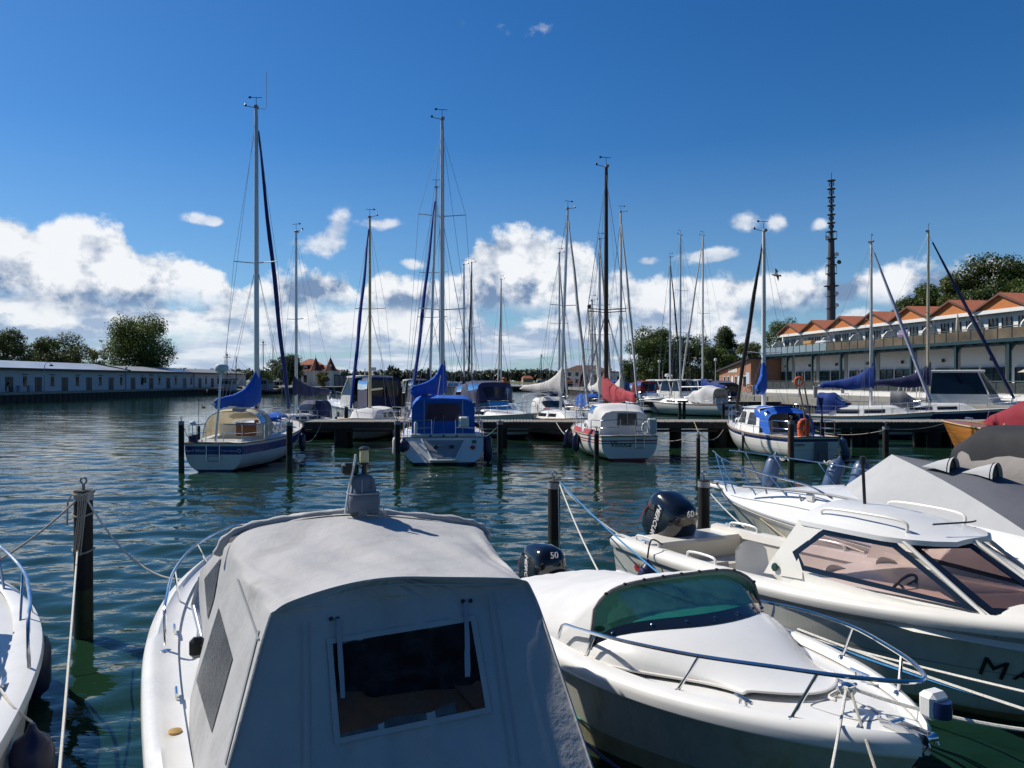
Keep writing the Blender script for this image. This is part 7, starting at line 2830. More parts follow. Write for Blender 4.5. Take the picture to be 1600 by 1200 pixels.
outboard(tC, (-.05, -.10, .64), R(24), 1.28, 'MERCURY', '60')


def hull_frame(H, t, g, side, off=.006):
    """lettering frame on a hull side: x runs so that the words read from outside"""
    p = H.pt(t, g, side)
    d = (H.pt(min(.99, t + .03), g, side) - H.pt(t - .03, g, side)).normalized()
    u = (H.pt(t, g - .06, side) - H.pt(t, g + .06, side)).normalized()
    right = -d if side < 0 else d
    n = right.cross(u).normalized()
    if n.x * side < 0:
        n = -n
    right = u.cross(n)
    return frame(p + n * off, right, u)


# the starboard side (local +x) faces the camera on boats with the bow towards it
for t_, txt, sz, g in ((.845, 'M', .30, .44), (.885, 'A', .24, .46), (.925, 'R', .24, .46)):
    text('name_lettering', txt, LETTERDARK, tC, hull_frame(HC, t_, g, 1, .012), sz, .18, .004)
text('maker_lettering', 'SMARTLINER 2', LETTERDARK, tC, hull_frame(HC, .245, .36, 1, .010), .17, .2, .003)
mb = MB()
Mh = hull_frame(HC, .105, .36, 1, .010)
for a in range(4):
    x = -.09 + .06 * a
    mb.add([Mh @ Vector(v) for v in ((x - .04, 0, 0), (x, .05, 0), (x + .04, 0, 0), (x, -.05, 0))], [(0, 1, 2, 3)])
    mb.add([Mh @ Vector(v) for v in ((x - .02, .05, 0.001), (x + .01, .11, .001), (x + .02, .05, .001))], [(0, 1, 2)])
mb.build('red_emblem', LETTERRED, tC, smooth=False)
fender(tC, tuple(HC.pt(.17, .45, 1) + Vector((.16, 0, -.06))), .62, .135, FENDERNAVY)
mb = MB()
q = HC.pt(.17, .45, 1) + Vector((.16, 0, .33))
mb.tube(smoothpts([q, q + Vector((-.05, .02, .25)), HC.deck(.18, .9) + Vector((0, 0, .14))], 4), .012, 6)
mb.build('fender_line', BLACK, tC)
mb = MB()
for y in (2.9, 3.5):
    p = HC.pt(y / LC, .55, 1)
    mb.lathe([(.03, -.01), (.03, .01)], p, 10, M=Matrix.Rotation(R(90), 4, 'Y'))
mb.build('hull_fitting', STEEL, tC)

# ------------------------------------------------------------------ boat D: white sports boat under a two tone tent cover
hdD = R(-20)
LD = 7.6
bowD = Vector((4.25, 15.3, 0))
tD = thing('sports_cruiser', 'white sports boat under a pointed two tone grey tent cover', 'motor boat', (bowD.x + math.sin(R(20)) * LD, bowD.y - math.cos(R(20)) * LD, 0), -hdD, FG)
HD = Hull(LD, 2.55, .95, 1.05, tw=.92, rake=1.0, trake=.0, chine=True, draft=.35, sag=.0, wide=.46, flare=.40)
HD.build(tD, [(0, 0), (.05, 1), (.09, 1), (.095, 0), (.5, 0), (.9, 0), (.93, 2), (1, 2), (1.3, 2), (2, 2)], [HULLC, GREYPL, ALGAE], GEL, n=36)
# raised deck moulding
rr = []
for i in range(30):
    t = lerp(.03, .985, i / 29)
    w = HD.half(t) * .97
    h = lerp(.50, .05, sstep(.50, .98, t))
    zb = HD.sheer(t) + .01
    prof = [(-1, 0), (-.985, .10), (-.93, .55), (-.84, .86), (-.66, 1.0), (-.3, 1.1), (0, 1.13), (.3, 1.1), (.66, 1.0), (.84, .86), (.93, .55), (.985, .10), (1, 0)]
    rr.append([Vector((x * w, t * LD, zb + z * h)) for x, z in prof])
mb = MB()
mb.loft(rr, 0, cap0=True, cap1=True)
dD = mb.build('deck_moulding', GEL, tD, 60)
mb = MB()
for side in (0, -1):
    mb.tube([r[side].lerp(r[1 if side == 0 else -2], .5) + Vector((-.012 if side == 0 else .012, 0, 0)) for r in rr], .018, 6)
mb.build('rubbing_strake', GREYPL, tD)
mb = MB()
for side in (2, -3):
    mb.tube([r[side] + Vector((-.004 if side > 0 else .004, 0, .004)) for r in rr[2:26]], .006, 4)
mb.build('deck_seam', GREYPL, tD)


def deckD(y, xf):
    t = y / LD
    h = lerp(.50, .05, sstep(.50, .98, t))
    return HD.sheer(t) + h * (1.0 + .13 * (1 - min(1, abs(xf) / .66) ** 2) if abs(xf) < .66 else lerp(1.0, .5, (abs(xf) - .66) / .27))


# tent
yF, yA, yN = LD - 3.25, LD - 4.1, .35
zA = 2.10
wN = .86 * HD.half(.2)
F_ = Vector((0, yF + .1, deckD(yF, 0) + .01))
A_ = Vector((0, yA, zA))
edge = []
for f in np.linspace(0, 1, 9):
    y = lerp(yF, yN, f)
    wx = HD.half(max(.03, y / LD)) * .80 * sstep(-.02, .22, f) ** .75
    edge.append((wx, y, deckD(y, .80) + .015 if f > .1 else deckD(y, .1 + f) + .012))
for nm, m_ in (('front_cover', PALECANVAS),):
    mb = MB()
    for sx in (-1, 1):
        low = [Vector((sx * x, y, z)) for x, y, z in edge]
        ctl = low[-1]
        ridge = [A_.lerp(ctl, f) + Vector((0, 0, .07 * math.sin(math.pi * f))) for f in np.linspace(0, 1, 9)]
        rows = [[a.lerp(b, g) + Vector((0, 0, -.03 * math.sin(math.pi * g) * math.sin(math.pi * i / 8))) for g in np.linspace(0, 1, 7)] for i, (a, b) in enumerate(zip(low, ridge))]
        mb.loft(rows, 0)
        if sx < 0:
            ridgeL = ridge
        else:
            ridgeR = ridge
    mb.build(nm, m_, tD, 60)
mb = MB()
rows = []
for a, b in zip(ridgeL, ridgeR):
    rows.append([a.lerp(b, g) + Vector((0, 0, .20 * math.sin(math.pi * g) * min(1, len(rows) / 4))) for g in np.linspace(0, 1, 13)])
mb.loft(rows, 0)
rc = mb.build('rear_cover', SLATECANVAS, tD, 60)
mb = MB()
for sx in (-1, 1):
    mb.tube([Vector((sx * x, y, z + .01)) for x, y, z in edge], .013, 6)
mb.build('cover_hem', RUBBER, tD)
bvD = bvh_of(rc)
for px, py in ((1480, 735), (1546, 745)):
    h, n = onto(bvD, px, py, .0)
    if h is not None:
        I = tD.matrix_basis.inverted()
        c0 = I @ h
        mb = MB()
        aft = Vector((.25, -.95, 0)).normalized()
        sdv = Vector((aft.y, -aft.x, 0))
        tip = c0 - aft * .34 + Vector((0, 0, .02))
        rim = [c0 + aft * .10 + sdv * (.15 * math.cos(a)) + Vector((0, 0, .20 * max(0, math.sin(a)) - .01)) for a in np.linspace(0, math.pi, 11)]
        mb.loft([[tip] * 11, [tip.lerp(p, .5) + Vector((0, 0, .015)) for p in rim], rim], 0)
        s_ = mb.build('vent_scoop', PALECANVAS, tD, 70)
        mb = MB()
        mb.poly([p - aft * .04 for p in rim])
        mb.build('scoop_mouth', BLACK, s_, smooth=False)
# bow platform, rail, name, cleats, vents, fenders
mb = MB()
mb.box((0, LD + .10, 1.075), (.34, .62, .09), 0, .03)
mb.tube([(0, LD + .38, 1.0), (0, LD + .15, .98)], .03, 8)
mb.build('bow_platform', GEL, tD)
mb = MB()
mb.lathe([(.04, -.05), (.025, 0), (.04, .05)], (0, LD + .40, 1.10), 10, M=Matrix.Rotation(R(90), 4, 'Y'))
mb.box((0, LD + .18, 1.15), (.10, .4, .05), 0, .02)
mb.build('anchor_roller', STEEL, tD)
rail = [(1.10, 3.5, 1.50), (1.10, 4.0, 1.62), (1.02, 5.0, 1.66), (.86, 6.0, 1.70), (.60, 6.9, 1.74), (.34, 7.45, 1.78)]
mb = MB()
for sx in (-1, 1):
    pts = [Vector((sx * x, y, z)) for x, y, z in rail]
    mb.tube(smoothpts(pts, 5), .0145, 7)
    for i, (x, y, z) in enumerate(rail[1:], 1):
        if i in (2, 3, 4, 5):
            f = HD.deck(min(.97, (y - .55) / LD), sx * .82)
            mb.tube([pts[i], Vector((f.x, f.y, deckD(f.y, .82) - .02))], .0125, 7)
mb.tube(smoothpts([Vector((-.34, 7.45, 1.78)), Vector((-.2, 7.75, 1.79))], 2), .0145, 7)
mb.tube(smoothpts([Vector((.34, 7.45, 1.78)), Vector((.2, 7.75, 1.79))], 2), .0145, 7)
mb.build('bow_rail', STEEL, tD)
mb = MB()
mb.tube(smoothpts([(-1.08, 5.6, 1.40), (-1.10, 3.9, 1.53), (-1.10, 2.9, 1.53), (-1.05, 2.6, 1.47)], 5), .02, 7)
for y in (5.0, 4.2, 3.4):
    mb.tube([(-1.09, y, 1.45), (-1.06, y, 1.36)], .014, 6)
mb.build('side_grab_rail', GREYPL, tD)
mb = MB()
mb.box((-1.06, 4.0, 1.44), (.05, .16, .12), 0, .015)
mb.build('deck_box', WHITEPL, tD)
bvM = bvh_of(dD)
ID = tD.matrix_basis.inverted()
h, n = onto(bvM, 1583, 813, .006)
if h is not None:
    hl2, n2 = ID @ h, ID.to_3x3() @ n
    up2 = Vector((0, 0, 1)) - n2 * n2.z
    text('maker_lettering', 'MAXUM', mat('grey_lettering', (.35, .36, .38), .5), tD, frame(hl2, up2.cross(n2), up2), .13, .15, .003)
mb = MB()
h, n = onto(bvM, 1590, 824, .0)
mb.lathe([(.02, -.012), (.03, 0), (.02, .012)], ID @ h if h is not None else (-1.19, .8, 1.13), 16, M=Matrix.Rotation(R(-60), 4, 'Y') @ Matrix.Scale(4.5, 4, (0, 1, 0)))
mb.build('side_vent', BLACK, tD)
mb = MB()
p = HD.pt(.74, .55, -1)
mb.lathe([(.07, -.02), (.085, 0), (.07, .02)], p + Vector((-.01, 0, 0)), 16, M=Matrix.Rotation(R(70), 4, 'Y') @ Matrix.Scale(1.8, 4, (0, 1, 0)))
mb.build('bow_porthole', DARKGLASS, tD)
for x, y, z, tl in ((.62, 7.0, 1.42, 18), (1.08, 5.85, 1.45, 24), (1.18, 5.35, 1.47, 20)):
    f = fender(tD, (x, y, z), .66, .145, FENDERBLUE, tilt=R(tl))
mb = MB()
for x, y, z in ((.72, 6.75, 1.70), (1.02, 5.9, 1.70)):
    mb.tube([(x + .08 * math.cos(a), y + .08 * math.sin(a), z + .03 * math.sin(3 * a)) for a in np.linspace(0, 12, 28)], .012, 5)
mb.build('fender_line', ROPEWHITE, tD)
mb = MB()
mb.tube(smoothpts([(1.10, 4.6, 1.40), (1.18, 4.55, 1.60), (1.2, 4.3, 1.40)], 5), .016, 6)
mb.box((1.16, 4.45, 1.40), (.24, .28, .16), 0, .03)
mb.build('rope_basket', mat('dark_basket', (.03, .025, .025), .7), tD)

# ------------------------------------------------------------------ boat under a charcoal cover, and the varnished wooden boat
tE = thing('covered_boat', 'boat under a charcoal canopy with taupe side cover at the right edge', 'motor boat', (12.75, 12.2, 0), R(20), FG)
HE = Hull(6.6, 2.6, .95, 1.1, tw=.9, rake=.7, chine=True)
HE.build(tE, [(0, 0), (.5, 0), (.9, 1), (1, 1), (1.4, 1), (2, 1)], [GELHULL, NAVY], GEL, rail=(.03, GREYPL))
c, rg = canopy(tE, [(.3, 1.18, 1.0, 1.90), (1.8, 1.22, 1.0, 2.16), (3.6, 1.20, 1.0, 2.28), (5.2, 1.05, 1.05, 2.22), (6.0, .72, 1.0, 1.75)], CHARCANVAS, 'canopy_cover', end0=True, end1=True, p=.36, q=.46)
mb = MB()
rows = []
for i in range(8):
    y = lerp(.3, 5.6, i / 7)
    w = 1.30 - .25 * sstep(3.8, 5.6, y)
    rows.append([Vector((-w, y, .92)), Vector((-w - .02, y, 1.25 + .03 * math.sin(i * 1.9))), Vector((-w + .10, y, 1.60 + .04 * math.sin(i * 1.7))), Vector((-w + .25, y, 1.66 + .03 * math.sin(i * 2.3)))])
mb.loft(rows, 0)
mb.build('side_cover', TAUPECANVAS, tE, 70)
mb = MB()
mb.tube([(-.9, 2.2, 1.6), (-.82, 2.3, 2.0)], .025, 6)
mb.build('cover_strap', WHITEPL, tE)

tF = thing('wooden_cruiser', 'varnished mahogany boat under a dark red cover', 'motor boat', (22.0, 25.2, 0), R(24), FG)
HF = Hull(8.6, 2.9, 1.2, 1.48, tw=.8, rake=.75, draft=.4)
HF.build(tF, [(0, 0), (.45, 0), (.90, 0), (.92, 1), (.97, 1), (.98, 2), (1.3, 2), (2, 2)], [mat('varnished_planking', (.48, .19, .04), .25, var=.35, scale=2.2, coat=.6, stretch=(.3, .3, 16)), WHITEPL, mat('red_lead', (.25, .05, .03), .7)], mat('mahogany_deck', (.36, .12, .04), .3, var=.25, coat=.4, stretch=(10, .4, 1)), rail=(.035, mat('pale_ash_trim', (.55, .36, .16), .4)))
c, rg = canopy(tF, [(.3, 1.25, 1.2, 2.35), (2.6, 1.30, 1.25, 2.55), (4.8, 1.15, 1.35, 2.45), (6.1, .75, 1.45, 1.85), (6.7, .2, 1.5, 1.55)], mat('dark_red_canvas', (.24, .013, .028), .8, var=.12, scale=3, bump=.008, bscale=6), 'boat_cover', end0=True, p=.45, q=.6)
for sx in (-1, 1):
    mb = MB()
    mb.tube([(sx * 1.0, 5.3, 1.45), (sx * .72, 4.9, 2.1)], .045, 6)
    mb.build('screen_post', mat('pale_ash_trim', (.55, .36, .16), .4), tF)
mb = MB()
mb.box((0, 7.4, 1.62), (.16, .3, .1), 0, .03)
mb.tube([(.5, 7.0, 1.5), (.55, 6.9, 2.0)], .02, 6)
mb.build('deck_fitting', STEEL, tF)

# ------------------------------------------------------------------ boat A: white cuddy boat under the light grey canvas in front
hdA = R(-25)
tA = thing('canvas_topped_boat', 'white motor boat in front under a light grey canvas tent', 'motor boat', (-.52, 3.95, 0), -hdA, FG)
LA = 7.3
HA = Hull(LA, 2.52, .72, .98, tw=.90, rake=.7, chine=True, draft=.32, wide=.45, flare=.38)
HA.build(tA, [(0, 0), (.3, 0), (.62, 0), (.9, 0), (.93, 1), (1, 1), (1.3, 1), (2, 1)], [GELHULL, ALGAE], GEL, n=40)
mb = MB()
for side in (1, -1):
    rr = []
    for i in range(41):
        t = min(.9995, i / 40)
        p = HA.pt(t, 0, side)
        inn = HA.deck(t, side * .80)
        rr.append([p + Vector((side * .02, 0, -.06)), p + Vector((side * .035, 0, -.01)), p + Vector((side * .02, 0, .05)), p.lerp(inn, .28) + Vector((0, 0, .075)), p.lerp(inn, .45) + Vector((0, 0, .035)), inn + Vector((0, 0, .03))])
    mb.loft(rr, 0)
mb.build('gunwale', GEL, tA, 60)
cabin_trunk(tA, HA, .46, .93, .66, .34, GEL, front=.6, back=.0)
mb = MB()
for sx in (-1, 1):
    pts = [Vector((sx * 1.10, 3.72, .84)), Vector((sx * 1.11, 3.76, 1.10)), Vector((sx * 1.09, 4.05, 1.17)), Vector((sx * 1.0, 5.0, 1.21)), Vector((sx * .72, 6.2, 1.23)), Vector((sx * .25, 7.1, 1.25)), Vector((0, 7.25, 1.25))]
    mb.tube(smoothpts(pts, 6), .0155, 8)
    for y, x, z in ((4.95, 1.0, 1.21), (6.2, .72, 1.23)):
        f = HA.deck((y + .1) / LA, sx * .86)
        mb.tube([(sx * x, y, z), f + Vector((0, 0, .04))], .0125, 7)
    mb.lathe([(.05, 0), (.045, .012), (.02, .02)], (sx * 1.10, 3.72, .78), 12)
mb.build('bow_rail', STEEL, tA)
for y in (4.15, 2.65):
    mb = MB()
    q = HA.deck(y / LA, -.83) + Vector((0, 0, .04))
    mb.tube([q + Vector((0, -.08, .045)), q + Vector((0, .08, .045))], .013, 6)
    for d in (-.03, .03):
        mb.tube([q + Vector((0, d, 0)), q + Vector((0, d, .045))], .012, 6)
    mb.build('cleat', STEEL, tA)
mb = MB()
q = HA.deck(2.05 / LA, -.86) + Vector((0, 0, .035))
mb.lathe([(.045, 0), (.045, .012), (.02, .016)], q, 14)
mb.build('brass_filler', mat('brass', (.55, .33, .10), .35, metal=.6), tA)

IA = tA.matrix_basis.inverted()
lA = lambda px, py, Y: IA @ P(px, py, Y)
H1_ = [lA(238, 1600, 3.40), lA(358, 1190, 4.0), lA(415, 985, 4.32), lA(432, 955, 4.36), lA(470, 936, 4.42), lA(545, 914, 4.52), lA(615, 904, 4.57), lA(700, 904, 4.66), lA(775, 905, 4.73), lA(812, 908, 4.76), lA(830, 925, 4.76), lA(868, 1030, 4.5), lA(1055, 1600, 3.55)]
H2_ = [lA(292, 1110, 5.95), lA(318, 1002, 5.95), lA(347, 892, 5.85), lA(362, 848, 5.85), lA(396, 826, 5.95), lA(470, 813, 6.08), lA(560, 806, 6.2), lA(650, 812, 6.32), lA(720, 820, 6.42), lA(748, 826, 6.46), lA(762, 845, 6.46), lA(790, 930, 6.4), lA(800, 1060, 6.3)]
rngA = np.random.default_rng(12)


def cloth(rings, nu, nv, sag=.03, wr=.006, seed=0):
    """loft between hand placed hoops with sag and diagonal pull creases"""
    out = []
    for i in range(len(rings) - 1):
        for a in range(nu if i < len(rings) - 2 else nu + 1):
            f = a / nu
            A, B = smoothpts(rings[i], nv), smoothpts(rings[i + 1], nv)
            row = []
            for k, (p, q) in enumerate(zip(A, B)):
                g = k / (len(A) - 1)
                c = p.lerp(q, f)
                bow = math.sin(math.pi * f)
                c.z -= sag * bow * (1 + .25 * math.sin(g * 17 + seed))
                # long soft folds pulling from the corners
                c.z += wr * bow * (math.sin(g * 46 + f * 5 + seed) + .7 * math.sin(g * 27 - f * 9 + 2 * seed) + .6 * math.sin(g * 90 + f * 16))
                c.x += wr * .7 * bow * math.sin(f * 11 + g * 23 + seed)
                row.append(c)
            out.append(row)
    return out


roofA = cloth([H1_, H2_], 26, 10, .040, .011, 1)
mb = MB()
mb.loft(roofA, 0)
coverA = mb.build('canvas_tent', GREYCANVAS, tA, 70)
# rear panel with softly curved cloth and a cut out for its window
def topix(p, M):
    w = M @ p
    return Vector((800 + w.x / w.y * FOC, YH + (EYE - w.z) / w.y * FOC))


def inquad(q, quad):
    sgn = None
    for i in range(4):
        a, b = Vector(quad[i]), Vector(quad[(i + 1) % 4])
        c = (b - a).cross(q - a)
        if sgn is None:
            sgn = c > 0
        elif (c > 0) != sgn:
            return False
    return True


N1 = smoothpts(H1_, 16)
kk = len(N1)
rearrows = []
for g in np.linspace(0, 1, 120):
    row = []
    for k in range(kk // 2 + 1):
        a, b = N1[k], N1[kk - 1 - k]
        p = a.lerp(b, g)
        ff = math.sin(math.pi * g)
        u_ = k / kk
        p.y += .05 * ff * math.sin(u_ * 6) + .020 * math.sin(g * 38 + u_ * 20) * (.5 - u_) * 2 * ff + .020 * math.sin(g * 17 + u_ * 8) * ff + .006 * math.sin(g * 90 + u_ * 30) * ff
        row.append(p)
    rearrows.append(row)
WQ = [(514, 1003), (739, 967), (763, 1111), (526, 1160)]
nR, nC = len(rearrows), len(rearrows[0])
vsR = [p for r in rearrows for p in r]
pixR = [topix(p, tA.matrix_basis) for p in vsR]
fsR = []
for i in range(nR - 1):
    for j in range(nC - 1):
        q = (i * nC + j, i * nC + j + 1, (i + 1) * nC + j + 1, (i + 1) * nC + j)
        if not all(inquad(pixR[v], WQ) for v in q):
            fsR.append(q)
whole = BVHTree.FromPolygons([tA.matrix_basis @ p for p in vsR], [(i * nC + j, i * nC + j + 1, (i + 1) * nC + j + 1, (i + 1) * nC + j) for i in range(nR - 1) for j in range(nC - 1)])
mb = MB()
mb.add(vsR, fsR)
rearA = mb.build('rear_curtain', GREYCANVAS, coverA, 70)
mb = MB()
mb.tube([p + Vector((0, -.008, .004)) for p in N1], .009, 6)
mb.tube([p + Vector((0, -.012, -.035)) for p in N1[52:-52]], .004, 5)
mb.build('hem_seam', GREYCANVAS, coverA)
bvR = whole


def wpatch(bv, pix, name, m, root, off=.006, sub=8):
    rows = patch(bv, pix, off, sub)
    if rows is None:
        return None
    mb = MB()
    mb.loft(rows, 0)
    return mb.build(name, m, root, 80, world=True)


WINA = bpy.data.materials.new('old_window_vinyl')
WINA.use_nodes = True
N = Nodes(WINA.node_tree)
b_ = N.n['Principled BSDF']
tc = N.new('ShaderNodeTexCoord')
nn_ = N.noise(tc.outputs['Object'], 7.0, 7, .65, .5)
N.l.new(N.mix(N.step(nn_, .40, .72), (.012, .013, .016, 1), (.055, .055, .055, 1)), b_.inputs['Base Color'])
b_.inputs['Roughness'].default_value = .16
bp = N.new('ShaderNodeBump')
bp.inputs['Distance'].default_value = .012
N.l.new(N.noise(tc.outputs['Object'], 3.5, 5, .55, .3), bp.inputs['Height'])
N.l.new(bp.outputs[0], b_.inputs['Normal'])
mxs = N.new('ShaderNodeMixShader')
trn = N.new('ShaderNodeBsdfTransparent')
trn.inputs[0].default_value = (.72, .74, .76, 1)
N.l.new(N.lin(nn_, .3, .7, .12, .55), mxs.inputs[0])
N.l.new(trn.outputs[0], mxs.inputs[1])
N.l.new(b_.outputs[0], mxs.inputs[2])
N.l.new(mxs.outputs[0], N.n['Material Output'].inputs[0])


def strip(bv, a, b, width, name, m, root, off=.012, n=14):
    """narrow band laid on a surface between two photo points (width in pixels there)"""
    A, B = Vector(a), Vector(b)
    d = (B - A).normalized()
    nrm = Vector((-d.y, d.x)) * width / 2
    return wpatch(bv, [A + nrm, B + nrm, B - nrm, A - nrm], name, m, root, off, n)


winA = wpatch(whole, WQ, 'rear_window', WINA, rearA, .004, 12)
for k in range(4):
    a, b = Vector(WQ[k]), Vector(WQ[(k + 1) % 4])
    strip(whole, a + (a - b).normalized() * 4, b + (b - a).normalized() * 4, 9, 'window_hem', GREYCANVAS, winA, .009, 12)
for a, b, w in (((527, 968), (533, 1093), 7), ((726, 944), (731, 1060), 7)):
    strip(whole, a, b, w, 'tie_strap', mat('blue_grey_strap', (.33, .35, .40), .8), rearA, .022, 10)
for px, py in ((516, 968), (527, 968), (723, 941), (735, 940)):
    h, n = onto(whole, px, py, .008)
    mb = MB()
    mb.lathe([(.012, -.004), (.012, .006), (.004, .010)], (0, 0, 0), 10)
    o = mb.build('stud', BLACK, rearA)
    o.matrix_basis = IA @ (Matrix.Translation(h) @ n.to_track_quat('Z', 'Y').to_matrix().to_4x4())
for a, b in (((470, 975), (470, 1200)), ((482, 972), (484, 1200)), ((770, 925), (812, 1200)), ((760, 930), (798, 1200))):
    strip(whole, a, b, 2.2, 'zip_seam', mat('grey_seam', (.40, .40, .42), .8), rearA, .006, 16)
mb = MB()
roll = smoothpts([lA(338, 868, 5.86), lA(356, 838, 5.90), lA(395, 822, 6.02), lA(470, 808, 6.16), lA(560, 800, 6.28), lA(650, 806, 6.40), lA(725, 815, 6.50), lA(752, 824, 6.54), lA(764, 845, 6.52)], 6)
mb.tube(roll, [.030 + .007 * math.sin(i * 1.7) + .005 * math.sin(i * .6) for i in range(len(roll))], 8)
mb.build('rolled_flap', GREYCANVAS, coverA, 60)
# tinted side panes
bvS = bvh_of(coverA)
wpatch(bvS, [(342, 950), (364, 1030), (331, 1146), (307, 1064)], 'side_window', mat('rainy_side_vinyl', (.055, .057, .060), .28, var=.6, scale=9, bump=.01, bscale=14, stretch=(3, 3, .5)), coverA, .006, 10)
strip(bvS, (405, 985), (352, 1195), 2.5, 'zip_seam', GREYPL, coverA, .007, 12)
strip(bvS, (372, 905), (405, 1000), 3, 'zip_seam', GREYPL, coverA, .007, 12)
# front part in front of the hoop: hanging apron with its dark pane, windscreen, black mirror
fr = [[lA(366, 846, 5.86), lA(350, 894, 5.87), lA(334, 955, 5.93), lA(320, 1004, 5.98)], [lA(345, 852, 6.4), lA(330, 885, 6.5), lA(322, 950, 6.5), lA(317, 1002, 6.5)], [lA(312, 893, 7.0), lA(310, 918, 7.0), lA(312, 960, 6.98), lA(315, 998, 6.95)]]
mb = MB()
mb.loft(cloth([r for r in fr], 5, 6, .0, .004, 3), 0)
# same apron on the far side and across the top of the windscreen
tp = [[lA(352, 842, 5.87), lA(470, 812, 6.1), lA(560, 804, 6.22), lA(650, 810, 6.34), lA(750, 826, 6.48)], [lA(362, 832, 6.2), lA(470, 802, 6.4), lA(560, 797, 6.5), lA(650, 803, 6.6), lA(748, 818, 6.7)], [lA(345, 880, 6.9), lA(470, 870, 7.3), lA(560, 868, 7.5), lA(640, 868, 7.4), lA(735, 865, 7.1)]]
mb.loft(cloth(tp, 5, 8, -.02, .008, 5), 0)
apr = mb.build('front_apron', GREYCANVAS, tA, 70)
bvF = bvh_of(apr)
wpatch(bvF, [(320, 905), (346, 872), (334, 940), (325, 968)], 'apron_window', mat('rainy_side_vinyl', (.055, .057, .060), .28), apr, .008, 6)
mb = MB()
mb.loft([[IA @ P(300, 946, 7.3), IA @ P(312, 902, 7.3)], [IA @ P(314, 1003, 6.75), IA @ P(318, 945, 6.9)]], 0)
ws = mb.build('windscreen', BLUEGLASS, tA, smooth=False)
mb = MB()
mb.tube([IA @ P(300, 946, 7.3), IA @ P(312, 902, 7.3)], .018, 6)
mb.tube([IA @ P(300, 946, 7.3), IA @ P(315, 1003, 6.75)], .018, 6)
mb.build('screen_frame', ALU, ws)
mb = MB()
mb.box(lA(308, 1012, 6.35), (.13, .10, .17), 0, .035)
mb.tube([lA(308, 1012, 6.35), lA(322, 1004, 6.3)], .02, 6)
mb.build('wing_mirror', BLACK, tA)
# hooded searchlight and lantern on the front hoop
cx = IA @ P(567, 800, 6.22)
mb = MB()
S = lambda w, d, z: superring(w, d, z, 0, 20, .6)
mb.loft([[p + cx for p in S(.128, .10, .02)], [p + cx for p in S(.132, .105, .10)], [p + cx for p in S(.122, .098, .155)], [p + cx for p in S(.105, .085, .165)], [p + cx for p in S(.092, .072, .26)], [p + cx for p in S(.066, .055, .295)], [p + cx for p in S(.02, .02, .31)]], 0, closed=True, cap0=True, cap1=True)
hoodA = mb.build('lamp_hood', BLUEGREYCANVAS, tA, 60)
mb = MB()
mb.tube([p + cx + Vector((0, 0, .0)) for p in S(.124, .10, .158)], .006, 5, closed=True)
mb.tube([cx + Vector((-.03, -.088, .165)), cx + Vector((-.025, -.075, .27))], .005, 5)
mb.tube([cx + Vector((.0, -.0, -.12)), cx + Vector((0, 0, .05))], .035, 8)
mb.build('hood_piping', mat('pale_piping', (.30, .33, .38), .7), hoodA)
mb = MB()
mb.add([cx + Vector(v) for v in ((.030, -.088, .19), (.055, -.086, .205), (.050, -.084, .235), (.062, -.080, .258), (.044, -.080, .25), (.036, -.085, .215))], [(0, 1, 2, 3, 4, 5)])
mb.build('hood_emblem', mat('grey_emblem', (.07, .08, .10), .6), hoodA, smooth=False)
mb = MB()
mb.lathe([(.022, .30), (.022, .37), (.045, .385), (.045, .40)], cx + Vector((.01, 0, 0)), 12)
mb.lathe([(.042, .50), (.045, .515), (.02, .53)], cx + Vector((.01, 0, 0)), 12)
lh = mb.build('lantern_body', BLACK, tA)
mb = MB()
mb.box(cx + Vector((-.10, .03, .35)), (.13, .10, .10), 0, .02)
mb.build('horn', BLACK, tA)
mb = MB()
mb.lathe([(.036, .40), (.039, .45), (.036, .50)], cx + Vector((.01, 0, 0)), 14)
mb.build('lantern_lens', mat('yellowed_lens', (.58, .52, .30), .3), lh)
mb = MB()
mb.tube([cx + Vector((-.15, -.02, .0)), cx + Vector((-.115, -.02, .22)), cx + Vector((-.07, -.02, .42)), cx + Vector((-.065, -.02, .47))], .009, 6)
mb.tube([cx + Vector((.13, 0, -.02)), cx + Vector((.16, 0, .03)), cx + Vector((.19, 0, -.03))], .007, 6)
mb.build('white_cable', WHITEPL, tA)
# things inside, seen through the rear window
mb = MB()
mb.box((-.30, 2.0, .70), (.60, .06, 1.0), 0, .02)
mb.box((0, 2.4, .18), (2.0, 3.6, .04))
mb.box((-.35, 1.5, .38), (.4, .5, .3), 0, .04)
mb.build('cockpit_liner', mat('cockpit_liner_pale', (.60, .60, .58), .6, var=.08), tA)
mb = MB()
mb.box((.12, 2.35, .62), (.50, .50, .16), 0, .06)
mb.box((.12, 2.62, .98), (.50, .14, .70), 0, .06)
mb.build('navy_seat', mat('navy_vinyl', (.02, .04, .10), .4), tA)
mb = MB()
mb.box((.55, 2.3, .55), (.5, .5, .7), 0, .05)
mb.build('dark_stowage', BLACK, tA)
mb = MB()
mb.tube([(-.30 + .15 * math.cos(a), 3.12, .95 + .15 * math.sin(a)) for a in np.linspace(0, 6.28, 20, endpoint=False)], .015, 6, closed=True)
mb.tube([(-.30, 3.12, .95), (-.30, 3.3, .9)], .02, 6)
mb.build('steering_wheel', BLACK, tA)
mb = MB()
mb.tube([(-.50, 1.0, .3), (-.50, 1.15, 1.75)], .022, 6)
mb.build('tent_pole', STEEL, tA)
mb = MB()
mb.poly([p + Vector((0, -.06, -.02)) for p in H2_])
mb.build('added_front_bulkhead', mat('added_bulkhead_dark', (.035, .037, .042), .6, var=.5, scale=3), tA, smooth=False)  # dark bulkhead added across the front hoop to keep the sun out

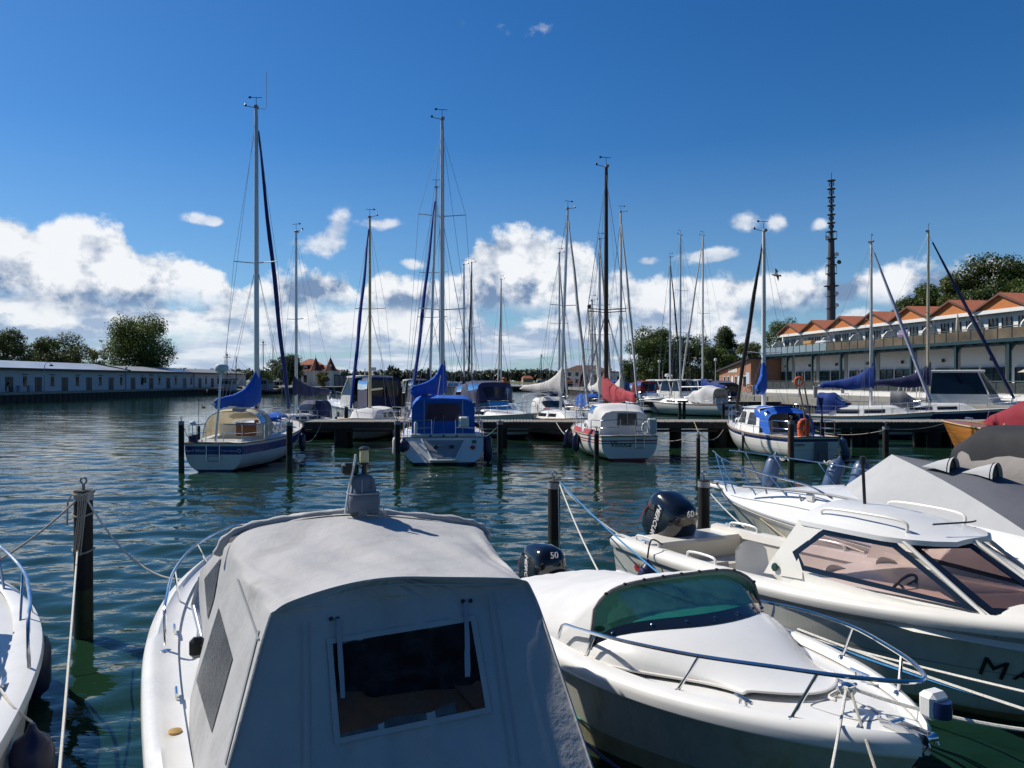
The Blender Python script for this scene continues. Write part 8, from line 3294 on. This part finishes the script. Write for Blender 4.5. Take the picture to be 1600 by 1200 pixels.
# ------------------------------------------------------------------ boat G: cut off by the left picture edge
hdG = R(-25)
fG = Vector((-.4226, .9063, 0))
bowG = Vector((-6.45, 8.95, 0))
rG = bowG - fG * 5.9
tG = thing('cuddy_boat', 'white motor boat cut off by the left edge with navy fenders', 'motor boat', (rG.x, rG.y, 0), -hdG, FG)
LG = 5.9
HG = Hull(LG, 2.3, .74, .95, tw=.88, rake=.6, chine=True, draft=.3, wide=.42, flare=.4)
HG.build(tG, [(0, 0), (.05, 1), (.09, 1), (.095, 0), (.6, 0), (.9, 2), (1, 2), (1.3, 2), (2, 2)], [GELHULL, NAVY, ALGAE], GEL, n=36)
mb = MB()
for side in (1, -1):
    rr = []
    for i in range(37):
        t = min(.9995, i / 36)
        p = HG.pt(t, 0, side)
        inn = HG.deck(t, side * .80)
        rr.append([p + Vector((side * .02, 0, -.06)), p + Vector((side * .035, 0, -.01)), p + Vector((side * .02, 0, .05)), p.lerp(inn, .35) + Vector((0, 0, .07)), inn + Vector((0, 0, .03))])
    mb.loft(rr, 0)
mb.build('gunwale', GEL, tG, 60)
cabin_trunk(tG, HG, .20, .90, .70, .42, GEL, front=.75, back=.0)
mb = MB()
for sx in (-1, 1):
    a = [HG.deck(.28, sx * .60) + Vector((0, 0, .30)), HG.deck(.45, sx * .62) + Vector((0, 0, .34)), HG.deck(.62, sx * .55) + Vector((0, 0, .30)), HG.deck(.70, 0) + Vector((0, 0, .24))]
    b = [p + Vector((-p.x * .20, -.35, .36)) for p in a]
    mb.loft([a, b], 0)
wg = mb.build('windscreen', SMOKEVINYL, tG, 60)
mb = MB()
for sx in (-1, 1):
    a = [HG.deck(.28, sx * .60) + Vector((0, 0, .30)), HG.deck(.45, sx * .62) + Vector((0, 0, .34)), HG.deck(.62, sx * .55) + Vector((0, 0, .30)), HG.deck(.70, 0) + Vector((0, 0, .24))]
    mb.tube(smoothpts(a, 5), .022, 6)
    mb.tube(smoothpts([p + Vector((-p.x * .20, -.35, .36)) for p in a], 5), .02, 6)
mb.build('screen_frame', BLACK, wg)
mb = MB()
pts = [(.44, .97, .05), (.47, .95, .40), (.56, .93, .44), (.70, .90, .47), (.86, .80, .50), (.97, .5, .52), (.995, 0, .53)]
for sx in (-1, 1):
    q = [HG.deck(t_, sx * x) + Vector((0, 0, z)) for t_, x, z in pts]
    mb.tube(smoothpts(q, 6), .016, 8)
    for i, tf in ((3, .66), (4, .84)):
        mb.tube([q[i], HG.deck(tf, sx * .86) + Vector((0, 0, .04))], .013, 7)
mb.build('bow_rail', STEEL, tG)
p = HG.pt(.70, .35, 1)
fender(tG, (p.x + .14, p.y, .34), .62, .135, FENDERNAVY)
mb = MB()
mb.tube([(p.x + .14, p.y, .72), HG.deck(.70, .9) + Vector((0, 0, .47))], .008, 5)
mb.build('fender_line', ROPEWHITE, tG)
p2 = HG.pt(.30, .35, 1)
fender(tG, (p2.x + .15, p2.y, .26), .62, .15, FENDERNAVY)
mb = MB()
mb.tube(smoothpts([(p2.x + .15, p2.y, .65), HG.deck(.30, .99) + Vector((0, 0, .06)), HG.deck(.36, .86) + Vector((0, 0, .08))], 4), .010, 6)
q = HG.deck(.38, .86) + Vector((0, 0, .04))
mb.build('fender_line', ROPEWHITE, tG)
mb = MB()
mb.tube([q + Vector((0, -.09, .045)), q + Vector((0, .09, .045))], .013, 6)
for d in (-.03, .03):
    mb.tube([q + Vector((0, d, 0)), q + Vector((0, d, .045))], .012, 6)
mb.build('cleat', STEEL, tG)
mb = MB()
for k, dx in enumerate((0, .12)):
    mb.lathe([(.05, -.12), (.055, .0), (.085, .10), (.09, .12)], HG.deck(.62, .52) + Vector((dx * 0, dx * 2 - .1, .36)), 14, M=Matrix.Rotation(R(-90), 4, 'X'))
mb.build('chrome_horn', STEEL, tG)

# ------------------------------------------------------------------ mooring lines
ROPES = 'mooring lines'


def rope(label, pts, r, m, n=1, twist=True):
    mb = MB()
    mb.tube(pts, r, 6)
    o = mb.build('mooring_line', m, None)
    return tag(o, label, 'rope', ROPES)


def ptop(key, dz=-.10, dx=0.0):
    t, p, zt = POSTS[key]
    return Vector((p.x + dx, p.y - .06, zt + dz))


wB = lambda t, p: t.matrix_basis @ Vector(p)
near = ptop('near', -.06)
rope('rope from the nearest post up to the left boat', bez(near, P(-60, 905, 8.4), .10), .012, ROPEGREY)
rope('slack rope curving from the nearest post to the canvas boat', bez(near + Vector((.05, 0, .0)), wB(tA, HA.deck(.80, -.7)) + Vector((0, 0, .05)), .42), .012, ROPEWHITE)
t_, p_, zt_ = POSTS['near']
rope('taut white rope running down from the nearest post to the picture edge', bez((p_.x - .01, p_.y - .12, zt_ * .60), P(90, 1225, 5.0), .04), .011, ROPEWHITE)
mb = MB()
rngR = random.Random(2)
for k in range(5):
    a0 = -1.6 + k * .24
    pts = smoothpts([(p_.x + .115 * math.cos(a0), p_.y + .115 * math.sin(a0), zt_ - .02), (p_.x + .125 * math.cos(a0 * .8 - .3), p_.y - .125, zt_ - .28), (p_.x + .022 * k - .05, p_.y - .13 - .012 * (k % 2), zt_ * .60), (p_.x + .02 * k - .045, p_.y - .125, zt_ * .57)], 5)
    mb.tube(pts, .008, 6)
for z in (zt_ - .03, zt_ - .30, zt_ * .59):
    mb.tube([(p_.x + .122 * math.cos(a), p_.y + .122 * math.sin(a), z + .02 * math.sin(a * 2 + z)) for a in np.linspace(0, 6.28, 20, endpoint=False)], .012, 6, closed=True)
mb.tube([(p_.x - .10, p_.y - .08, zt_ - .05), (p_.x - .15, p_.y - .08, zt_ - .12), (p_.x - .16, p_.y - .08, zt_ - .42)], .011, 6)
tag(mb.build('rope_coil', ROPEGREY, None), 'grey rope hanks hanging on the nearest post', 'rope')
g = ptop('g', -.04, .08)
for k, (a, b, m, lab) in enumerate(((g, wB(tC, HC.deck(.04, .95)) + Vector((0, 0, .08)), ROPEWHITE, 'white rope from the black post to the stern of the open boat'),
                                    (g + Vector((0, .03, .02)), wB(tB, (-.5, yB(3.2), 1.05)) if False else wB(tB, (-.55, .2, .85)), ROPEWHITE, 'white rope from the black post down to the canvas cover'),
                                    (g + Vector((0, .0, .04)), wB(tB, (-.98, 1.4, .80)), ROPEBLUE, 'blue rope from the black post across to the green windscreen boat'))):
    rope(lab, bez(a, b, .06), .011, m)
rope('white rope hanging straight down the black post', [g + Vector((-.02, -.05, 0)), g + Vector((.0, -.06, -1.3))], .010, ROPEWHITE)
hh = ptop('h', .02, .06)
bowp = wB(tD, (0, LD + .3, 1.12))
rope('tan rope from the black post to the tent boat bow', bez(hh, bowp, .03), .016, ROPETAN)
rope('white rope from the black post to the stern cleat of the open boat', bez(hh + Vector((0, 0, -.2)), wB(tC, HC.deck(.10, -.9)) + Vector((0, 0, .1)), .03), .010, ROPEWHITE)
rope('thin tan rope from the tent boat bow down to the open boat rail', bez(bowp, wB(tC, HC.deck(.22, -.9)) + Vector((0, 0, .08)), .02), .009, ROPETAN)
rope('white rope along the tent boat bow to the open boat rail', bez(bowp + Vector((0, 0, -.1)), wB(tC, HC.deck(.42, -.9)) + Vector((0, 0, .1)), .05), .010, ROPEWHITE)
bol = wB(tB, (0, LB - .62, 1.06))
rope('taut white rope from the bow bollard to the right picture edge', bez(bol, P(1660, 1148, 4.9), .05), .013, ROPEWHITE)
rope('white rope from the bow bollard down left to the quay', bez(bol, P(1296, 1230, 4.4), .01), .010, ROPEWHITE)
rope('grey rope from the bow bollard down right to the quay', bez(bol + Vector((.02, 0, 0)), P(1378, 1230, 4.5), .01), .010, ROPEGREY)
mb = MB()
for k in range(6):
    a, b = rngR.uniform(-.09, .07), rngR.uniform(-.07, .07)
    q = [bol + Vector((.05 * math.cos(j * 1.9 + k) + (a - .12 * k / 9 if j > 3 else 0), .05 * math.sin(j * 1.9 + k) + (b if j > 3 else 0), -.05 + .018 * j if j < 4 else -.055)) for j in range(6)]
    mb.tube(smoothpts(q, 4), .012, 6)
tag(mb.build('rope_knot', ROPEWHITE, None), 'tangle of white mooring rope on the bow bollard of the near boat', 'rope')
c1, c2 = wB(tC, HC.pt(.52, .62, 1) + Vector((.06, 0, 0))), P(1680, 1086, 5.9)
rope('upper white rope stretched along the open boat hull to the right', bez(wB(tC, HC.pt(.50, .5, 1) + Vector((.05, 0, 0))), P(1680, 1100, 5.6), .02), .013, ROPEWHITE)
rope('lower white rope stretched past the bow light to the right', bez(wB(tB, HB.pt(.55, .05, -1) + Vector((-.10, 0, .08))), P(1680, 1135, 5.3), .02), .014, ROPEWHITE)
rope('blue rope under the white one beside the open boat hull', bez(wB(tB, HB.pt(.55, .05, -1) + Vector((-.12, 0, .03))), P(1680, 1132, 5.45), .03), .012, ROPEBLUE)
rope('green rope trailing along the grubby hull of the near boat', bez(wB(tB, HB.pt(.25, .45, 1) + Vector((.05, 0, 0))), wB(tB, HB.pt(.55, .62, 1) + Vector((.05, 0, 0))), .03), .007, mat('green_line', (.03, .30, .18), .8))
rope('dark blue rope in the gap between the canvas boat and the near boat', bez(P(880, 1130, 6.2), P(1010, 1230, 5.2), .03), .012, NAVYCOVER)
f_ = ptop('f', .06)
rope('line from the slim brown post left to the red striped yacht', bez(f_, wB(t3[0] if isinstance(t3, tuple) else t3, (1.15, .4, .85)), .18), .012, ROPEGREY)
rope('line from the slim brown post up to the pier edge', bez(f_, Vector((X35(1082), 37.0, 1.24)), .0), .012, ROPETAN)
rope('line from the slim brown post right towards the pier pile', bez(f_, wB(t4, (-1.0, 6.2, .9)), .35), .012, ROPEGREY)
rope('line sagging from the pier to the port side of the red striped yacht', bez(Vector((X35(868), 37.0, 1.22)), wB(t3, (-1.35, 2.6, .75)), .38), .014, ROPEWHITE)
rope('line from the left post to the stern rail of the blue banded yacht', bez(ptop('a', -.15, .1), wB(t1, (-.9, .2, 1.1)), .10), .012, ROPEGREY)
rope('line looping from the pier end down by the blue banded yacht', bez(Vector((X35(505), 37.0, 1.2)), Vector((X35(462), 37.0, 1.1)), .9), .014, ROPEWHITE)
rope('line from the dark post left of the wooden boat along the pier', bez(ptop('j', -.1, .1), Vector((X35(1250), 37.0, 1.0)), .30), .012, ROPEGREY)
rope('line from the dark post right to the wooden boat bow', bez(ptop('j', -.1, .1), wB(tF, (0, 8.4, 1.4)), .12), .012, ROPEGREY)
rope('line from the post to the stern of the blue canopied yacht', bez(ptop('d', -.1), wB(t2, (1.45, .8, 1.0)), .10), .012, ROPEGREY)
